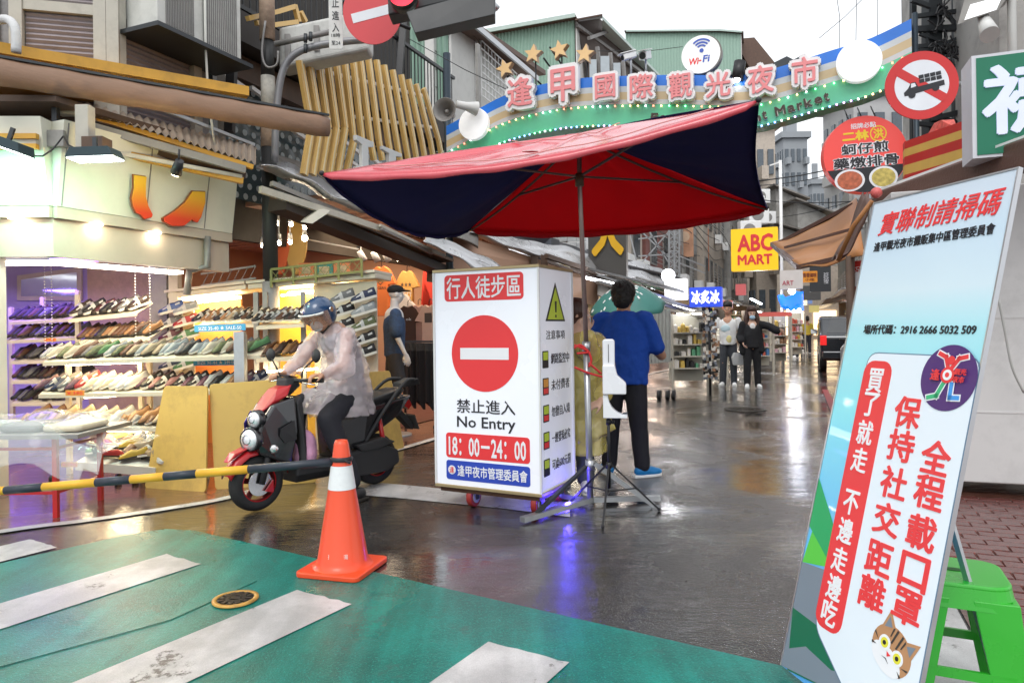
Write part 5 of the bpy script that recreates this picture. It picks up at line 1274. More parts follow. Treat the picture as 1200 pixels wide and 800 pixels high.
# the market arch across the street
SA_=9.0
def arch():
 L=onS(523,150,SA_);t=thing('market_arch','striped market gateway arch spanning the street with big pink Chinese letters','arch',St(toS(L)[0],SA_))
 fr=Frame(St(0,SA_),NT,(0,0,1));hit=fr.hit
 tp=[hit(*p) for p in ((523,148),(560,128),(594,111),(640,98),(690,91),(780,88),(870,88),(912,79),(975,59),(1018,46),(1068,22))]
 tp=[(x,y) for x,y in tp]
 sm=smooth_line([V((x,y,0)) for x,y in tp],5)
 def top(x):
  for i in range(len(sm)-1):
   if sm[i].x<=x<=sm[i+1].x:f=(x-sm[i].x)/(sm[i+1].x-sm[i].x);return sm[i].y*(1-f)+sm[i+1].y*f
  return sm[-1].y if x>sm[-1].x else sm[0].y
 X0,X1=sm[0].x,sm[-1].x
 cols=[('blue_band',(.01,.16,.62),0,.135),('grey_band',(.52,.55,.56),.135,.21),('sand_band',(.55,.42,.24),.21,.31),('grey_band',(.52,.55,.56),.31,.37),('green_band',(.10,.50,.28),.37,.66)]
 N=60
 for k,(nm,c,d0,d1) in enumerate(cols):
  b=MB();vs=[]
  for i in range(N+1):
   x=X0+(X1-X0)*i/N;y=top(x)
   vs+=[fr.pt(x,y-d0,0),fr.pt(x,y-d1,0),fr.pt(x,y-d0,-.25),fr.pt(x,y-d1,-.25)]
  fs=[]
  for i in range(N):
   a=i*4;fs+=[(a,a+1,a+5,a+4),(a+2,a+6,a+7,a+3),(a,a+4,a+6,a+2),(a+1,a+3,a+7,a+5)]
  fs+=[(0,2,3,1),(N*4,N*4+1,N*4+3,N*4+2)]
  b.add(vs,fs).build(nm,mat('arch_'+nm,c,.35,var=.06,coat=.3,dirt=.1),t,True)
 pl=print_mat('letter_plate_white',(.80,.80,.80));pk=mat('letter_coral',(.80,.26,.27),.35,var=.03)
 for ch,(cx,cy),hw,hh in zip('逢甲國際觀光夜市',((613,111),(663,103),(712,105),(754,105),(799,104),(843,103),(892,97),(943,88)),(17,17,14,16,16,17,18,18),(20,23,16,17,17,17,19,20)):
  x,y=hit(cx,cy);a,b=hit(cx-hw,cy),hit(cx+hw,cy);w=(b[0]-a[0])/2;h=hit(cx,cy-hh)[1]-y
  text(ch,fr,x-w*1.06,y-h*1.06,x+w*1.06,y+h*1.06,pl,t,n0=.03,ext=.09,off=.11,name='letter_plate')
  text(ch,fr,x-w*.84,y-h*.84,x+w*.84,y+h*.84,pk,t,n0=.126,ext=.012,off=.018)
 s='Feng Chia Night Market';x=hit(974,118)[0];
 wd={'i':.055,'F':.11,'N':.13,'M':.14,'C':.13,'k':.11,' ':.07,'t':.075,'r':.08}
 for ch in s[::-1]:
  w=wd.get(ch,.105);x-=w
  if ch!=' ':
   yy=top(x+w/2)-.60;h=.11 if ch in 'FCNMhkti' else .085
   if ch=='g':yy-=.03;h=.11
   sl=(top(x+w)-top(x))/w
   f2_=Frame(fr.pt(x,yy),NT+V((0,0,sl)),(0,0,1));text(ch,f2_,.008,0,w-.012,h,print_mat('letter_outline_white',(.8,.8,.75)),t,n0=.012,ext=.02,off=.05)
   text(ch,f2_,.008,0,w-.012,h,mat('letter_dark_brown',(.05,.03,.02),.4),t,n0=.034,ext=.012,off=.02)
 for px,py,rr in ((558,147,17),(1006,75,27)):
  x,y=hit(px,py);r=(hit(px+rr,py)[0]-hit(px-rr,py)[0])/2
  fr.flat(circ(x,y,r,48),.02,.10,'white_disc',mat('disc_white',(.82,.82,.82),.3,emis=(1,1,1),es=.25),t,bevel=.006)
 cl={'warm':(1,.6,.25),'white':(.9,.95,1),'red':(1,.15,.1),'blue':(.2,.35,1),'green':(.2,1,.4),'violet':(.7,.3,1)}
 bs={k:MB() for k in cl};r_=random.Random(3)
 for row,(dy,step,opts) in enumerate(((.40,.10,['warm','white','green','warm','red']),(.655,.075,['blue','white','violet','warm','blue','green']))):
  x=X0+.1
  while x<X1-.05:
   bs[r_.choice(opts)].sph(fr.pt(x,top(x)-dy,.03),.012 if row else .011,6,5);x+=step
 for k,b in bs.items():o=b.build('light_string',mat('bulb_'+k,cl[k],emis=cl[k],es=5),t,True);o['kind']='stuff'
 pts=[fr.pt(X0+(X1-X0)*i/40,top(X0+(X1-X0)*i/40)-.655,.02) for i in range(41)];MB().tube(pts,.006,5).build('cable',black,t,True)
 pm=mat('arch_post_blue_black',(.03,.045,.06),.4,.3)
 for x in (X0-.04,X1+.05):
  q=fr.pt(x,0,-.12);z=top(x)+(1.1 if x<0 else .1);MB().cyl(up(q,0),up(q,z),.055 if x<0 else .03,n=16).build('post',pm,t,True)
 for x in (X0+.3,X1-.4):qbar(fr.pt(x,top(x)-.3,-.26),fr.pt(x,top(x)-.3,-.6),.04,.04,'stay',pm,t)
 return fr,top
AF,atop=arch()
gold=mat('gold_star_face',(.75,.50,.24),.35,.1,var=.1);gold2=mat('gold_star_side',(.38,.22,.10),.4,.2)
for i,(px,py,r,yb,l) in enumerate(((624,63,11,90,'left of the three gold stars on rods above the arch'),(655,58,11,84,'middle of the three gold stars on rods above the arch'),(685,63,11,92,'right of the three gold stars on rods above the arch'),(591,80,11,112,'lone gold star in front of the barred window'))):
 x,y=AF.hit(px,py);R_=r/F_PX*10.2;t=thing('star_ornament',l,'star',AF.pt(x,y),group='gold stars on the arch')
 rt=RAD((8,-8,10,-14)[i]);pts=[(x+(R_ if k%2==0 else R_*.45)*math.sin(rt+k*PI/5),y+(R_ if k%2==0 else R_*.45)*math.cos(rt+k*PI/5)) for k in range(10)]
 AF.flat(pts,-.10,-.022,'star_side',gold2,t);AF.flat([(x+(a-x)*.97,y+(b-y)*.97) for a,b in pts],-.0215,.0,'star_face',gold,t)
 q=AF.pt(x,y,-.12);qbar(q,up(q,atop(x)-.1),.02,.02,'rod',black,t)
def wifi():
 x,y=AF.hit(822,63);r=22/F_PX*9.2;t=thing('wireless_sign','round white wireless internet sign on top of the arch','sign',AF.pt(x,y))
 fr=AF
 fr.flat(circ(x,y,r,40,r*.98),-.13,-.03,'drum',mat('drum_grey',(.18,.17,.15),.4),t)
 fr.flat(circ(x-.012,y,r*.96,40),-.029,-.02,'face',mat('sign_face_white',(.80,.80,.78),.35,emis=(1,1,1),es=.15),t)
 wb_=print_mat('wifi_blue',(.06,.12,.50));cy=y+.045
 fr.flat(circ(x,cy,.026,16),-.019,-.012,'signal_dot',wb_,t)
 for rr in (.055,.092,.13):
  a=[(x+rr*math.cos(RAD(q)),cy+rr*math.sin(RAD(q))) for q in range(45,136,10)];b=[(x+(rr+.02)*math.cos(RAD(q)),cy+(rr+.02)*math.sin(RAD(q))) for q in range(135,44,-10)]
  fr.flat(a+b,-.019,-.012,'signal_arc',wb_,t)
 text('Wi',fr,x-.165,y-.12,x-.045,y-.035,pred,t,n0=-.019,ext=.006,off=.02,slant=.15);text('-',fr,x-.035,y-.085,x-.005,y-.07,pred,t,n0=-.019,ext=.006)
 text('Fi',fr,x+.01,y-.105,x+.09,y-.02,wb_,t,n0=-.019,ext=.006,off=.02,slant=.15);qbar(AF.pt(x+.1,y-.2,-.1),AF.pt(x+.15,atop(x)-.05,-.1),.04,.04,'stand',steel,t)
wifi()
for px,py,l,d in ((626,67,'white security camera on a short mast beside the stars',-1),(757,66,'white security camera looking left beside the wireless sign',-1)):
 pass
def secam(px,py,label,aim,big=1.0):
 x,y=AF.hit(px,py);p=AF.pt(x,y,.0);t=thing('security_camera',label,'camera',p);aim=V(aim).normalized();s=V((0,0,1)).cross(aim).normalized();u=aim.cross(s)
 MB().obox(p,(.22*big,.085*big,.085*big),(aim,s,u)).build('housing',white,t,True,bevel=.01)
 MB().obox(p+u*.055*big+aim*.02,(.26*big,.11*big,.01),(aim,s,u)).build('sun_shield',white,t,True)
 MB().cyl(p+aim*.111*big,p+aim*.116*big,.036*big,n=14).build('lens',black,t,True)
 q=p-aim*.03;MB().tube([q,q-V((0,0,.12)),up(q,atop(x)-.02)],.015,8).build('bracket',steel,t,True)
secam(756,65,'white security camera aimed down the street, left of the wireless sign',(-.4,-.8,-.35),1.2)
secam(737,66,'small white security camera partly behind the other beside the wireless sign',(-.8,-.3,-.3),.9)
secam(625,66+0,'small white security camera between the left gold star and the pink letters',(.7,-.6,-.2),.7) if 0 else secam(757-2,88,'tiny white security camera low on the arch top under the larger one',(.7,-.6,-.2),.6) if 0 else None
def megaphone():
 p=P(525,132,9.6);t=thing('loudspeaker','grey horn loudspeaker fixed to the arch post','loudspeaker',p);ax=V((-.25,-.9,.0)).normalized();s=V((0,0,1)).cross(ax).normalized();u=ax.cross(s)
 m_=mat('horn_grey',(.22,.21,.20),.4,var=.2)
 b=MB().lathe([(.165,.14),(.12,.08),(.06,.0),(.045,-.03),(0,-.03)],28,p,(s,u,ax));o=b.build('horn',m_,t,True);q=o.modifiers.new('t','SOLIDIFY');q.thickness=.006
 MB().sph(p+ax*.04,.03,12,8).build('driver_cap',m_,t,True)
 MB().cyl(p-ax*.03,p-ax*.16,.06,.05,n=16).build('driver',m_,t,True)
 p2=P(543,124,9.7);ax2=V((.8,.35,-.1)).normalized();s2=V((0,0,1)).cross(ax2).normalized();u2=ax2 .cross(s2)
 t2=thing('loudspeaker','pale horn loudspeaker pointing right behind the grey horn','loudspeaker',p2)
 MB().lathe([(.10,.2),(.06,.05),(.05,-.1),(0,-.1)],24,p2,(s2,u2,ax2)).build('horn',mat('horn_white',(.6,.6,.58),.4),t2,True)
megaphone()
x,y=AF.hit(866,84);p=AF.pt(x,y,.06);t=thing('spotlight','black cylinder spotlight clipped to the arch beside the wireless sign','lamp',p)
MB().cyl(p+V((.02,0,.10)),p-V((.02,0,.12)),.07,n=18).build('housing',black,t,True);MB().sph(p-V((.03,.03,.13)),.035,10,8).build('lit_lens',mat('white_lamp_glow',(1,1,1),emis=(1,1,1),es=12),t,True);qbar(p,up(p,atop(x)),.03,.03,'bracket',black,t)
t=thing('overhead_wires','thin overhead cables hanging in the white sky over the arch','cable')
for pts in (((978,-20),(984,20),(984,58)),((1020,-10),(990,20),(960,45)),((1004,-20),(1003,50)),((1028,-20),(1028,45)),((700,60),(760,60),(800,55))):
 MB().tube([P(x,y,15) for x,y in pts],.007,5).build('wire',black,t,True)
MB().tube([P(478,45,10),P(545,82,10),P(600,108,10)],.006,5).build('wire',black,t,True)
# clothes shop beyond the shoe racks
peach=mat('peach_wall',(.55,.33,.22),.55,var=.06,scale=3);pinkc_=mat('pink_ceiling',(.62,.42,.33),.5,var=.05)
redfl=mat('dark_red_floor',(.13,.04,.035),.3,var=.3,scale=8)
def clothes_shop():
 s0,s1,tl,tr,zc=7.6,11.6,-10.5,-4.9,2.95
 t=thing('clothes_shop','peach lit clothes shop with a slatted ceiling between the sneaker cabinets and the light box','shop',St(tr,s0))
 q=lambda a,s,z:St(a,s,z)
 slab(q(tl,s1,0),q(tr-.5,s1,0),q(tr-.5,s1,zc),q(tl,s1,zc),NS*.1).build('rear_wall',peach,t,True)
 slab(q(tl,s0,0),q(tl,s1,0),q(tl,s1,zc),q(tl,s0,zc),-NT*.1).build('side_wall',peach,t,True)
 slab(q(tl,s0-.4,zc),q(tr-.3,s0-.4,zc),q(tr-.3,s1,zc),q(tl,s1,zc),(0,0,.06)).build('ceiling',pinkc_,t,True)
 for k in range(9):qbar(q(tl+.3,s0+.5+k*.32,zc-.02),q(tr-.6,s0+.5+k*.32,zc-.02),.12,.03,'ceiling_slat',pinkc_,t)
 MB().add([q(tl,s0,.012),q(tr,s0,.012),q(tr,s1,.012),q(tl,s1,.012)],[(0,1,2,3)]).build('floor',redfl,t,True)
 slab(q(tr-.5,s1,0),q(tr-.1,s1,0),q(tr-.1,s1,zc),q(tr-.5,s1,zc),NS*.3).build('pillar',mat('mottled_pillar',(.25,.14,.09),.6,var=.5,scale=5,dirt=.6),t,True)
 pk_=P(318,384,7.75)
 area(t,q(-7.2,9.8,2.85),2.2,55,(1,.72,.46));area(t,q(-5.7,9.0,2.8),1.2,25,(1,.8,.6))
 g=mat('spot_glow',(1,1,1),emis=(1,.86,.62),es=30)
 for i,(px,py) in enumerate(((327,285),(340,284),(357,279),(357,267),(308,288),(325,262),(341,263))):
  p=P(px,py,9.0+.2*(i%3));u=thing('ceiling_spotlight',f'small bare ceiling spotlight, {ORD[i]} of the cluster above the cabinet railing','lamp',p,group='ceiling spotlights')
  MB().cyl(p+V((0,0,.03)),p+V((0,0,.12)),.035,.025,n=12).build('housing',white,u,True);MB().sph(p,.026 if i!=2 else .042,12,8).build('lit_bulb',g,u,True);MB().tube([p+V((0,0,.12)),up(p,zc)],.008,6).build('stem',white,u,True)
 for i,(px,py,lit) in enumerate(((424,300,0),(440,301,0),(453,301,0),(466,299,1))):
  p=P(px,py,10.4);u=thing('track_spotlight',f'white track spotlight, {ORD[i]} from the left above the hung shirts','lamp',p,group='track spotlights')
  ax=V((.35,.4,-.8)).normalized()
  MB().cyl(p-ax*.08,p+ax*.07,.04,.055,n=14).build('housing',white,u,True);MB().cyl(p+ax*.071,p+ax*.076,.048,n=14).build('lens',g if lit else black,u,True);MB().tube([p-ax*.06,p+V((0,0,.18))],.01,6).build('arm',white,u,True)
 qbar(P(418,290,10.4),P(452,286,10.4),.03,.03,'track_rail',black,t);qbar(P(330,275,10.2),P(420,292,10.2),.03,.02,'track_rail',white,t)
clothes_shop()
def shirt(name,label,c,w,h,col,long=False,rz=0,dep=.07,group=None,prnt=None):
 """c: top centre (neck)."""
 t=thing(name,label,'shirt',c,rz,group)
 m=mat('fabric_'+label.split(' shirt')[0].split(' on')[0].replace(' ','_')[:40],col,.8,var=.12,scale=5,bump=.5,bscale=14)
 b=MB();sl=h*(.85 if long else .36)
 out=[(-.06,0),(0,-.03),(.06,0),(w*.42,-.05),(w*.5,-.09),(w*.5+(.06 if long else .10),-sl),(w*.5-.05,-sl-.02),(w*.40,-.22),(w*.40,-h),(-w*.40,-h),(-w*.40,-.22),(-w*.5+.05,-sl-.02),(-w*.5-(.06 if long else .10),-sl),(-w*.5,-.09),(-w*.42,-.05)]
 b.prism([(x,dep/2,z) for x,z in out],(0,-dep,0));b.build('cloth',m,t,bevel=.015,seg=2)
 MB().tube([(0,0,0),(0,0,.06),(.03,0,.09),(.05,0,.06)],.006,6).build('hanger_hook',black,t)
 if prnt:
  fr=Frame(c,(math.cos(rz),math.sin(rz),0),(0,0,1));fr.o=fr.o+fr.n*(dep/2+.001)
  for (s,x0,y0,x1,y1,pm) in prnt:
   if s:text(s,fr,x0,y0,x1,y1,pm,t)
   else:fr.flat([(x0,y0),(x1,y0),(x1,y1),(x0,y1)],0,.002,'print',pm,t)
 return t
RZ=-ANG
dk=mat('print_charcoal',(.08,.06,.05),.6)
shirt('hung_shirt','orange long shirt hung on the peach wall, left of the yellow one',P(447,312,11.0),.34,.78,(.75,.20,.05),rz=RZ,prnt=[('◇',-.09,-.30,.09,-.14,dk),('OCEAN',-.1,-.36,.1,-.32,dk)])
shirt('hung_shirt','mustard yellow tee hung on the peach wall between orange and red ones',P(477,317,11.1),.27,.74,(.62,.36,.10),rz=RZ,prnt=[('★★★',-.1,-.26,.1,-.18,dk),('旅行',-.1,-.42,.1,-.32,pwhite)])
shirt('hung_shirt','red long sleeved shirt hung on the peach wall next to the light box',P(507,312,11.0),.32,.95,(.65,.05,.03),long=True,rz=RZ)
shirt('hung_shirt','dark brown tee at the front of the rail beside the mannequin',P(478,358,10.3),.28,.66,(.07,.035,.025),rz=RZ+.5,prnt=[('ok',-.03,-.22,.05,-.18,pwhite)])
shirt('hung_shirt','pale pink tee hung behind the dark brown one',P(490,357,10.5),.24,.66,(.60,.38,.32),rz=RZ+.6)
shirt('hung_shirt','pale pink tee by the light box with a small chest print',P(503,357,10.2),.27,.66,(.62,.42,.33),rz=RZ,prnt=[(None,-.06,-.26,.06,-.12,dk)])
shirt('hung_shirt','white printed tee hanging under the yellow one',P(472,345,10.9),.26,.5,(.66,.62,.58),rz=RZ)
for i,(px,c,l) in enumerate(((328,(.62,.13,.04),'orange surfboard leaning against the peach wall on the left'),(347,(.55,.36,.10),'yellow surfboard leaning against the peach wall on the right'))):
 a=P(px,322,10.0);fr=Frame(a,(1,0,0),(0,.1,1));t=thing('surfboard',l,'surfboard',a)
 fr.flat([(-.16*math.sin(PI*min(1,(k+.8)/9))*1.0,k*.12) for k in range(9)]+[(.16*math.sin(PI*min(1,(k+.8)/9)),k*.12) for k in range(8,-1,-1)],0,.05,'board',mat('surf%d'%i,c,.4),t,bevel=.01)
for i,(x0,y0,x1,y1,c,l) in enumerate(((350,324,368,308,(.65,.18,.05),'orange poster card behind the green railing, left'),(370,324,390,309,(.02,.22,.18),'teal framed picture card behind the green railing'),(391,322,410,308,(.65,.2,.07),'orange poster card behind the green railing, right'))):
 a,b=P(x0,y0,7.9),P(x1,y1,7.9);t=thing('poster_card',l,'card',a);MB().box(a.x,b.x,7.9,7.92,a.z,b.z).build('card',mat('card%d'%i,c,.5),t,True)
 MB().box(a.x+.04,b.x-.04,7.894,7.899,a.z+.03,b.z-.03).build('picture',mat('card_pic%d'%i,(.5,.35,.2),.5,var=.8,scale=25),t,True)
t=thing('clothes_rail','wheeled rail packed with black trousers and coats beside the mannequin','clothes rail',up(P(490,490,9.4),0))
A,B=up(P(474,400,9.7),P(474,400,9.7).z),P(520,400,9.2);B.z=A.z
qbar(A,B,.025,.025,'rail',black,t)
for p in (A,B):qbar(up(p,.06),p,.03,.03,'upright',black,t);qbar(up(p,.06)+V((-.1,-.2,0)),up(p,.06)+V((.1,.2,0)),.03,.03,'foot',black,t);MB().sph(up(p,.035)+V((-.1,-.2,0)),.035,10,8).build('caster',black,t,True)
gm_=mat('black_clothing',(.012,.012,.014),.85,var=.5,scale=9,bump=.5)
for k in range(13):
 p=A.lerp(B,(k+.5)/13);w=.21+.03*math.sin(k*2.3)
 MB().hull([p+NT*x*.02+NS*0+V((0,0,z))+V((-.3,.9,0)).normalized()*y for x in (-1,1) for y,z in ((-w*.5,-.02),(w*.5,-.02),(-w,-.12),(w,-.12),(-w,-.80-.05*(k%3)),(w,-.82))]).build('garment',gm_,t,True)
 # tarps, eaves and metal awnings down the left side
silver=mat('crumpled_silver_tarp',(.55,.55,.56),.28,.6,var=.25,scale=5,bump=1.0,bscale=9,dirt=.2)
dirtysheet=mat('dirty_roof_sheet',(.22,.20,.18),.55,.3,var=.3,scale=4,dirt=.6,bump=.4)
darkeave=mat('dark_eave_timber',(.045,.035,.03),.6,var=.4)
def sag(a,b,c,d,nu,nv,name,m,par,amp=.05,seed=0,thick=.01):
 r=random.Random(seed);ph=[r.uniform(0,6) for _ in range(6)]
 def f(u,v):
  p=bil(a,b,c,d)(u,v)
  return p+V((0,0,amp*(math.sin(u*9+ph[0])*.5+math.sin(u*23+v*5+ph[1])*.3+math.sin(v*11+u*3+ph[2])*.4)-amp*1.6*math.sin(PI*v)))
 b_=MB();b_.grid(f,nu,nv);o=b_.build(name,m,par,True);s=o.modifiers.new('t','SOLIDIFY');s.thickness=thick;return o
t=thing('sheet_metal_awning','long dented sheet metal awning over the sneaker cabinets and the clothes shop','awning',P(400,240,8))
a,b,c,d=P(300,196,7.3),P(640,300,13.5),P(600,278,14.5),P(312,178,8.6)
sag(a,P(560,290,10.5),P(560,268,11.5),d,30,8,'roof_sheet',dirtysheet,t,.05,1)
sag(P(305,192,7.1),P(460,258,8.3),P(440,240,8.9),P(318,184,7.7),20,6,'roof_sheet',silver,t,.06,2)
for (x0,y0,Y0,x1,y1,Y1,w,h,m,n) in ((305,222,7.0,446,268,8.3,.05,.07,cream2,'rail'),(318,215,7.2,520,300,9.6,.05,.05,greyp,'rail'),(325,240,7.3,530,322,10.6,.25,.12,darkeave,'eave_beam'),(445,264,8.2,506,293,9.2,.035,.035,cream2,'rail'),(447,268,8.2,506,297,9.2,.03,.03,gpost,'rail'),(320,232,7.5,520,306,10.2,.35,.04,wood,'soffit_board')):
 qbar(P(x0,y0,Y0),P(x1,y1,Y1),w,h,n,m,t)
for k in range(9):
 p=P(345+k*15,243+k*5.2,7.7+k*.2);MB().obox(p,(.07,.05,.05)).build('purlin_end',wood,t,True)
p,q=P(352,258,7.5),P(376,244,7.5);MB().prism([P(352,260,7.4),P(366,262,7.4),P(384,250,7.5),P(372,247,7.5)],(0,.1,.05)).build('hanging_lamp_box',cream2,t,True)
t=thing('loose_tarp','crinkled silver tarpaulin flap hanging over the top of the light box','tarpaulin',P(560,310,9))
sag(P(496,278,8.7),P(645,347,10.5),P(640,338,11.2),P(500,268,9.2),26,5,'tarp',silver,t,.05,5)
sag(P(496,280,8.6),P(600,338,9.8),P(645,345,10.5),P(500,271,8.8),26,4,'flap',silver,t,.04,6)
t=thing('awning_frame','peach board fascia with timber blocks between the two silver tarps','fascia',P(600,300,12))
MB().prism([P(530,272,10.8),P(700,325,14),P(700,358,14),P(500,330,10.2),P(500,285,10.2)],NS*.1).build('fascia',peach,t,True)
for (x0,x1) in ((622,630),(634,642)):MB().prism([P(x0,298,12.2),P(x1,300,12.2),P(x1,322,12.2),P(x0,320,12.2)],(0,.1,0)).build('timber_block',wood,t,True)
qbar(P(640,300,12),P(790,350,17),.08,.08,'rail',wood,t);qbar(P(640,306,12),P(770,350,17),.05,.05,'rail',wood,t)
t=thing('loose_tarp','long bright silver tarpaulin sagging from the umbrella edge down the street','tarpaulin',P(640,300,12))
sag(P(550,275,11),P(700,318,13.5),P(700,302,14.5),P(560,266,12),26,6,'tarp',silver,t,.06,8)
sag(P(690,318,13.2),P(788,338,16),P(786,318,17),P(690,298,14.5),20,6,'tarp',silver,t,.08,9)
sag(P(700,345,12.8),P(822,372,16.5),P(824,362,18),P(700,326,14),20,6,'tarp',dirtysheet,t,.06,10)
# shop rows down the street
r_=random.Random(11)
tube_e=mat('cool_tube_glow',(1,1,1),emis=(.9,.95,1),es=9)
goods_cols=[(.7,.66,.6),(.55,.12,.08),(.6,.42,.1),(.08,.2,.4),(.03,.03,.03),(.35,.2,.12),(.12,.35,.2),(.65,.4,.45),(.2,.22,.26)]
gm=[mat('goods_%d'%i,c,.6,var=.3,scale=20) for i,c in enumerate(goods_cols)]
def bay(side,s0,s1,tf,depth,H,wall,up_m,floors,label,awn,goods=True,glow=(1,.85,.65),e=30,sgn=1,upH=None):
 """one shop house; side -1 left, +1 right; tf front plane"""
 t=thing('shop_house',label,'shop',St(tf,s0))
 q=lambda d,s,z:St(tf+side*d,s,z)
 slab(q(depth,s0,0),q(depth,s1,0),q(depth,s1,2.9),q(depth,s0,2.9),NT*side*.1).build('rear_wall',wall,t,True)
 for s in (s0+.001,s1-.101):slab(q(.02,s,0),q(depth,s,0),q(depth,s,2.9),q(.02,s,2.9),NS*.1).build('side_wall',wall,t,True)
 slab(q(0,s0,2.9),q(depth,s0,2.9),q(depth,s1,2.9),q(0,s1,2.9),(0,0,.12)).build('ceiling',mat('bay_ceiling',(.5,.5,.48),.6),t,True)
 z1=upH or H
 slab(q(0,s0+.01,3.03),q(0,s1-.01,3.03),q(0,s1-.01,z1),q(0,s0+.01,z1),NT*side*depth).build('upper_storey',up_m,t,True)
 for fl in range(floors):
  z=3.5+fl*2.9
  n=max(1,int((s1-s0)/1.8))
  for k in range(n):
   c=s0+(s1-s0)*(k+.5)/n
   if z+1.4>z1:continue
   f=MB().prism([q(-.005,c-.55,z),q(-.005,c+.55,z),q(-.005,c+.55,z+1.3),q(-.005,c-.55,z+1.3)],-NT*side*.05).build('window',greyp,t,True)
   for h in (0,1):MB().prism([q(-.058,c-.5+h*.52,z+.06),q(-.058,c-.03+h*.52,z+.06),q(-.058,c-.03+h*.52,z+1.24),q(-.058,c-.5+h*.52,z+1.24)],-NT*side*.01).build('pane',mat('dark_window_glass',(0,0,0)),f,True)
   if r_.random()<.45:MB().prism([q(-.06,c-.4,z-.55),q(-.06,c+.4,z-.55),q(-.06,c+.4,z-.05),q(-.06,c-.4,z-.05)],-NT*side*.35).build('air_conditioner',white,t,True,bevel=.02)
   else:
    for kk in range(5):qbar(q(-.25,c-.6,z+.05+kk*.15),q(-.25,c+.6,z+.05+kk*.15),.02,.02,'window_bar',steel,t)
 for k in range(2):
  c=s0+(s1-s0)*(.3+.4*k);qbar(q(.4,c-.5,2.75),q(.4,c+.5,2.75),.05,.04,'tube_light',tube_e,t)
 area(t,q(.9,(s0+s1)/2,2.7),1.5,e*2.2,glow)
 if awn:
  zf,zb_,reach,m=awn
  sag(q(-reach,s0+.05,zf),q(-reach,s1-.05,zf),q(.05,s1-.05,zb_),q(.05,s0+.05,zb_),18,6,'awning',m,t,.05,int(s0*7),.02)
  qbar(q(-reach,s0+.05,zf-.03),q(-reach,s1-.05,zf-.03),.03,.03,'awning_bar',steel,t)
 if goods:
  for row in range(5):
   z=.35+row*.42
   qbar(q(.5,s0+.15,z),q(.5,s1-.15,z),.3,.03,'shelf',tanm,t)
  for k in range(3):
   b=MB()
   for row in range(5):
    z=.37+row*.42;s=s0+.2
    while s<s1-.35:
     w=r_.uniform(.08,.22);h=r_.uniform(.1,.3)
     if r_.randrange(3)==k:b.prism([q(.38,s,z),q(.38,s+w,z),q(.38,s+w,z+h),q(.38,s,z+h)],NT*side*.2,r_.randrange(3))
     s+=w+.02
   ms=r_.sample(gm,3)
   o=b.build('goods',ms,t,True);o['kind']='stuff'
 return t
whitewall=mat('white_tile_wall',(.55,.56,.56),.4,var=.08,scale=3,dirt=.2);warmw=mat('warm_wall',(.55,.45,.32),.6);pinkw=mat('mauve_wall',(.5,.36,.40),.6);darkw=mat('dark_wall',(.03,.03,.035),.5);brickw=mat('dull_red_brick_wall',(.22,.09,.075),.7,var=.25,scale=9,dirt=.3)
concw=mat('stained_concrete',(.36,.35,.33),.8,var=.25,scale=2,dirt=.6,bump=.3);tanw=mat('tan_tile_wall',(.50,.43,.36),.6,var=.15,dirt=.4)
bay(-1,11.8,15.0,-5.3,4,5.0,darkw,darkw,0,'dark fronted shop right behind the man in blue, black upstairs',None,True,(.8,.9,1),20,upH=4.2)
bay(-1,15.1,19.5,-5.2,4,7,warmw,concw,2,'concrete shop house with a long metal awning, third bay down the left',(2.35,2.9,1.3,dirtysheet),True,(1,.9,.7),60,upH=6.2)
bay(-1,19.6,24.0,-5.1,4,9,pinkw,tanw,2,'tan tiled shop house with posters upstairs, fourth bay down the left',(2.25,2.95,1.6,mat('dark_green_awning',(.04,.12,.06),.4,dirt=.3)),True,(1,.9,.8),70,upH=8.2)
bay(-1,24.1,29.0,-5.0,4,10,whitewall,brickw,2,'red brick shop house behind the yellow sign on the left side',(2.2,2.9,1.7,silver),True,(1,.75,.6),80,upH=8.8)
bay(-1,29.1,36.0,-4.9,4,11,warmw,concw,3,'tall stained concrete house far down the left side',(2.2,2.9,1.7,dirtysheet),True,(1,.9,.75),90,upH=11)
bay(-1,36.1,46.0,-4.6,4,11,whitewall,tanw,3,'tan tiled house near the far end of the left side',(2.3,3.0,1.8,silver),True,(1,.85,.7),120,upH=11)
bay(-1,46.1,60.0,-4.2,4,12,warmw,concw,3,'last concrete house visible on the left side',(2.3,3.0,1.8,dirtysheet),True,(1,.9,.8),150,upH=13)
bay(1,17.5,24.0,2.9,4,8,warmw,tanw,2,'tan tiled shop house on the right behind the parked cars',(2.5,3.1,1.6,mat('brown_awning_cloth',(0,0,0))),True,(1,.9,.75),40,upH=5)
bay(1,24.1,33.0,2.9,4,10,pinkw,concw,3,'stained concrete house on the right beyond the parked cars',(2.4,3.0,1.8,silver),True,(1,.9,.8),90,upH=7)
bay(1,33.1,46.0,2.8,4,12,whitewall,whitewall,3,'white tiled house far down the right side',(2.4,3.0,1.9,dirtysheet),True,(1,.85,.7),120,upH=9)
bay(1,46.1,62.0,2.6,4,12,warmw,concw,3,'last concrete house visible on the right side',(2.4,3.0,1.9,silver),True,(1,.9,.8),150,upH=10)
t=thing('shop_house','pale shop house closing the far end of the street','shop',St(-4,64));MB().prism([St(-12,66,0),St(9,66,0),St(9,66,9),St(-12,66,9)],NS*6).build('wall',tanw,t,True)
for k in range(6):MB().prism([St(-7+k*2.6,65.9,.3),St(-5.2+k*2.6,65.9,.3),St(-5.2+k*2.6,65.9,2.4),St(-7+k*2.6,65.9,2.4)],NS*-.05).build('lit_shop_window',mat('warm_window_glow',(1,.8,.6),emis=(1,.75,.45),es=1.5),t,True)
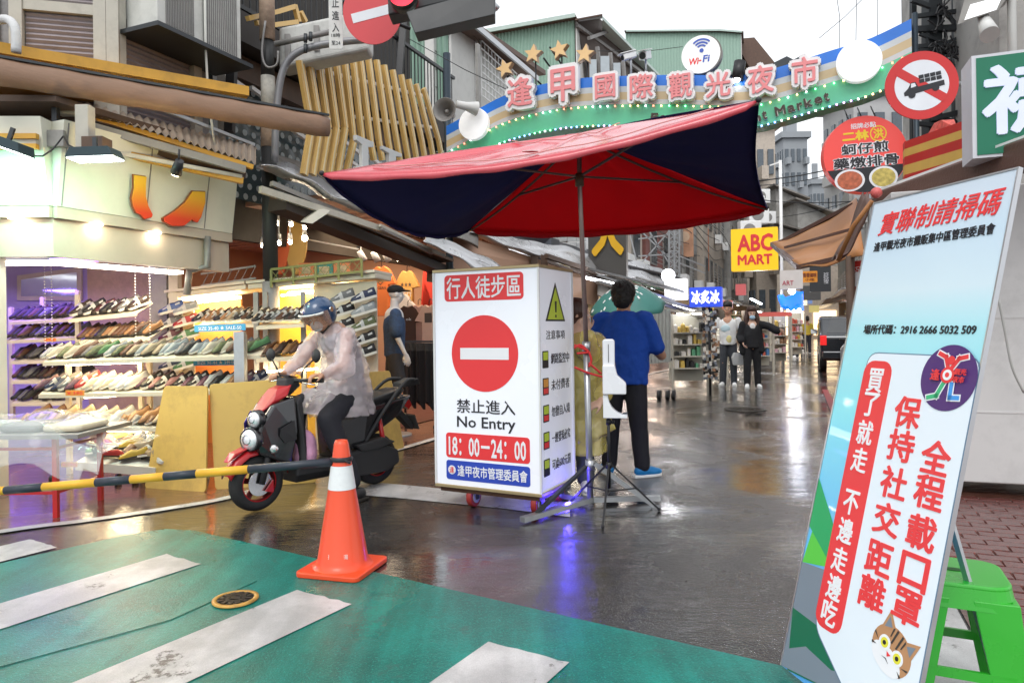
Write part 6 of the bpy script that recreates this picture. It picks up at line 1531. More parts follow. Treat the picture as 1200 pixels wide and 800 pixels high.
def tplate(x0,y0,x1,y1,T,th,name,m,par,side=1):
 a,b=onT(x0,y1,T),onT(x1,y1,T);z0=min(onT(x0,y1,T).z,onT(x1,y1,T).z);z1=onT(x0,y0,T).z
 return MB().prism([up(a,z0),up(b,z0),up(b,z1),up(a,z1)],NT*th*side).build(name,m,par,True)
t=thing('white_tiled_wall','white tiled upstairs wall panel seen just under the red umbrella edge','wall',onT(660,290,-5.2))
for i in range(5):
 for j in range(3):
  x0=632+i*11;y0=262+j*11;a,b=onS(x0,y0+10,14.5),onS(x0+10.4,y0,14.5)
  MB().prism([a,up(b,a.z),b,up(a,b.z)],NS*.05).build('tile',whitewall,t,True)
t=thing('dark_canopy','dark grey steel canopy edge under the umbrella, over the silver tarps','canopy',P(600,275,13))
MB().prism([P(570,262,12.6),P(646,278,13.6),P(646,290,13.6),P(635,288,13.6),P(570,270,12.6)],NS*.5).build('canopy_edge',mat('slate_steel',(.09,.10,.12),.4),t,True)
MB().prism([P(640,290,13.4),P(800,328,17),P(760,312,17.5),P(640,282,14.4)],(0,0,.04)).build('black_sheet',darkw,t,True)
t=thing('shop_sign','dark grey vertical signboard with one big yellow brush character','sign',P(712,290,14.2))
fr=Frame(P(690,340,14.2),NT,(0,0,1));W=45/F_PX*14.2;H=95/F_PX*14.2;fr.flat([(0,0),(W,0),(W,H),(0,H)],-.15,0,'board',mat('charcoal_signboard',(.07,.065,.06),.5,bump=.3),t)
a,b=fr.hit(694,301),fr.hit(731,258);text('大',fr,a[0],a[1],b[0],b[1]+.25,mat('yellow_brush_letter',(.75,.42,.02),.4),t,n0=.01,ext=.04,off=.05)
t=thing('scaffold','thin grey steel lattice tower rising from the roofs under the umbrella','scaffold',P(785,300,17))
for px in (784,790,796):qbar(P(px,350,17),P(px,250,17),.045,.045,'upright',steel,t)
for k in range(9):
 y=250+k*11;qbar(P(784,y,17),P(796,y+9,17),.025,.025,'diagonal',steel,t);qbar(P(796,y,17),P(784,y+9,17),.025,.025,'diagonal',steel,t);qbar(P(784,y,17),P(796,y,17),.025,.025,'tie',steel,t)
for i,(x0,y0,x1,y1) in enumerate(((748,300,785,298),(748,280,785,275),(750,310,785,270),(760,270,785,310),(757,348,786,318),(775,350,786,325),(735,262,757,350),(745,265,784,302),(796,300,826,312),(796,308,826,320))):qbar(P(x0,y0,17),P(x1,y1,17),.03,.03,'brace',steel,t)
for x0,y0,x1,y1,c,l,T in ((792,262,812,302,(.65,.35,.22),'peach picture poster on the upstairs wall left of the orange strip',-4.9),(822,268,830,318,(.55,.16,.05),'narrow orange upright sign strip on the upstairs wall',-4.8),(832,270,838,306,(.5,.25,.15),'narrow brown picture strip beside the orange strip',-4.9),(841,275,858,320,(.05,.38,.36),'teal picture poster with a pale figure',-4.9),(815,262,821,308,(.2,.22,.25),'grey upright sign strip between the posters',-4.9)):
 p=onT((x0+x1)/2,y1,T);t=thing('wall_poster',l,'poster',p);Y=p.y;a,b=P(x0,y1,Y),P(x1,y0,Y)
 fr=Frame(a,NT,(0,0,1));w,h=b.x-a.x,b.z-a.z;fr.flat([(0,0),(w,0),(w,h),(0,h)],0,.06,'board',mat('poster_'+str(x0),c,.4,var=.5,scale=2.5),t)
 if x0==841:fr.flat([(w*.4,h*.1),(w*.6,h*.1),(w*.75,h*.6),(w*.6,h*.9),(w*.35,h*.85),(w*.3,h*.5)],.061,.07,'figure',cream2,t)
 else:fr.flat(circ(w/2,h*.6,w*.3,16),.061,.066,'figure',mat('poster_tan',(.7,.5,.35),.5,var=.3),t)
def box_sign(x0,y0,x1,y1,Y,board,label,texts,thick=.2,es=0,dirx=None,name='shop_sign'):
 a=P(x0,y1,Y);t=thing(name,label,'sign',a);fr=Frame(a,dirx or NT,(0,0,1));w=onPl(x1,y1,fr.o,fr.n)-a;w=w.length;h=(P(x0,y0,Y)-a).length
 fr.flat(rrect(0,0,w,h,.02),-thick,0,'board',board,t)
 for (s,u0,v0,u1,v1,m,off) in texts:text(s,fr,u0*w,v0*h,u1*w,v1*h,m,t,n0=.004,ext=.01,off=off)
 return t,fr,w,h
box_sign(857,320,913,270,19.0,None,'',[]) if 0 else None
box_sign(857,269,912,318,17.5,mat('sign_yellow',(.85,.52,.01),.4,var=.03,emis=(1,.6,.01),es=.25),'yellow hanging sign with red ABC MART lettering above the left shops',[('ABC',.14,.45,.90,.86,pred,.035),('MART',.14,.14,.88,.38,pred,.035)],thick=.3)
box_sign(808,337,846,360,13.2,mat('sign_blue_lit',(.03,.07,.55),.4,emis=(.03,.08,.7),es=.5),'blue lit sign with bold white characters under the metal awnings',[('冰炙冰',.06,.15,.94,.85,print_mat('lit_white_letter',(.85,.85,.9),.6),.05)])
box_sign(779,327,805,352,14.2,print_mat('blank_lit_white',(.8,.8,.8),.6),'blank white lit board left of the blue sign',[])
box_sign(914,317,941,339,19.5,mat('sign_white_board',(.72,.70,.70),.4),'white slanted board sign right of the yellow one',[('ART',.1,.2,.6,.45,mat('print_pinkish',(.5,.1,.15),.5),.01)])
box_sign(940,318,958,331,20,mat('sign_orange_board',(.72,.28,.03),.4),'small orange sign with brown characters over the street',[('香香滷味',.06,.45,.94,.85,mat('print_brown',(.2,.04,.02),.5),.01),('小吃',.2,.12,.8,.35,mat('print_brown',(0,0,0)),.01)])
t,fr,w,h=box_sign(949,311,974,342,24,mat('sign_charcoal',(.035,.038,.042),.4),'charcoal upright sign with sideways white letters',[])
text('SOLIDERM',fr,w*.5,h*.42,w*1.05,h*.58,print_mat('print_white',(0,0,0)),t,n0=.01,ext=.01,rot=-PI/2)
box_sign(938,335,962,352,30,mat('sign_dim',(.10,.10,.10),.5),'dim board sign under the charcoal one',[])
t=thing('blue_tarp','bright blue tarpaulin glowing over a stall far down the street','tarpaulin',P(925,350,21))
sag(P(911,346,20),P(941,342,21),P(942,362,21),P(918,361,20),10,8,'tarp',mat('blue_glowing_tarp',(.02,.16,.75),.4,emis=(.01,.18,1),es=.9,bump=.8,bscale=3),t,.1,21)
t=thing('stall_lamp','white lamp hanging beside the blue tarpaulin','lamp',P(928,341,20));MB().sph(P(928,341,19.9),.1,12,8).build('lit_bulb',tube_e,t,True)
for i,(px,py,Y,l) in enumerate(((783,323,14.5,'bright round lamp under the dark green awning'),(930,363,26,'glowing lamp at the far stalls below the blue tarpaulin'),(888,372,22,'glowing lamp over the far accessory stall'))):
 t=thing('stall_lamp',l,'lamp',P(px,py,Y));MB().sph(P(px,py,Y),.012*Y*.8,14,10).build('lit_bulb',tube_e,t,True);point(t,P(px,py,Y-.3),30,(.95,.95,1),.1)
for x0,y0,x1,y1,Y0,Y1,l in ((684,325,722,333,12.5,13.2,'long cool fluorescent tube behind the head of the man in blue'),(768,347,778,352,14,14.6,'short fluorescent tube right of the green umbrella'),(880,350,892,356,20,21,'small tube light under the far grey awnings'),(790,356,812,363,13,14,'slanting tube light under the blue sign')):
 t=thing('tube_lamp',l,'lamp',P(x0,y0,Y0));qbar(P(x0,y0,Y0),P(x1,y1,Y1),.05,.04,'lit_tube',tube_e,t);
t=thing('folded_awnings','bundle of grey metal awning poles slanting out above the man in blue','awning poles',P(760,340,12))
for (x0,y0,Y0,x1,y1,Y1,w) in ((690,315,11.5,800,342,13,.06),(700,330,11.5,815,362,13.4,.08),(740,345,12,824,372,14,.10),(746,325,12,796,340,13,.04),(700,322,12.4,790,352,13.6,.05)):qbar(P(x0,y0,Y0),P(x1,y1,Y1),w,w*.6,'pole',steel,t)
t=thing('metal_screen','grey corrugated metal screen on wheels right of the man in blue','screen',up(P(760,430,12.5),0))
corrug(bil(P(742,428,11.5),P(786,424,12.5),P(786,362,12.5),P(742,370,11.5)),10,1,'sheet',mat('corrugated_grey',(.45,.46,.43),.45,var=.15,scale=4,dirt=.3),t,(0,-1,0),.02)
qbar(P(745,424,11.6),P(786,421,12.6),.05,.05,'base_bar',black,t)
for px in (772,782,789):p=P(px,424,12.2);MB().cyl(up(p,.09)-NT*.03,up(p,.09)+NT*.03,.09,n=16).build('wheel',black,t,True)
def stall(x0,x1,ytop,Y,cols,label,rows=4,names='goods_rack',lit=True):
 a,b=P(x0,420,Y),P(x1,420,Y);a.z=b.z=0;zt=P(x0,ytop,Y).z
 t=thing(names,label,'stall rack',a);w=b.x-a.x;m=cream2
 for x in (a.x,b.x):MB().box(x-.02,x+.02,Y-.02,Y+.02,0,zt).build('post',m,t,True)
 MB().box(a.x,b.x,Y+.3,Y+.33,.2,zt).build('back_board',mat('stall_back',(.6,.58,.5),.5),t,True)
 if lit:qbar(V((a.x+.1,Y,zt)),V((b.x-.1,Y,zt)),.05,.04,'tube_light',mat('warm_tube_glow',(1,1,1),emis=(1,.9,.7),es=5),t)
 for r in range(rows):
  z=.45+(zt-.6)*r/rows;MB().box(a.x+.021,b.x-.021,Y,Y+.299,z,z+.025).build('shelf',m,t,True)
  bb=MB();x=a.x+.05
  while x<b.x-.12:
   ww=r_.uniform(.05,.11);hh=r_.uniform(.08,.22);bb.hull([(x+dx*ww,Y+.03+dy*.15,z+.026+dz*hh) for dx in (0.1,.9) for dy in (0,1) for dz in (0,.8)]+[(x+.5*ww,Y+.1,z+.026+hh)],r_.randrange(len(cols)));x+=ww+.015
  o=bb.build('goods',[gm[c] for c in cols],t,True);o['kind']='stuff'
stall(788,829,368,13.6,[0,2,4,0,6],'white lit rack of small accessories left of the walking couple')
stall(884,906,370,18.5,[1,7,4,3,5],'rack of coloured cases just right of the walking couple')
stall(907,926,368,20.5,[7,0,2,5,1],'far stall rack of small pink and white goods')
stall(928,944,366,25,[0,2,7,1],'farthest lit stall rack on the left side')
stall(833,852,385,17.0,[5,0,4,7],'low rack of goods behind the walking man')
t=thing('mobile_rack','tall narrow spinner rack of trinkets at the edge of the stall','rack',up(P(832,425,13.2),0))
p=up(P(832,425,13.2),0);MB().cyl(p,up(p,1.75),.025).build('pole',black,t,True)
b=MB()
for k in range(150):a_=r_.uniform(0,6.28);z=r_.uniform(.3,1.7);b.obox(p+V((math.cos(a_)*.11,math.sin(a_)*.11,z)),(r_.uniform(.03,.07),.03,r_.uniform(.04,.08)),None,r_.randrange(4))
o=b.build('trinkets',[gm[0],gm[4],gm[5],gm[8]],t,True);o['kind']='stuff'
for i,(px,c) in enumerate(((860,1),(843,5),(938,2))):pass
def tower(label,px0,px1,ytop,Y,m,fl,wn_,setb=0):
 a,b=P(px0,ytop,Y),P(px1,ytop,Y);t=thing('apartment_tower',label,'tower',up((a+b)/2,0));H=a.z;w=b.x-a.x
 MB().box(a.x,b.x,Y,Y+w,0,H).build('wall',m,t,True)
 MB().box(a.x-.4,b.x+.4,Y-.4,Y+w+.4,H,H+.8).build('parapet',m,t,True)
 MB().box(a.x+w*.25,a.x+w*.7,Y+1,Y+w*.7,H+.81,H+3.5).build('roof_house',m,t,True)
 for f in range(fl):
  z=H-3.2*(f+1)
  for k in range(wn_):
   x=a.x+w*(k+.5)/wn_;ww=w/wn_*.55
   o=MB().box(x-ww/2,x+ww/2,Y-.15,Y-.001,z,z+1.7).build('window',mat('tower_glass',(.10,.12,.14),.2,var=.3),t,True)
   MB().box(a.x-.12,a.x-.001,Y+w*(k+.3)/wn_,Y+w*(k+.75)/wn_,z,z+1.7).build('window',mat('tower_glass',(0,0,0)),t,True)
   if k==0:MB().box(a.x-.7,a.x-.13,Y+w*.2,Y+w*.8,z-.6,z+.3).build('balcony',m,t,True)
   if (k+f)%3==0:MB().box(x-ww*.6,x+ww*.6,Y-1.0,Y-.16,z-.5,z+.4).build('balcony',m,t,True)
tg=mat('tower_grey_tile',(.30,.32,.34),.7,var=.1,scale=.3);tg2=mat('tower_pale_concrete',(.44,.44,.44),.7,var=.12,scale=.3,dirt=.2)
tower('slim grey apartment tower with a notched crown in the far gap',918,946,162,95,tg,9,4)
tower('low grey apartment block right of the slim tower',952,966,216,110,tg,6,3)
tower('large pale concrete tower behind the red food sign',1000,1080,112,60,tg2,9,4)
tower('old concrete block below the slim tower on the left side',884,908,150,48,tanw,6,2)
t=thing('roof_sheds','patched grey rooftop sheds under the slim far tower','shed',P(935,260,44))
for (x0,y0,x1,y1,Y,m) in ((910,220,940,262,44,concw),(935,236,968,270,42,concw),(905,262,955,300,40,concw)):
 a,b=P(x0,y1,Y),P(x1,y0,Y);MB().prism([(a.x,Y,a.z),(b.x,Y,a.z),(b.x,Y,b.z-.8),(a.x,Y,b.z)],(0,3,0)).build('shed_wall',m,t,True);MB().prism([(a.x-.3,Y-.5,b.z+.1),(b.x+.3,Y-.5,b.z-.8),(b.x+.3,Y-.5,b.z-.7),(a.x-.3,Y-.5,b.z+.2)],(0,4,0)).build('roof_sheet',dirtysheet,t,True)
t=thing('flag_pole','thin white pole standing tall in front of the old concrete blocks','pole',up(P(917,384,22),0));p=up(P(917,384,22),0);MB().cyl(p,up(p,P(917,188,22).z),.05,n=10).build('pole',white,t,True);qbar(up(p,P(917,190,22).z),P(902,194,22),.04,.04,'arm',white,t)
for i,(x0,y0,x1,y1,Y,c,l) in enumerate(((846,352,858,362,15.5,(.55,.16,.13),'small coral box sign under the metal awnings right of the blue sign'),(862,333,874,346,17,(.5,.1,.1),'small red box under the yellow hanging sign'),(886,366,928,371,18.2,(.6,.12,.1),'long red header board over the coloured case rack'),(930,352,946,358,26,(.62,.5,.3),'small tan header board at the far stalls'),(948,358,960,366,34,(.65,.55,.2),'far small yellow board near the street end'),(893,300,905,316,24,(.1,.3,.4),'teal hanging board half hidden by the yellow sign'),(944,348,952,356,36,(.2,.3,.6),'far small blue board near the street end'))):
 box_sign(x0,y0,x1,y1,Y,mat('blank_board_%d'%i,c,.4,var=.1,emis=c,es=.2),l,[],name='hanging_board')
t=thing('overhead_wires','sagging black cables running down the left shop fronts toward the street end','cable')
rr2=random.Random(4)
for k in range(7):
 z=4.2+.35*k;tt_=-4.9+.12*k;pts=[St(tt_,12+q*4,z-.25*math.sin(q*1.6+k)-.1*(q%2)) for q in range(11)]
 MB().tube(smooth_line(pts,4),.018,5).build('wire',black,t)
t=thing('overhead_wires','black cables crossing between the houses above the far lane','cable')
for s_,z0,z1 in ((20,5.6,6.5),(26,6.8,6.0),(31,7.5,8.4),(38,7,8)):
 MB().tube([St(-5+8*q/8,s_+q*.5,z0+(z1-z0)*q/8-.5*math.sin(PI*q/8)) for q in range(9)],.02,5).build('wire',black,t)
for px,py,Y in ((873,250,24),(878,262,24),(868,280,23),(884,238,30),(893,262,34)):
 a=P(px,py,Y);t=thing('air_conditioner',f'pale air conditioner box on the far upper wall, the one { {873: "just below the highest", 878: "in the middle of five", 868: "lowest and nearest", 884: "highest of five", 893: "farthest right"}[px]}','air conditioner',a);MB().box(a.x,a.x+.7,Y,Y+.35,a.z,a.z+.6).build('casing',white,t,True,bevel=.03);MB().cyl((a.x+.3,Y-.01,a.z+.3),(a.x+.3,Y-.002,a.z+.3),.2,n=18).build('fan',gpost,t,True)
 # right side
def truck_sign():
 Y=6.0;c=P(1080,100,Y);r=39.5/F_PX*Y;t=thing('round_sign','round red ringed no trucks sign with a black lorry','traffic sign',c)
 rot=RAD(8);ex=V((math.cos(rot)*.97,-.2,math.sin(rot)));fr=Frame(c,ex,V((-math.sin(rot),0,math.cos(rot))))
 red=mat('sign_red',(.58,.03,.03),.35,var=.06);wh=mat('sign_white',(0,0,0));bk=pblack
 fr.flat(circ(0,0,r,56),-.015,0,'disc',red,t);fr.flat(circ(0,0,r*.74,56),.001,.002,'white_field',wh,t)
 k=r/39.5;P2=lambda pts:[(x*k,y*k) for x,y in pts]
 fr.flat(P2([(-26,17),(-19,24),(26,-17),(19,-24)]),.0025,.0035,'slash',red,t)
 fr.flat(P2([(-16,-9),(24,-5),(24,1),(-4,-1),(-6,5),(-11,5),(-15,-1),(-20,-5),(-20,-9)]),.004,.005,'lorry',bk,t)
 fr.flat(P2([(-11,4),(-7,4),(-6,0),(-12,-1)]),.0052,.006,'cab_window',wh,t)
 for i in range(4):
  for j in range(2):fr.flat(P2([(-2+i*6.2,2.5+j*5),(3.4+i*6.2,2.8+j*5),(3.4+i*6.2,7+j*5),(-2+i*6.2,6.7+j*5)]),.004,.005,'crate',bk,t)
 for x in (-12,14):fr.flat([(x*k+a,(-9 if x<0 else -6)*k+b) for a,b in circ(0,0,4*k,16)],.0052,.006,'wheel',bk,t)
 MB().cyl(c+V((-.1,.04,.0)),c+V((.5,.1,.05)),.02).build('bracket',steel,t,True)
truck_sign()
def green_sign():
 Y=4.6;a=P(1140,186,Y);a2=P(1123,183,Y+.22)
 t=thing('shop_sign','green box sign with a pale brush character at the right edge','sign',a)
 ex=V((1,-.38,0)).normalized();fr=Frame(a,ex,(0,0,1));H=P(1140,66,Y).z-a.z;W=.95
 fr.flat([(0,0),(W,0),(W,H),(0,H)],-.28,0,'cabinet',mat('sign_cabinet_white',(.62,.62,.66),.4),t)
 fr.flat([(.025,.02),(W,.02),(W,H-.02),(.025,H-.02)],.001,.006,'green_face',mat('sign_green',(.005,.12,.065),.35,var=.05,emis=(.0,.2,.1),es=.15),t)
 m=mat('pale_brush_letter',(.58,.62,.80),.4,emis=(.6,.65,.9),es=.25)
 text('襪',fr,.05,H*.2,.58,H*.88,m,t,n0=.007,ext=.012,off=.022)
green_sign()
def food_sign():
 Y=8.2;c=P(1014,181,Y);r=46.5/F_PX*Y;t=thing('food_sign','round coral sign for oyster omelette and herbal ribs with food pictures','sign',c)
 fr=Frame(c,V((1,-.15,.06)),V((-.06,0,1)))
 co=mat('coral_sign',(.75,.07,.06),.35,var=.04,emis=(1,.12,.1),es=.12);cw_=print_mat('print_white',(0,0,0))
 fr.flat(circ(0,0,r,56,r*.97),-.12,0,'disc',co,t)
 lo=[(r*.985*math.cos(RAD(a)),r*.955*math.sin(RAD(a))) for a in range(200,341,7)]
 fr.flat(lo,.001,.004,'black_foot',pblack,t)
 fr.flat(circ(-r*.42,-r*.62,r*.36,28,r*.28),.005,.012,'food_plate',print_mat('print_white',(0,0,0)),t);fr.flat(circ(r*.38,-r*.62,r*.34,28,r*.28),.005,.012,'food_plate',print_mat('print_white',(0,0,0)),t)
 fr.flat(circ(-r*.42,-r*.62,r*.30,24,r*.23),.013,.016,'food_picture',mat('food_meat',(.5,.14,.07),.5,var=.8,scale=25),t);fr.flat(circ(r*.38,-r*.62,r*.28,24,r*.23),.013,.016,'food_picture',mat('food_eggs',(.6,.45,.12),.5,var=.8,scale=22),t)
 yl=print_mat('print_bright_yellow',(.85,.6,.03));bk=pblack
 text('招牌必點',fr,-r*.3,r*.66,r*.3,r*.80,cw_,t,n0=.002,off=.02)
 text('二林',fr,-r*.52,r*.36,r*.12,r*.62,yl,t,n0=.002,off=.05);text('洪',fr,r*.22,r*.36,r*.46,r*.62,yl,t,n0=.004,off=.04)
 ring=circ(r*.34,r*.49,r*.2,28);b=MB()
 n=len(ring);inner=circ(r*.34,r*.49,r*.17,28);b.add([fr.pt(x,y,.003) for x,y in ring]+[fr.pt(x,y,.003) for x,y in inner],[(i,(i+1)%n,n+(i+1)%n,n+i) for i in range(n)]);b.build('yellow_ring',yl,t,True)
 for s,y0,y1,w in (('蚵仔煎',.02,.30,.56),('藥燉排骨',-.32,-.04,.78)):
  text(s,fr,-r*w-.006,r*y0-.006,r*w+.006,r*y1+.006,cw_,t,n0=.002,off=.10);text(s,fr,-r*w,r*y0,r*w,r*y1,bk,t,n0=.006,off=.02)
 for k in (-.16,-.0,.16):MB().tube([fr.pt(k*r*2,r*.95,-.03),fr.pt(k*r*2+.02,r*1.3,-.2)],.008,5).build('hanger',black,t,True)
food_sign()
t=thing('striped_awning','red and yellow striped awning board between the food sign and the green sign','awning',P(1095,180,6.8))
for i,(c,l0,r0) in enumerate((('r',166,142),('y',175,152),('r',184,162),('y',194,174),('r',205,186))):
 m=mat('stripe_red',(.55,.025,.02),.5) if c=='r' else mat('stripe_yellow',(.70,.45,.10),.5);l1,r1=(175,184,194,205,216)[i],(152,162,174,186,200)[i]
 MB().prism([P(1060,l1,7.4),P(1128,r1,6.3),P(1128,r0,6.3),P(1060,l0,7.4)],(.05,.12,0)).build('stripe_board',m,t,True)
MB().prism([P(1092,158,6.9),P(1122,150,6.6),P(1118,140,6.7),P(1102,141,6.8)],(0,.1,0)).build('red_letter_board',mat('red_white_print',(.65,.10,.08),.5,var=.8,scale=30),t,True)
bcl=mat('tan_awning_cloth',(.44,.19,.065),.5,var=.2,scale=2,bump=.3,bscale=12,sub=0);bdk=mat('dark_brown_cloth',(.13,.07,.055),.45,var=.15,bump=.3)
t=thing('brown_awning','brown cloth awning sloping out over the street in front of the food sign','awning',P(960,270,9))
a,b,c,d=P(906,286,10.5),P(928,308,8.9),P(1020,262,6.2),P(1010,215,8.6)
sag(P(904,285,10.8),P(934,311,8.6),P(1012,298,7.0),P(1003,232,9.2),14,10,'cloth',bcl,t,.04,31)
for (p,q,w) in ((P(905,286,10.8),P(936,313,8.6),.06),(P(907,288,10.7),P(1000,240,9.0),.05),(P(936,313,8.6),P(1012,296,7.2),.05),(P(920,290,9.8),P(1000,268,8),.03),(P(941,308,8.6),P(975,290,8.6),.04)):qbar(p,q,w,w,'arm',bdk,t)
sag(P(975,300,6.8),P(985,305,6.4),P(1023,232,6.0),P(1012,225,6.6),8,12,'folded_flap',bdk,t,.05,33)
MB().tube([P(982,305,6.3),P(1000,265,6.1),P(1022,236,5.9)],.02,8).build('edge_rope',bcl,t,True)
t=thing('pink_buoy','small pink ball on the corner of the brown awning','ball',P(1027,226,5.8));MB().sph(P(1027,226,5.8),6.5/F_PX*5.8,16,12).build('ball',mat('pink_rubber',(.6,.12,.11),.4),t,True)
t=thing('brown_beam','thick dark brown awning roll behind the top of the notice board','awning',P(1120,200,5.2))
MB().prism([P(1027,247,6.2),P(1027,224,6.2),P(1250,142,4.0),P(1250,185,4.0)],(.1,.25,0)).build('roll',bdk,t,True,bevel=.02)
MB().prism([P(1027,222,6.1),P(1250,140,3.95),P(1250,143,3.95),P(1027,225,6.1)],(.0,.03,0)).build('white_piping',white,t,True)
for k in range(1):
 p,q=P(995,300,7.3),P(1003,420,7.3)
 MB().cyl(p,up(p,0),.035,n=12).build('pole',wood,t,True)
t=thing('steel_lattice','dark steel lattice tower with platforms and cables in the upper right','lattice tower',P(1100,60,9))
dl=mat('lattice_dark_steel',(.045,.05,.055),.5,.5,var=.3)
for px,w in ((1070,.06),(1092,.17),(1097,.05),(1120,.07),(1143,.09),(1160,.06)):qbar(P(px,-60,9),P(px,250,9),w,w,'upright',dl,t)
for (x0,y0,x1,y1,w) in ((1070,20,1150,10,.05),(1070,35,1150,32,.07),(1075,55,1165,48,.05),(1072,63,1150,60,.09),(1078,40,1140,62,.04),(1140,38,1080,62,.04),(1100,5,1125,35,.04),(1120,-20,1150,30,.06),(1068,0,1090,8,.05),(1086,36,1086,62,.03),(1108,36,1108,62,.03),(1130,36,1130,62,.03),(1090,140,1140,128,.06),(1075,145,1125,150,.05),(1075,130,1130,145,.03)):
 qbar(P(x0,y0,8.9),P(x1,y1,8.9),w,w,'brace',dl,t)
rr=random.Random(5)
for k in range(16):
 x,y=rr.uniform(1095,1125),rr.uniform(-10,60);pts=[P(x,y,8.8)]
 for j in range(5):x+=rr.uniform(-9,9);y+=rr.uniform(-8,12);pts.append(P(x,y,8.8))
 MB().tube(smooth_line(pts,4),.012,5).build('cable',black,t,True)
t=thing('floodlight','big grey framed floodlight facing down in the upper right corner','lamp',P(1152,12,7))
MB().hull([P(1122,29,6.9),P(1170,12,6.9),P(1185,-10,6.9),P(1132,-6,6.9),P(1125,22,7.2),P(1178,6,7.2),P(1184,-12,7.2),P(1136,-8,7.2)]).build('housing',greyp,t,True)
MB().prism([P(1130,24,6.88),P(1167,12,6.88),P(1174,-4,6.88),P(1137,6,6.88)],(0,-.01,0)).build('glass',mat('floodlight_glass_pale',(.75,.78,.8),.1,emis=(1,1,1),es=.5),t,True)
t=thing('bucket_lamp','pale round horn under the big floodlight','loudspeaker',P(1155,32,7));MB().cyl(P(1152,22,7),P(1160,41,6.8),.055,.085,n=18).build('horn',mat('horn_white',(0,0,0)),t,True)
t=thing('corner_building','grey stained concrete corner building at the right edge behind the green sign','building',up(P(1185,100,7.4),0))
a=up(P(1172,100,7.4),0);MB().prism([a,a+V((4,-1.4,0)),a+V((4,3,0)),a+V((1.5,4.5,0))],(0,0,7)).build('wall',concw,t,True)
MB().cyl(up(P(1187,100,7.0),2),up(P(1187,100,7.0),6.5),.04,n=12).build('pipe',mat('pipe_grey',(.5,.5,.48),.5),t,True)
t=thing('stall_cabinet','big dirty white metal stall cabinet on the brick pavement behind the notice board','stall',St(1.15,6.2))
cabm=mat('dirty_white_metal',(.58,.57,.56),.5,var=.06,scale=1.2,dirt=.35,bump=.15,bscale=3)
A=onT(0,0,0);q0=G(1092,578);d_=V((.95,-.32,0)).normalized();Lc=2.6
zt=P(1195,208,4.9).z
MB().prism([up(q0,.10)-d_*.25,up(q0,.10)+d_*Lc,up(q0,zt)+d_*Lc,up(q0,zt)-d_*.25],V((.32,.95,0))*.9).build('body',cabm,t,True,bevel=.01)
for z in (.62,1.32):MB().prism([up(q0,z)-d_*.25,up(q0,z)+d_*Lc,up(q0,z+.012)+d_*Lc,up(q0,z+.012)-d_*.25],V((-.32,-.95,0))*.004).build('panel_ridge',cabm,t,True)
for k in (.0,.9,1.8):MB().cyl(up(q0,.05)+d_*k+V((.1,.1,0)),up(q0,.05)+d_*(k+.04)+V((.1,.1,0)),.05,n=14).build('wheel',black,t,True)
MB().tube(smooth_line([P(1170,350,5.0),P(1178,390,5.0),P(1186,430,5.0),P(1200,460,5.0)],4),.008,6).build('cable',mat('grey_cable',(.4,.4,.38),.5),t,True)
t=thing('poster_column','red poster column with framed notices beside the notice board','poster column',up(P(1010,420,7.6),0))
rc=mat('red_poster',(.55,.04,.03),.4,var=.1,dirt=.15)
for (x0,y0,x1,y1,m) in ((999,306,1045,346,rc),(999,349,1045,425,rc)):MB().prism([P(x0,y1,7.6),P(x1,y1-3,7.3),P(x1,y0-3,7.3),P(x0,y0,7.6)],(0,.1,0)).build('poster_board',m,t,True)
MB().prism([P(998,349,7.58),P(1045,345,7.28),P(1045,342,7.28),P(998,346,7.58)],(0,-.05,0)).build('rail',greyp,t,True)
fr=Frame(P(999,425,7.58),P(1045,422,7.28)-P(999,425,7.58),(0,0,1));x,y=fr.hit(1006,328);fr.flat(circ(x,y,.05,24,.09),.004,.01,'white_oval',pwhite,t)
x,y=fr.hit(1003,318);text('巧味',fr,x-.02,y-.02,x+.10,y+.05,pwhite,t,n0=.004)
x,y=fr.hit(1008,355);fr.flat([(x-.05,y-.06),(x+.05,y-.06),(x+.05,y+.06),(x-.05,y+.06)],.004,.01,'notice',pblack,t)
MB().cyl(up(P(997,420,7.55),0),P(997,300,7.55),.04,n=10).build('timber_post',wood,t,True)
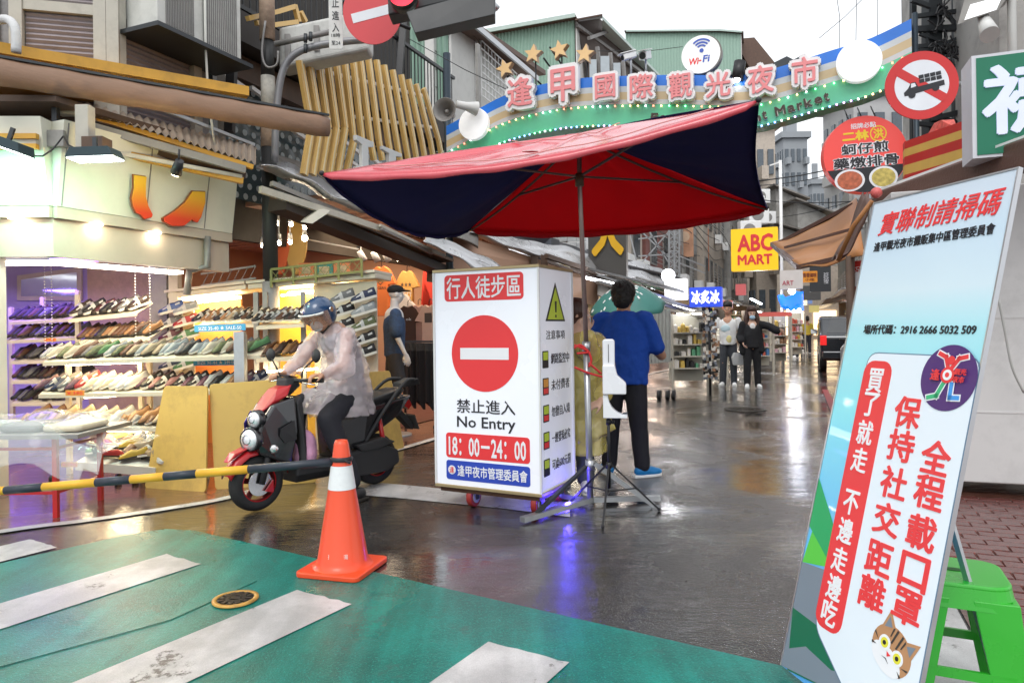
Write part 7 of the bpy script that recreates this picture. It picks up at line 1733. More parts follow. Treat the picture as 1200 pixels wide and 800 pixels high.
# parked dark car
def car():
 c=St(1.25,22.5);t=thing('parked_car','dark grey parked hatchback seen from behind on the right side','car',c,RZ)
 pm=mat('car_paint_dark',(.02,.024,.03),.2,.4,var=.05,coat=.8);gl_=mat('car_glass',(.03,.035,.04),.05,coat=.5)
 W,L=.85,4.2
 prof=[(-L/2,.45),(-L/2,.95),(-L/2+.10,1.02),(-L/2+.40,1.45),(-L/2+.9,1.50),(.35,1.48),(1.1,1.02),(L/2-.1,.85),(L/2,.6),(L/2,.35),(-L/2+.1,.30)]
 MB().prism([(-W,y,z) for y,z in prof],(2*W,0,0)).build('body',pm,t,bevel=.07,seg=3)
 MB().prism([(-W*.8,-L/2+.135,1.04),(W*.8,-L/2+.135,1.04),(W*.68,-L/2+.375,1.40),(-W*.68,-L/2+.375,1.40)],(0,-.02,.012)).build('rear_window',gl_,t)
 for s in (-1,1):
  MB().prism([(s*(W+.002),-L/2+.55,1.02),(s*(W+.002),1.0,1.02),(s*(W+.002),.4,1.40),(s*(W+.002),-L/2+.65,1.40)],(s*.008,0,0)).build('side_window',gl_,t)
  MB().box(min(s*W,s*(W-.16)),max(s*W,s*(W-.16)),-L/2-.012,-L/2+.05,.72,.98).build('tail_light',mat('tail_light_red',(.55,.02,.02),.2,emis=(1,.03,.03),es=.4),t,bevel=.01)
  for y in (-L/2+.75,L/2-.75):
   w=MB().cyl((s*(W-.17),y,.31),(s*(W+.01),y,.31),.31,n=28).build('wheel',black,t,bevel=.02);MB().cyl((s*(W+.011),y,.31),(s*(W+.018),y,.31),.19,n=20).build('rim',steel,w)
  MB().hull([(s*(W+.03),.55,1.0),(s*(W+.2),.55,1.0),(s*(W+.2),.63,1.14),(s*(W+.03),.63,1.12),(s*(W+.03),.6,.98),(s*(W+.2),.6,.99)]).build('wing_mirror',pm,t)
 MB().box(-.24,.24,-L/2-.015,-L/2-.002,.62,.78).build('number_plate',mat('plate_white',(.6,.6,.6),.4),t)
 MB().box(-W+.05,W-.05,-L/2-.06,-L/2+.1,.36,.56).build('bumper',pm,t,bevel=.03)
car()
def small_scooter(loc,rz,label,c):
 t=thing('parked_scooter',label,'scooter',loc,rz);pm=mat('scooter_paint_'+c[0],c[1],.25,var=.05,coat=.7)
 for y,in ((-.62,),(.62,)):
  b=MB().lathe([(.19,-.045),(.235,-.03),(.25,0),(.235,.03),(.19,.045)],28,(0,y,.25),(V((0,1,0)),V((0,0,1)),V((1,0,0))));w=b.build('wheel',black,t);MB().cyl((-.03,y,.25),(.03,y,.25),.17,n=20).build('rim',steel,w)
 MB().hull([(x*.19,y,z) for x in (-1,1) for y,z in ((-.95,.62),(-.25,.42),(-.2,.70),(-.9,.78),(-.8,.45))]).build('tail_body',pm,t,bevel=.03)
 MB().hull([(x*.13,y,z) for x in (-1,1) for y,z in ((-.75,.78),(-.15,.74),(-.15,.80),(-.7,.88))]).build('seat',black,t,bevel=.02)
 MB().hull([(x*.20,y,z) for x in (-1,1) for y,z in ((.28,.35),(.36,.95),(.50,.85),(.48,.35))]).build('leg_shield',pm,t,bevel=.03)
 MB().box(-.16,.16,-.3,.35,.26,.32).build('floorboard',black,t,bevel=.02);MB().tube([(-.3,.25,1.02),(0,.34,.98),(.3,.25,1.02)],.018,8).build('handlebar',black,t)
 MB().hull([(x*.06,y,z) for x in (-1,1) for y,z in ((.42,.5),(.9,.45),(.88,.5),(.62,.54))]).build('front_fender',pm,t);MB().bar((0,.42,.9),(0,.62,.28),.05,.05).build('fork',steel,t)
 MB().box(-.07,.07,-1.0,-.985,.5,.68).build('number_plate',mat('plate_white',(0,0,0)),t)
 MB().sph((0,.52,.92),(.09,.05,.07),12,8).build('headlight',mat('headlight_glass',(.7,.7,.7),.1),t)
small_scooter(St(.95,13.4),RZ+RAD(20),'silver and black scooter parked just left of the notice board',('silver',(.35,.36,.37)))
small_scooter(St(1.3,17.0),RZ+RAD(10),'black scooter parked between the silver one and the dark car',('black',(.02,.02,.02)))
small_scooter(St(1.6,30.0),RZ+RAD(10),'small red scooter beyond the dark car',('red',(.4,.02,.02)))
# people
def remeshed(mb,name,m,parent,voxel=.01,smooth=6,wrinkle=0,alpha=None,noise_scale=.12):
 me=mb.mesh(name,m);o=bpy.data.objects.new(name,me);COL.objects.link(o)
 r=o.modifiers.new('r','REMESH');r.mode='VOXEL';r.voxel_size=voxel;r.use_smooth_shade=True
 if smooth:s=o.modifiers.new('s','SMOOTH');s.factor=.5;s.iterations=smooth
 if wrinkle:
  tx=bpy.data.textures.new('folds','CLOUDS');tx.noise_scale=noise_scale;tx.noise_depth=2
  d=o.modifiers.new('d','DISPLACE');d.texture=tx;d.strength=wrinkle;d.mid_level=.5;d.texture_coords='GLOBAL'
 me2=bpy.data.meshes.new_from_object(o.evaluated_get(bpy.context.evaluated_depsgraph_get()));me2 .name=name
 bpy.data.objects.remove(o)
 me2 .materials.clear();me2 .materials.append(m)
 me2 .polygons.foreach_set('use_smooth',[True]*len(me2 .polygons))
 o=bpy.data.objects.new(name,me2);COL.objects.link(o);o.parent=parent;MW[o.name]=MW[parent.name]
 return o
def cap(b,p0,p1,r0,r1=None,n=14):
 r1=r0 if r1 is None else r1;b.cyl(p0,p1,r0,r1,n);b.sph(p0,r0,n,8);b.sph(p1,r1,n,8);return b
def chain(b,pts,rs,n=14):
 for i in range(len(pts)-1):cap(b,pts[i],pts[i+1],rs[i],rs[i+1],n)
 return b
skinm=mat('skin',(.50,.27,.17),.5,var=.06,scale=12,sub=.15)
skinp=mat('skin_pale',(.60,.38,.28),.5,var=.06,scale=12,sub=.15)
hairm=mat('black_hair',(.012,.010,.009),.45,var=.5,scale=60,bump=.8,bscale=90,stretch=(1,1,.2))
hairb=mat('brown_hair',(.05,.022,.014),.45,var=.5,scale=60,bump=.8,bscale=90,stretch=(1,1,.2))
def loft(b,secs,n=24,k=5):
 """closed trunk through elliptical sections (centre, rx, ry)"""
 cs=smooth_line([V(c) for c,_,_ in secs],k);rr=smooth_line([V((x,y,0)) for _,x,y in secs],k);vs=[]
 for c,r in zip(cs,rr):vs+=[c+V((math.cos(2*PI*i/n)*r.x,math.sin(2*PI*i/n)*r.y,0)) for i in range(n)]
 m=len(cs);return b.add(vs,[(j*n+i,j*n+(i+1)%n,(j+1)*n+(i+1)%n,(j+1)*n+i) for j in range(m-1) for i in range(n)]+[tuple(range(n)),tuple(range((m-1)*n,m*n))],0,True)
def hand(b,wrist,d,nrm,side,curl=.6,L=.17,spread=.0):
 """wrist point, d finger direction, nrm palm-side normal (fingers curl toward it), side +1/-1 where the thumb lies along d x nrm"""
 d=V(d).normalized();nrm=V(nrm);nrm=(nrm-d*nrm.dot(d)).normalized();s=d.cross(nrm)*side;W=V(wrist)
 k=L/.17
 for i in range(4):
  off=s*((1.5-i)*.020*k)
  base=W+d*(.085-.004*abs(i-1))*k+off
  cap(b,W+off*.55+d*.01,base,.015*k,.011*k,8)
  f=[.034,.038,.035,.027][i]*k;a=curl*(.7+.1*i);p=base;ang=a*.6
  for j,q in enumerate((1,.72,.55)):
   dirn=(d*math.cos(ang)+nrm*math.sin(ang)+s*spread*(1.5-i)*.2).normalized();p2=p+dirn*f*q;cap(b,p,p2,(.0092-.0006*j)*k,(.0086-.0008*j)*k,8);p=p2;ang+=a
 t0=W+s*.022*k+d*.018*k;t1=t0+(s*.8+d*.75+nrm*.3).normalized()*.038*k;t2=t1+(s*.25+d*.9+nrm*(.35+curl*.3)).normalized()*.030*k;t3=t2+(d*.9-s*.1+nrm*curl*.6).normalized()*.024*k
 cap(b,t0,t1,.014*k,.011*k,8);cap(b,t1,t2,.0105*k,.0095*k,8);cap(b,t2,t3,.0095*k,.008*k,8)
def head(b,c,f,upv,r=.1):
 """skull with jaw, nose, ears; c centre, f facing, upv up"""
 f=V(f).normalized();u=V(upv);u=(u-f*u.dot(f)).normalized();s=f.cross(u);c=V(c);k=r/.1
 b.sph(c+u*.025*k-f*.008*k,(.076*k,.094*k,.092*k),16,12,0,(s,f,u))
 b.sph(c-u*.045*k+f*.022*k,(.056*k,.062*k,.062*k),14,10,0,(s,f,u))
 b.sph(c-u*.088*k+f*.055*k,(.024*k,.02*k,.018*k),10,8,0,(s,f,u))
 cap(b,c+f*.082*k+u*.012*k,c+f*.100*k-u*.022*k,.009*k,.013*k,8)
 for q in (-1,1):
  b.sph(c+s*q*.078*k-f*.005*k-u*.005*k,(.010*k,.020*k,.032*k),10,8,0,(s,f,u));b.sph(c+s*q*.034*k+f*.075*k+u*.028*k,(.024*k,.012*k,.008*k),10,6,0,(s,f,u));b.sph(c+s*q*.042*k+f*.062*k-u*.022*k,(.022*k,.018*k,.02*k),10,6,0,(s,f,u))
 b.sph(c+f*.084*k-u*.050*k,(.024*k,.010*k,.006*k),10,6,0,(s,f,u));b.sph(c+f*.083*k-u*.062*k,(.021*k,.010*k,.006*k),10,6,0,(s,f,u))
 return f,u,s
def face(t,c,f,upv,r=.1,mouth=True):
 f=V(f).normalized();u=V(upv);u=(u-f*u.dot(f)).normalized();s=f.cross(u);c=V(c);k=r/.1
 for q in (-1,1):
  e=MB().sph(c+s*q*.032*k+f*.082*k+u*.008*k,(.013*k,.008*k,.007*k),12,8,0,(s,f,u)).build('eye',mat('eye_white',(.7,.68,.66),.2),t)
  MB().sph(c+s*q*.032*k+f*.0885*k+u*.008*k,(.006*k,.003*k,.006*k),10,6,0,(s,f,u)).build('iris',pblack,e)
  MB().bar(c+s*q*.018*k+f*.088*k+u*.028*k,c+s*q*.05*k+f*.080*k+u*.030*k,.006*k,.007*k,up=f).build('eyebrow',hairm,t)
 if mouth:MB().sph(c+f*.088*k-u*.056*k,(.02*k,.007*k,.006*k),10,6,0,(s,f,u)).build('lips',mat('lips',(.4,.13,.11),.5),t)
def tufts(par,c,rad,m,n=260,ln=.035,seed=1,low=-.55,front=None):
 r=random.Random(seed);b=MB();c=V(c)
 for _ in range(n):
  a=r.uniform(0,2*PI);z=r.uniform(low,1);q=math.sqrt(max(0,1-z*z));d=V((q*math.cos(a),q*math.sin(a),z))
  if front and d.dot(front)>.55 and z<.45:continue
  p=c+V((d.x*rad[0],d.y*rad[1],d.z*rad[2]))*.99;tn=V((r.uniform(-.5,.5),r.uniform(-.5,.5),-1));tn=(tn-d*tn.dot(d)).normalized();s=d.cross(tn)*r.uniform(.003,.006)
  b.add([p+s,p-s,p-s*.7+tn*ln*.5+d*.005,p+s*.7+tn*ln*.5+d*.005,p+tn*ln+d*r.uniform(.0,.006)],[(0,1,2,3),(3,2,4)])
 o=b.build('hair_strands',m,par);o['kind']='stuff'
def shoe_on(t,p,d,m,sole,L=.28,name='shoe'):
 d=V(d);d.z=0;d.normalize();s=V((d.y,-d.x,0));b=MB();p=V(p)
 b.sph(p+d*.02+V((0,0,.055)),(.045,.08,.05),12,8,0,(s,d,V((0,0,1))));b.sph(p+d*.13+V((0,0,.04)),(.048,.09,.035),12,8,0,(s,d,V((0,0,1))));b.sph(p+d*.08+V((0,0,.05)),(.044,.09,.042),12,8,0,(s,d,V((0,0,1))))
 o=remeshed(b,name,m,t,.008,4)
 out=[p+s*x+d*y for x,y in ((-.03,-.07),(.03,-.07),(.042,.0),(.048,.12),(.035,.19),(0,.215),(-.035,.19),(-.048,.12),(-.042,0))]
 MB().prism([V((q.x,q.y,.0))+V((0,0,p.z)) for q in out],(0,0,.024)).build('sole',sole,o,bevel=.006)
Z3=V((0,0,1))
# man in blue, seen from behind
def man_blue():
 g=G(733,557);rz=RAD(-22)
 t=thing('person','man in a blue T-shirt and black trousers seen from behind beside the umbrella pole','person',g,rz)
 b=MB()
 chain(b,[(0,0,.92),(0,.01,1.15),(0,0,1.34)],[.13,.14,.11]);chain(b,[(0,.0,1.36),(0,.03,1.50)],[.062,.058])
 head(b,(0,.04,1.565),(.15,1,-.05),Z3,.112)
 for s in (-1,1):
  chain(b,[(s*.18,0,1.33),(s*.26,.03,1.12)],[.045,.045]);chain(b,[(s*.10,0,.9),(s*.12,.0,.5),(s*.14,-.02,.1)],[.09,.062,.045])
 chain(b,[(.27,.03,1.11),(.30,.15,1.04),(.20,.30,1.10)],[.050,.044,.03]);hand(b,(.19,.31,1.11),(-.5,.6,.4),(-.5,-.3,.5),1,.8)
 chain(b,[(-.27,.03,1.11),(-.29,.16,.98),(-.2,.30,1.02)],[.050,.042,.03]);hand(b,(-.19,.31,1.02),(.5,.6,.3),(.5,-.3,.5),-1,.8)
 remeshed(b,'body',skinm,t,.009,4)
 b=MB()
 A3=(V((1,0,0)),V((0,1,0)),Z3)
 loft(b,[((0,.005,z),rx,ry) for z,rx,ry in ((.80,.205,.150),(.92,.215,.165),(1.02,.218,.168),(1.12,.222,.160),(1.22,.228,.148),(1.31,.215,.13),(1.375,.17,.11),(1.43,.09,.08))])
 for s in (-1,1):b.sph((s*.165,0,1.375),(.085,.08,.06),14,8);chain(b,[(s*.20,0,1.355),(s*.25,.02,1.22),(s*.275,.04,1.12)],[.072,.072,.074])
 bl=mat('cobalt_shirt_cloth',(.007,.06,.36),.85,var=.15,scale=3,bump=.9,bscale=9,stretch=(1,1,.5))
 remeshed(b,'shirt',bl,t,.010,4,.028,noise_scale=.09)
 b=MB()
 b.sph((0,0,.87),(.178,.13,.10),18,10,0,A3)
 for s in (-1,1):chain(b,[(s*.085,0,.86),(s*.11,-.0,.62),(s*.125,.0,.40),(s*.13+(.02 if s>0 else -.01),-.01,.10)],[.108,.095,.078,.068])
 remeshed(b,'trousers',mat('black_trousers',(.012,.012,.018),.8,var=.3,bump=.3,bscale=15),t,.012,5,.012)
 for s in (-1,1):shoe_on(t,(s*.135,-.03,0),(.75 if s>0 else -.55,.7,0),mat('bright_blue_shoe',(.01,.18,.45),.5),white)
 b=MB()
 b.sph((0,.01,1.605),(.105,.115,.102),18,12);b.sph((0,-.02,1.555),(.094,.085,.095),16,10);b.sph((0,-.035,1.50),(.074,.05,.05),14,8)
 remeshed(b,'hair',hairm,t,.008,3,.016,noise_scale=.025);tufts(t,(0,.01,1.605),(.106,.116,.103),hairm,500,.03);tufts(t,(0,-.02,1.55),(.095,.088,.095),hairm,220,.03,2)
man_blue()
# person in a yellow raincoat holding the pole
def person_yellow():
 g=P(672,556,5.62);g.z=0;rz=RAD(-35);Mx=Matrix.Translation(g)@Matrix.Rotation(rz,4,'Z');inv=Mx.inverted()
 t=thing('person','brown haired person in a clear yellow raincoat gripping the umbrella pole','person',g,rz)
 w=lambda px,py,Y:inv@P(px,py,Y)
 b=MB();hd=w(677,368,5.55)
 chain(b,[(0,0,.85),(0,0,1.1),(hd.x,hd.y-.02,1.24)],[.12,.13,.10]);chain(b,[(hd.x,hd.y-.01,1.24),tuple(hd-V((0,0,.08)))],[.05,.05])
 head(b,hd,(.9,.45,-.05),Z3,.1)
 for s in (-1,1):chain(b,[(s*.1,0,.8),(s*.11,0,.45),(s*.11,0,.1)],[.085,.06,.042])
 hw=w(687,380,5.18);el=w(694,412,5.35);sh=w(676,398,5.5)
 chain(b,[sh,el,hw+V((0,.02,-.06))],[.05,.042,.028]);hand(b,hw+V((0,.0,-.05)),(0,-.2,1),(.6,-.8,.1),1,1.25)
 lh=w(705,470,5.2);le=w(712,440,5.45);ls=w(700,402,5.6)
 chain(b,[ls,le,lh],[.05,.042,.028]);hand(b,lh,(-.5,-.6,-.3),(-.3,.2,-.9),1,.9)
 remeshed(b,'body',skinp,t,.009,4)
 b=MB();b.sph(hd+V((0,0,.03))-V((.02,0,0)),(.105,.105,.105),18,12);b.sph(hd-V((.05,.04,.05)),(.07,.08,.09),14,10)
 remeshed(b,'hair',hairb,t,.008,3,.012,noise_scale=.03)
 MB().box(0,.001,0,.001,0,.001)
 b=MB();mask=mat('mask_blue',(.35,.5,.62),.7)
 f_,s_=V((.9,.45,-.05)).normalized(),V((.45,-.9,0)).normalized();b.sph(hd+f_*.075-V((0,0,.045)),(.03,.055,.045),12,8,0,(f_,s_,Z3));b.build('face_mask',mask,t)
 b=MB();A3=(V((1,0,0)),V((0,1,0)),Z3)
 loft(b,[((0,0,z),r,r*.85) for z,r in ((.68,.16),(.85,.18),(1.0,.18),(1.12,.17),(1.24,.10))])
 for s in (-1,1):chain(b,[(s*.09,0,.78),(s*.11,0,.4),(s*.11,0,.1)],[.10,.08,.07])
 remeshed(b,'clothes',mat('grey_denim',(.07,.08,.09),.8,var=.3,bump=.4),t,.013,5,.012)
 b=MB()
 loft(b,[((.02,0,z),r*1.1,r*.9) for z,r in ((.30,.24),(.55,.23),(.7,.215),(.85,.21),(1.0,.205),(1.12,.19),(1.25,.10))])
 b.hull([(x,y,z) for x,y,z in ((-.2,-.1,.45),(.2,-.15,.4),(.42,-.05,.52),(.25,.1,.42),(.1,.0,1.0),(.2,-.08,.9))])
 chain(b,[sh,el+V((0,0,-.02)),hw+V((0,.02,-.10))],[.09,.085,.06]);chain(b,[ls,le,lh.lerp(le,.25)],[.09,.085,.07])
 ym=mat('clear_yellow_vinyl',(.78,.66,.16),.2,var=.15,scale=3,alpha=.48,coat=.8,bump=1.0,bscale=9)
 remeshed(b,'raincoat',ym,t,.014,6,.05,noise_scale=.16)
 for s in (-1,1):shoe_on(t,(s*.11,0,0),(.4*s,-.6,0),white,white)
 t2=thing('red_rope','red plastic cords tied round the umbrella pole and the raincoat wearer','rope',P(690,410,5.1))
 for pts in (((673,404),(690,412),(676,414)),((690,412),(680,404),(673,408)),((673,430),(690,437),(712,443)),((690,425),(705,438)),((690,412),(693,422),(690,430))):
  MB().tube(smooth_line([P(x,y,5.02) for x,y in pts],4),.009,6).build('cord',mat('red_cord',(.6,.03,.03),.5),t2,True)
person_yellow()
# small dotted umbrella in the crowd behind
def small_umbrella():
 c=P(748,345,9.0);t=thing('umbrella','teal dotted rain umbrella open behind the head of the man in blue','umbrella',c-V((0,0,.2)))
 R_=.50;tm=mat('teal_umbrella_cloth',(.05,.19,.165),.5,var=.12,bump=.2);b=MB();ax=V((-.15,-.35,1)).normalized();x=V((1,0,.15)).normalized();y=ax.cross(x)
 c=P(733,336,9.0)
 def f(u,v):
  a=2*PI*u;k=.5+.5*math.cos(a*8);r=R_*v*(1-.05*(1-k)*v);return c+x*(r*math.cos(a))+y*(r*math.sin(a))-ax*(.30*v*v-.03*(1-k)*v)
 b.grid(f,48,10);o=b.build('canopy',tm,t,True);s=o.modifiers.new('t','SOLIDIFY');s.thickness=.004
 d=MB();r_=random.Random(9)
 for k in range(70):
  u,v=r_.random(),.2+.78*r_.random();p=f(u,v)+ax*.004;q=f(u+.01,v)+ax*.004;w=f(u,v-.02)+ax*.004;a=(q-p).normalized()*.012;e=(w-p).normalized()*.022
  d.prism([p-a-e,p+a-e,p+a+e,p-a+e],ax*.002)
 o=d.build('printed_dots',white,t,True);o['kind']='stuff'
 MB().tube([c,c-ax*.9],.008,6).build('shaft',steel,t,True)
small_umbrella()
def bystander(px,Y,hz,label,shirt_c,trouser_c,hair,facing,sk=skinm,held=None):
 g=P(px,384,Y);g.z=0;t=thing('person',label,'person',g,facing);k=hz/1.7;A3=(V((1,0,0)),V((0,1,0)),Z3)
 b=MB();head(b,(0,.02,1.555*k),(0,1,-.05),Z3,.105*k);chain(b,[(0,0,1.35*k),(0,0,1.5*k)],[.06,.055])
 chain(b,[(0,0,.9*k),(0,0,1.3*k)],[.12,.12])
 arms=held or {-1:[(-.19,0,1.32),(-.25,-.02,1.06),(-.25,.06,.84)],1:[(.19,0,1.32),(.25,-.02,1.06),(.25,.06,.84)]}
 for s in (-1,1):
  a=[V(q)*k for q in arms[s]];chain(b,a,[.05,.04,.027]);d=(a[2]-a[1]).normalized();hand(b,a[2],d,V((-s,.3,0)),-s,.6)
  chain(b,[(s*.09,0,.88*k),(s*.1,.03*s,.48*k),(s*.11,.03*s,.09*k)],[.08,.05,.035])
 remeshed(b,'body',sk,t,.009,4)
 b=MB()
 loft(b,[((0,0,z*k),rx,ry) for z,rx,ry in ((.84,.175,.135),(1.0,.175,.135),(1.1,.178,.135),(1.2,.185,.13),(1.3,.17,.11),(1.38,.08,.07))])
 for s in (-1,1):a=[V(q)*k for q in arms[s]];chain(b,[a[0],a[0].lerp(a[1],.75)],[.062,.062])
 remeshed(b,'shirt',mat(label.split(' ')[0]+str(px)+'_shirt',shirt_c,.8,var=.15,bump=.3),t,.013,5,.014)
 b=MB();b.sph((0,0,.88*k),(.155,.115,.09),16,8,0,A3)
 for s in (-1,1):chain(b,[(s*.08,0,.86*k),(s*.1,.03*s,.48*k),(s*.11,.03*s,.06*k)],[.10,.078,.066])
 remeshed(b,'trousers',mat(label.split(' ')[0]+str(px)+'_trousers',trouser_c,.8,var=.25,bump=.3),t,.013,5,.01)
 for s in (-1,1):shoe_on(t,(s*.11,.0+.05*s,0),(.15*s,1,0),white,white)
 b=MB();b.sph((0,.008,1.648*k),(.099*k,.122*k,.086*k),16,12);b.sph((0,-.045,1.58*k),(.09*k,.075*k,.10*k),14,10)
 if hair=='long':
  for s in (-1,1):chain(b,[(s*.075,.0,1.62*k),(s*.105,.01,1.45*k),(s*.12,.04,1.25*k)],[.045,.055,.035])
  chain(b,[(0,-.07,1.6*k),(0,-.08,1.3*k)],[.07,.08])
 remeshed(b,'hair',hairb if hair=='long' else hairm,t,.008,3,.012,noise_scale=.03)
 face(t,V((0,.02,1.555*k)),(0,1,-.05),Z3,.105*k)
 return t,k
yaw_to_cam=lambda px,off=0:PI-math.atan2((px-600)/F_PX,1)*-1*-1+RAD(off)
t,k=bystander(853,14.8,1.78,'young man in a white printed tee walking towards us with ripped jeans',(.68,.68,.66),(.045,.05,.06),'short',PI-.30+RAD(-8),held={-1:[(-.2,0,1.34),(-.27,-.02,1.08),(-.27,.10,.86)],1:[(.2,0,1.34),(.28,.0,1.08),(.26,.10,.86)]})
MB().sph((.03,.122,1.22),(.10,.02,.08),14,8).build('blue_print',mat('print_pale_blue',(.45,.58,.62),.8),t);MB().sph((-.03,.122,1.0),(.06,.02,.09),14,8).build('yellow_print',mat('print_soft_yellow',(.68,.60,.28),.8),t)
MB().sph((.1,.085,.50),(.03,.02,.03),10,6).build('ripped_knee',skinm,t)
tb_=thing('carrier_bag','translucent white carrier bag swinging between the walking couple','bag',P(867,413,14.6));b=MB();b.hull([P(867,413,14.6)+V((x*w,y*.05,z)) for x in (-1,1) for y in (-1,1) for z,w in ((0,.13),(-.1,.17),(-.26,.14))]);b.build('bag',mat('bag_plastic',(.6,.62,.62),.3,alpha=.8,bump=.6,bscale=8),tb_,True,bevel=.02)
t,k=bystander(881,14.3,1.66,'long haired woman in black with a pale blue mask waving',(.012,.012,.014),(.012,.012,.014),'long',PI-.34+RAD(8),skinp,held={-1:[(-.17,0,1.33),(-.32,.05,1.30),(-.50,.15,1.22)],1:[(.17,0,1.33),(.24,.0,1.08),(.20,.12,.95)]})
MB().sph((0,.106,1.475*.976),(.058,.03,.045),14,8).build('face_mask',mat('mask_blue',(.35,.5,.62),.7),t)
b=MB();chain(b,[(-.17,0,1.30),(-.32,.04,1.26),(-.46,.12,1.17)],[.08,.075,.085]);chain(b,[(.17,0,1.3),(.24,.0,1.06),(.22,.09,.97)],[.08,.075,.07]);chain(b,[(.12,.0,1.28),(.17,.0,.75)],[.07,.09]);chain(b,[(-.12,.0,1.28),(-.16,.0,.78)],[.07,.09])
remeshed(b,'cardigan',mat('black_knit',(.012,.012,.014),.9,var=.3,bump=.5),t,.013,5,.02)
MB().sph((0,.098,1.25),(.06,.03,.08),12,8).build('white_top',mat('white_cotton',(.7,.68,.66),.8),t)
for px,Y,c,l,fz in ((946,31,(.55,.42,.05),'far shopper in a mustard top in the middle of the street',0),(931,27,(.6,.6,.6),'far shopper in white standing at the lit stall',1.5),(937,33,(.03,.03,.04),'far shopper in dark clothes near the street end',3),(962,38,(.45,.05,.05),'far shopper in red near the dark car',.5)):
 bystander(px,Y,1.62,l,c,(.03,.03,.04),'short',fz)
 # mannequin
def mannequin():
 p=P(462,384,8.6);p.z=0;t=thing('mannequin','white mannequin in a black cap, denim patterned shirt and grey shorts','mannequin',p,RAD(-75))
 wm=mat('mannequin_white',(.70,.69,.68),.3,var=.02);b=MB();A3=(V((1,0,0)),V((0,1,0)),Z3);dz=.13
 head(b,(0,.03,1.60+dz),(0,1,-.12),Z3,.098);chain(b,[(0,0,1.38+dz),(0,.01,1.53+dz)],[.055,.05]);chain(b,[(0,0,1.0+dz),(0,0,1.33+dz)],[.12,.12])
 for s in (-1,1):
  chain(b,[(s*.19,0,1.36+dz),(s*.24,.0,1.10+dz),(s*.24,.10,.88+dz)],[.045,.036,.025]);hand(b,(s*.24,.11,.87+dz),(0,.25,-1),(-s,.2,0),-s,.5)
  chain(b,[(s*.09,0,.9+dz),(s*.10,.03*s,.52+dz),(s*.10,.0,.12+dz)],[.08,.052,.036])
 remeshed(b,'body',wm,t,.009,4)
 b=MB()
 loft(b,[((0,0,z+dz),r,r*.75) for z,r in ((.84,.175),(.98,.17),(1.1,.175),(1.2,.18),(1.3,.165),(1.39,.08))])
 for s in (-1,1):chain(b,[(s*.18,0,1.35+dz),(s*.235,0,1.14+dz)],[.075,.085])
 remeshed(b,'shirt',mat('denim_blue_print',(.035,.07,.15),.8,var=.5,scale=30,bump=.3,dirt=.9),t,.013,4,.015)
 b=MB();b.sph((0,0,.86+dz),(.155,.12,.10),16,8,0,A3)
 for s in (-1,1):chain(b,[(s*.085,0,.84+dz),(s*.11,.02*s,.58+dz)],[.10,.095])
 remeshed(b,'shorts',mat('charcoal_shorts',(.04,.04,.045),.8),t,.013,4,.01)
 b=MB();b.sph((0,.02,1.655+dz),(.092,.105,.065),16,10);b.sph((0,.12,1.645+dz),(.075,.10,.012),14,6);remeshed(b,'cap',mat('black_cap',(.015,.015,.016),.8),t,.007,2)
 MB().cyl((0,0,0),(0,0,.02),.2,n=24).build('stand',steel,t);MB().cyl((0,0,.02),(0.02,0,.6),.012).build('stand_rod',steel,t)
mannequin()
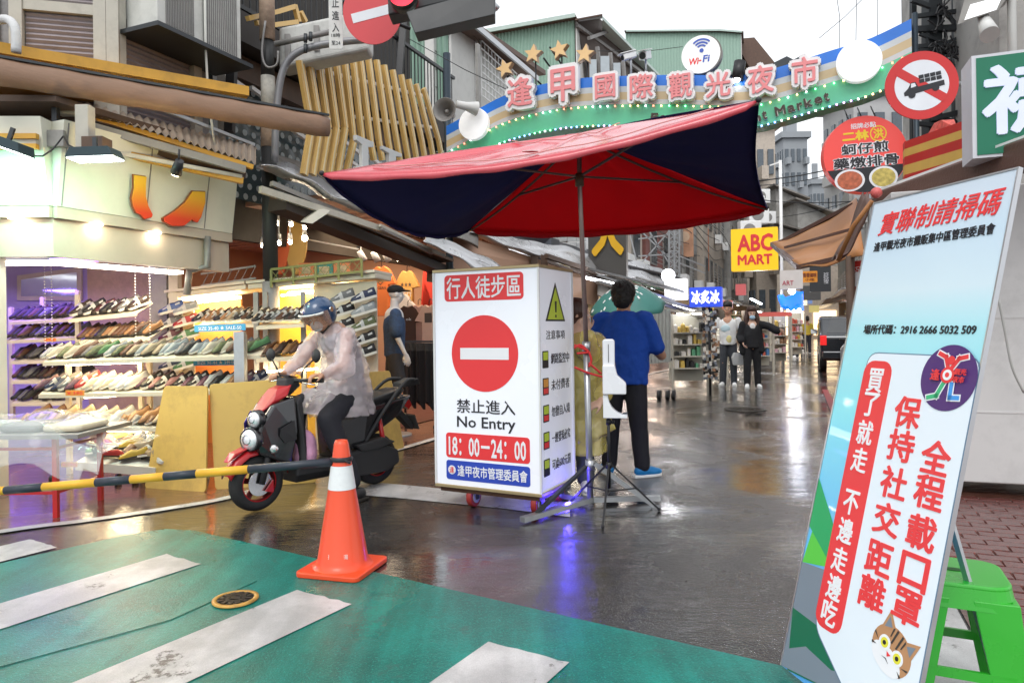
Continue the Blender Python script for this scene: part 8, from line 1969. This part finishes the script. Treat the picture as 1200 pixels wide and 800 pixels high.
# scooter and rider
def scooter():
 C=V((-1.521,5.486,.004));rz=RAD(140);Mx=Matrix.Translation(C)@Matrix.Rotation(rz,4,'Z')
 t=thing('motor_scooter','red and black motor scooter with two round headlamps ridden past the yellow boards','scooter',C,rz);t.scale=(.9,.9,.9)
 X,Y,Zv=V((1,0,0)),V((0,1,0)),Z3
 bk=mat('scooter_gloss_black',(.012,.012,.014),.22,var=.1,coat=.8);rd=mat('scooter_red',(.42,.01,.014),.32,var=.08,coat=.3);mb_=mat('scooter_matt_black',(.025,.025,.027),.6,var=.2);ru=mat('tyre_rubber',(.018,.018,.018),.7,bump=.3);sl=mat('chrome',(.6,.6,.6),.12,1,var=.05)
 def wheel(y,r):
  prof=[(r*.66,-.055),(r*.80,-.062),(r*.93,-.052),(r*.99,-.025),(r,0),(r*.99,.025),(r*.93,.052),(r*.80,.062),(r*.66,.055)]
  w=MB().lathe(prof,44,(0,y,r),(Y,Zv,X)).build('tyre',ru,t)
  b=MB().lathe([(r*.67,-.05),(r*.60,-.03),(r*.60,.03),(r*.67,.05)],40,(0,y,r),(Y,Zv,X))
  for k in range(5):
   a=2*PI*k/5+.3
   for d in (-.12,.12):b.bar((0,y+math.cos(a+d)*.035,r+math.sin(a+d)*.035),(0,y+math.cos(a+d*.6)*r*.62,r+math.sin(a+d*.6)*r*.62),.03,.016,up=X)
  b.cyl((-.045,y,r),(.045,y,r),.04,n=16);b.build('rim',mat('rim_dark_red',(.16,.02,.02),.35,.4),t)
  MB().lathe([(r*.62,0),(r*.665,.0),(r*.665,.004),(r*.62,.004)],40,(-.052,y,r),(Y,Zv,X)).build('rim_stripe',rd,t)
  return r
 wheel(.60,.225);wheel(-.60,.235)
 b=MB();b.cyl((-.055,.60,.225),(-.060,.60,.225),.10,n=24);b.build('brake_disc',sl,t)
 for s in (-1,1):
  b=MB();b.tube([(s*.085,.60,.22),(s*.085,.545,.42),(s*.07,.50,.60)],[.024,.027,.022],10);b.build('fork_leg',mb_,t)
 MB().hull([(-.09,.57,.16),(-.07,.57,.16),(-.09,.50,.24),(-.07,.50,.24),(-.09,.50,.14),(-.07,.5,.14)]).build('brake_caliper',rd,t)
 b=MB()
 pts=[(ang,.27) for ang in (20,45,70,95,120,145,165)]
 vs=[]
 for a,r in pts:
  w=.075 if a<150 else .05;q=(math.cos(RAD(a))*r,math.sin(RAD(a))*r)
  vs+=[(-w,.60+q[0],.225+q[1]-.03),(-w*.6,.60+q[0]*1.05,.225+q[1]*1.05),(w*.6,.60+q[0]*1.05,.225+q[1]*1.05),(w,.60+q[0],.225+q[1]-.03)]
 b.add(vs,[(j*4+i,j*4+i+1,(j+1)*4+i+1,(j+1)*4+i) for j in range(6) for i in range(3)],smooth=True);o=b.build('front_mudguard',rd,t);s=o.modifiers.new('t','SOLIDIFY');s.thickness=.01
 MB().hull([(x*w,y,z) for x in (-1,1) for w,y,z in ((.03,.86,.42),(.05,.80,.49),(.06,.66,.53),(.045,.84,.44))]).build('beak',rd,t,bevel=.01)
 MB().hull([(x*w,y,z) for x in (-1,1) for w,y,z in ((.10,.62,.46),(.17,.50,.40),(.20,.40,.36),(.21,.34,.62),(.17,.33,.90),(.12,.62,.70),(.10,.66,.58),(.14,.52,.85))]).build('front_shield',bk,t,bevel=.022,seg=3)
 MB().hull([(x*w,y,z) for x in (-1,1) for w,y,z in ((.11,.50,.88),(.13,.38,.91),(.10,.32,1.00),(.06,.44,.97),(.07,.58,.80),(.05,.60,.77))]).build('red_cowl',rd,t,bevel=.015,seg=3)
 MB().hull([(x*w,y,z) for x in (-1,1) for w,y,z in ((.18,.33,.86),(.22,.30,.62),(.23,.28,.36),(.20,.30,.30),(.14,.26,.90),(.18,.24,.50))]).build('leg_shield',mb_,t,bevel=.02)
 MB().hull([(-.205,.50,.66),(-.215,.38,.72),(-.215,.36,.56),(-.20,.46,.54),(-.19,.50,.6),(-.2,.4,.6)]).build('indicator_recess',mb_,t)
 fd=V((0,1,.12)).normalized();xx=X;yy=fd.cross(xx)*-1
 for (cx,cy,cz,r) in ((-.055,.655,.745,.062),(-.02,.68,.585,.082)):
  c=V((cx-.03,cy,cz));ff=V((-.30,1,.05)).normalized();sx=ff.cross(Zv).normalized();uy=sx.cross(ff)
  l=MB().lathe([(r*1.18,-.05),(r*1.18,.008),(r*1.02,.014),(r,.004)],30,c,(sx,uy,ff)).build('headlamp_bezel',bk,t)
  MB().lathe([(r,.004),(r*.85,.022),(r*.5,.034),(0,.038)],30,c,(sx,uy,ff)).build('headlamp_glass',mat('headlamp_glass',(.80,.82,.84),.06,.35,coat=1),l)
  MB().lathe([(r*.55,.030),(r*.5,.036),(r*.38,.037)],24,c,(sx,uy,ff)).build('headlamp_ring',sl,l)
 c=V((-.17,.54,.50));ff=V((-.8,.6,0)).normalized();sx=ff.cross(Zv).normalized()
 MB().lathe([(.035,-.02),(.035,.006),(.022,.010),(0,.012)],20,c,(sx,Zv,ff)).build('horn_cap',sl,t)
 MB().hull([(.08,.66,.70),(.16,.55,.80),(.17,.50,.68),(.10,.64,.62),(.15,.5,.75),(.1,.6,.75)]).build('violet_panel',mat('violet_plastic',(.08,.04,.45),.3),t,bevel=.008)
 MB().hull([(x*w,y,z) for x in (-1,1) for w,y,z in ((.15,.32,.25),(.17,-.12,.25),(.15,.32,.33),(.17,-.12,.33),(.10,.3,.18),(.10,-.2,.18))]).build('floorboard',mb_,t,bevel=.015)
 MB().hull([(x*w,y,z) for x in (-1,1) for w,y,z in ((.13,-.08,.32),(.15,-.12,.62),(.13,-.05,.70),(.16,-.40,.68),(.14,-.88,.80),(.08,-1.0,.80),(.12,-.80,.62),(.15,-.35,.42))]).build('side_panel',bk,t,bevel=.02,seg=3)
 MB().hull([(x*w,y,z) for x in (-1,1) for w,y,z in ((.10,.02,.72),(.14,-.15,.76),(.15,-.50,.80),(.13,-.85,.88),(.08,-.92,.86),(.12,-.3,.70),(.13,-.8,.80))]).build('seat',mat('seat_vinyl',(.02,.02,.022),.45,bump=.3),t,bevel=.03,seg=3)
 for s in (-1,1):MB().tube(smooth_line([V((s*.14,-.38,.42)),V((s*.17,-.55,.66)),V((s*.15,-.85,.93)),V((s*.10,-1.02,.95))],5),.017,10).build('grab_rail',mb_,t)
 MB().hull([(x*w,y,z) for x in (-1,1) for w,y,z in ((.08,-.9,.92),(.10,-1.08,.96),(.08,-1.12,.90),(.08,-.9,.88))]).build('rear_carrier',mb_,t,bevel=.01)
 MB().hull([(x*w,y,z) for x in (-1,1) for w,y,z in ((.07,-.98,.76),(.05,-1.03,.70),(.07,-.9,.72),(.04,-1.0,.66))]).build('tail_lamp',mat('tail_lamp_red',(.5,.01,.01),.15,coat=1),t)
 MB().hull([(x*.05,y,z) for x in (-1,1) for y,z in ((-.86,.62),(-1.04,.46),(-1.06,.50),(-.88,.68))]).build('rear_mudguard',mb_,t)
 MB().hull([(x*.09,y,z) for x in (-1,1) for y,z in ((-1.02,.60),(-1.08,.46),(-1.09,.465),(-1.03,.61))]).build('number_plate',mat('plate_back',(.05,.05,.05),.5),t)
 for x in (-.14,):MB().tube([(x,-.62,.30),(x,-.55,.62)],.022,10).build('shock_absorber',rd,t)
 b=MB();b.hull([(x,y,z) for x in (-.19,-.08) for y,z in ((-.02,.22),(-.10,.36),(-.55,.40),(-.74,.32),(-.76,.20),(-.60,.14),(-.15,.15))]);b.build('engine_cover',mb_,t,bevel=.025,seg=3)
 b=MB();b.hull([(x,y,z) for x in (-.205,-.10) for y,z in ((-.25,.42),(-.55,.46),(-.70,.40),(-.50,.36),(-.3,.36))]);b.build('air_filter_box',mb_,t,bevel=.02)
 MB().cyl((.15,-.25,.26),(.17,-.85,.34),.06,.07,n=18).build('exhaust',mb_,t)
 b=MB()
 for k in range(3):b.tube([(-.2,-.12-k*.14,.37),(-.2,-.16-k*.14,.18)],.008,6)
 MB().tube([(-.16,-.1,.16),(-.28,-.14,.05)],.012,8).build('side_stand',sl,t)
 MB().hull([(x*w,y,z) for x in (-1,1) for w,y,z in ((.09,.36,.98),(.07,.22,.98),(.09,.26,1.05),(.07,.36,1.05),(.04,.30,.90),(.04,.38,.92))]).build('handlebar_cover',mb_,t,bevel=.015)
 MB().hull([(x*.06,y,z) for x in (-1,1) for y,z in ((.24,1.055),(.33,1.075),(.33,1.055),(.24,1.05))]).build('dashboard',pblack,t)
 MB().tube([(-.33,.20,1.03),(-.12,.28,1.03),(0,.30,1.02),(.12,.28,1.03),(.33,.20,1.03)],.014,10).build('handlebar',mb_,t)
 for s in (-1,1):
  MB().cyl((s*.21,.245,1.03),(s*.345,.195,1.03),.019,n=14).build('grip',ru,t)
  MB().tube([(s*.17,.30,1.02),(s*.25,.30,1.01),(s*.34,.27,1.0)],.007,6).build('brake_lever',sl,t)
  MB().tube(smooth_line([V((s*.16,.27,1.05)),V((s*.20,.28,1.12)),V((s*.31,.26,1.20))],4),.007,8).build('mirror_stem',mb_,t)
  c=V((s*.34,.255,1.235));ff=V((s*-.1,1,.05)).normalized();sx=ff.cross(Zv).normalized()
  m_=MB().lathe([(0,.022),(.04,.018),(.058,0),(.052,-.012)],26,c,(sx,sx.cross(ff),ff)).build('mirror',mb_,t);MB().lathe([(.052,-.012),(0,-.012)],26,c,(sx,sx.cross(ff),ff)).build('mirror_glass',mat('mirror_glass',(0,0,0)),m_)
 tb=thing('pink_bag','pink and white wrapped bundle hanging at the scooter footwell','bag',Mx@V((-.1,.2,.42)),rz);tb.scale=(.9,.9,.9)
 b=MB();b.sph((0,0,0),(.10,.10,.15),16,12);b.sph((0,0,-.05),(.11,.10,.12),16,12);remeshed(b,'bundle',mat('pink_white_wrap',(.62,.32,.48),.4,var=.5,scale=6,bump=.4),tb,.012,4,.01)
 # rider
 r=thing('person','scooter rider in a blue helmet and pale pink see-through raincoat','person',C,rz)
 b=MB();f=V((-.30,.80,-.42));hc=V((0,-.02,1.405))
 chain(b,[(0,-.30,.84),(0,-.24,1.06),(0,-.16,1.26)],[.13,.13,.11]);chain(b,[(0,-.13,1.28),(0,-.05,1.36)],[.055,.055]);head(b,hc,f,(0,.3,1),.098)
 LA=[V((-.18,-.14,1.25)),V((-.29,-.03,1.02)),V((-.26,.14,.958))];RA=[V((.18,-.14,1.25)),V((.30,-.03,1.03)),V((.26,.14,.958))]
 chain(b,LA,[.052,.042,.028]);chain(b,RA,[.052,.042,.028])
 hand(b,(-.255,.135,.965),(.05,1,.0),(0,.1,-1),1,1.0);hand(b,(.255,.135,.965),(-.05,1,.0),(0,.1,-1),-1,1.0)
 chain(b,[(-.09,-.28,.82),(-.22,.08,.62),(-.36,-.06,.14)],[.09,.062,.042]);chain(b,[(.09,-.28,.82),(.15,.10,.70),(.13,.14,.36)],[.09,.062,.042])
 remeshed(b,'body',skinm,r,.009,4)
 b=MB();b.sph((0,-.30,.82),(.16,.14,.10),16,10);chain(b,[(-.09,-.27,.81),(-.22,.07,.63),(-.35,-.05,.16)],[.105,.085,.066]);chain(b,[(.09,-.27,.81),(.15,.10,.70),(.13,.14,.38)],[.105,.085,.066])
 remeshed(b,'trousers',mat('black_trousers',(0,0,0)),r,.012,5,.012)
 shoe_on(r,(-.37,-.10,.0),(-.15,1,0),black,mat('shoe_sole_dark',(0,0,0)));shoe_on(r,(.13,.10,.30),(.1,1,0),black,mat('shoe_sole_dark',(0,0,0)))
 b=MB();A3=(X,Y,Zv)
 loft(b,[((0,y,z),rr,rr*.75) for y,z,rr in ((-.29,.84,.15),(-.26,1.03,.16),(-.21,1.14,.17),(-.17,1.22,.16),(-.13,1.30,.07))])
 remeshed(b,'shirt',mat('slate_shirt',(.16,.18,.21),.8,var=.1),r,.013,4,.012)
 b=MB()
 loft(b,[((0,y,z),rx,ry) for y,z,rx,ry in ((-.22,.62,.26,.27),(-.22,.74,.25,.26),(-.25,.90,.225,.20),(-.25,1.02,.21,.175),(-.21,1.12,.205,.155),(-.17,1.22,.195,.13),(-.13,1.30,.12,.09),(-.11,1.345,.07,.065))])
 b.hull([(x*w,y,z) for x in (-1,1) for w,y,z in ((.20,.14,.66),(.16,.0,.84),(.2,-.1,.66),(.15,.1,.74))])
 chain(b,[LA[0],LA[1]+V((0,0,-.01)),LA[2].lerp(LA[1],.15)],[.078,.082,.05]);chain(b,[RA[0],RA[1],RA[2].lerp(RA[1],.15)],[.078,.082,.05])
 for S in (LA,RA):q=S[1]-V((0,0,.05));b.hull([S[0]+V((0,0,-.04)),S[0]+V((0,.05,-.12)),q,q+V((0,.09,0)),S[1],q-V((0,.02,.07))])
 rm_=mat('pink_clear_vinyl',(.84,.74,.77),.25,var=.1,scale=4,alpha=.42,coat=.7,bump=1.0,bscale=10,stretch=(1,1,.4))
 remeshed(b,'raincoat',rm_,r,.010,4,.05,noise_scale=.11)
 fd=f.normalized();u=V((0,.3,1));u=(u-fd*u.dot(fd)).normalized();s=fd.cross(u);ax=(s,fd,u)
 b=MB();vs=[];nu,nv=36,14
 bm=bmesh.new();me=bpy.data.meshes.new('h');q=MB().sph((0,0,0),1,nu,22);
 fs=[]
 for fa in q.f:
  c=sum((V(q.v[i]) for i in fa),V())/4;lx,ly,lz=c.x,c.y,c.z
  if (ly>.25 and lz<.28 and abs(lx)<.78) or lz<-.72:continue
  fs.append(fa)
 hcc=hc+u*.022-fd*.012
 helm=MB();helm.add([hcc+s*v[0]*.128+fd*v[1]*.142+u*v[2]*.135 for v in q.v],fs,smooth=True);o=helm.build('helmet_shell',mat('helmet_blue',(.012,.05,.13),.28,var=.1,coat=.8),r);m_=o.modifiers.new('t','SOLIDIFY');m_.thickness=.022;m_.offset=-1
 ring=[hcc+s*math.sin(RAD(a))*.120+fd*(.06+.075*math.cos(RAD(a*.8)))+u*(.04-.0*abs(a)) for a in range(-75,76,15)]
 MB().tube(ring,.009,8).build('helmet_trim',mat('trim_white',(.7,.7,.68),.4),r)
 vis=MB();vis.grid(lambda a,c:hcc+s*math.sin(RAD(-70+140*a))*.136+fd*(math.cos(RAD(-70+140*a))*.155)+u*(.045-.12*c),20,5);vis.build('visor',mat('amber_visor',(.40,.22,.14),.06,alpha=.55,coat=.8,var=.05),r)
 for k in (-1,1):MB().cyl(hcc+s*k*.128+u*.03+fd*.02,hcc+s*k*.142+u*.03+fd*.02,.02,n=18).build('visor_pivot',sl,r)
 b=MB();b.sph(hc+fd*.078-u*.045,(.055,.032,.045),14,10,0,ax);b.build('face_mask',mat('mask_white',(.62,.68,.72),.7),r)
 MB().tube([hcc-s*.10-u*.08+fd*.02,hc-u*.125+fd*.04,hcc+s*.10-u*.08+fd*.02],.008,6).build('chin_strap',black,r)
 face(r,hc,f,(0,.3,1),.098,False)
scooter()
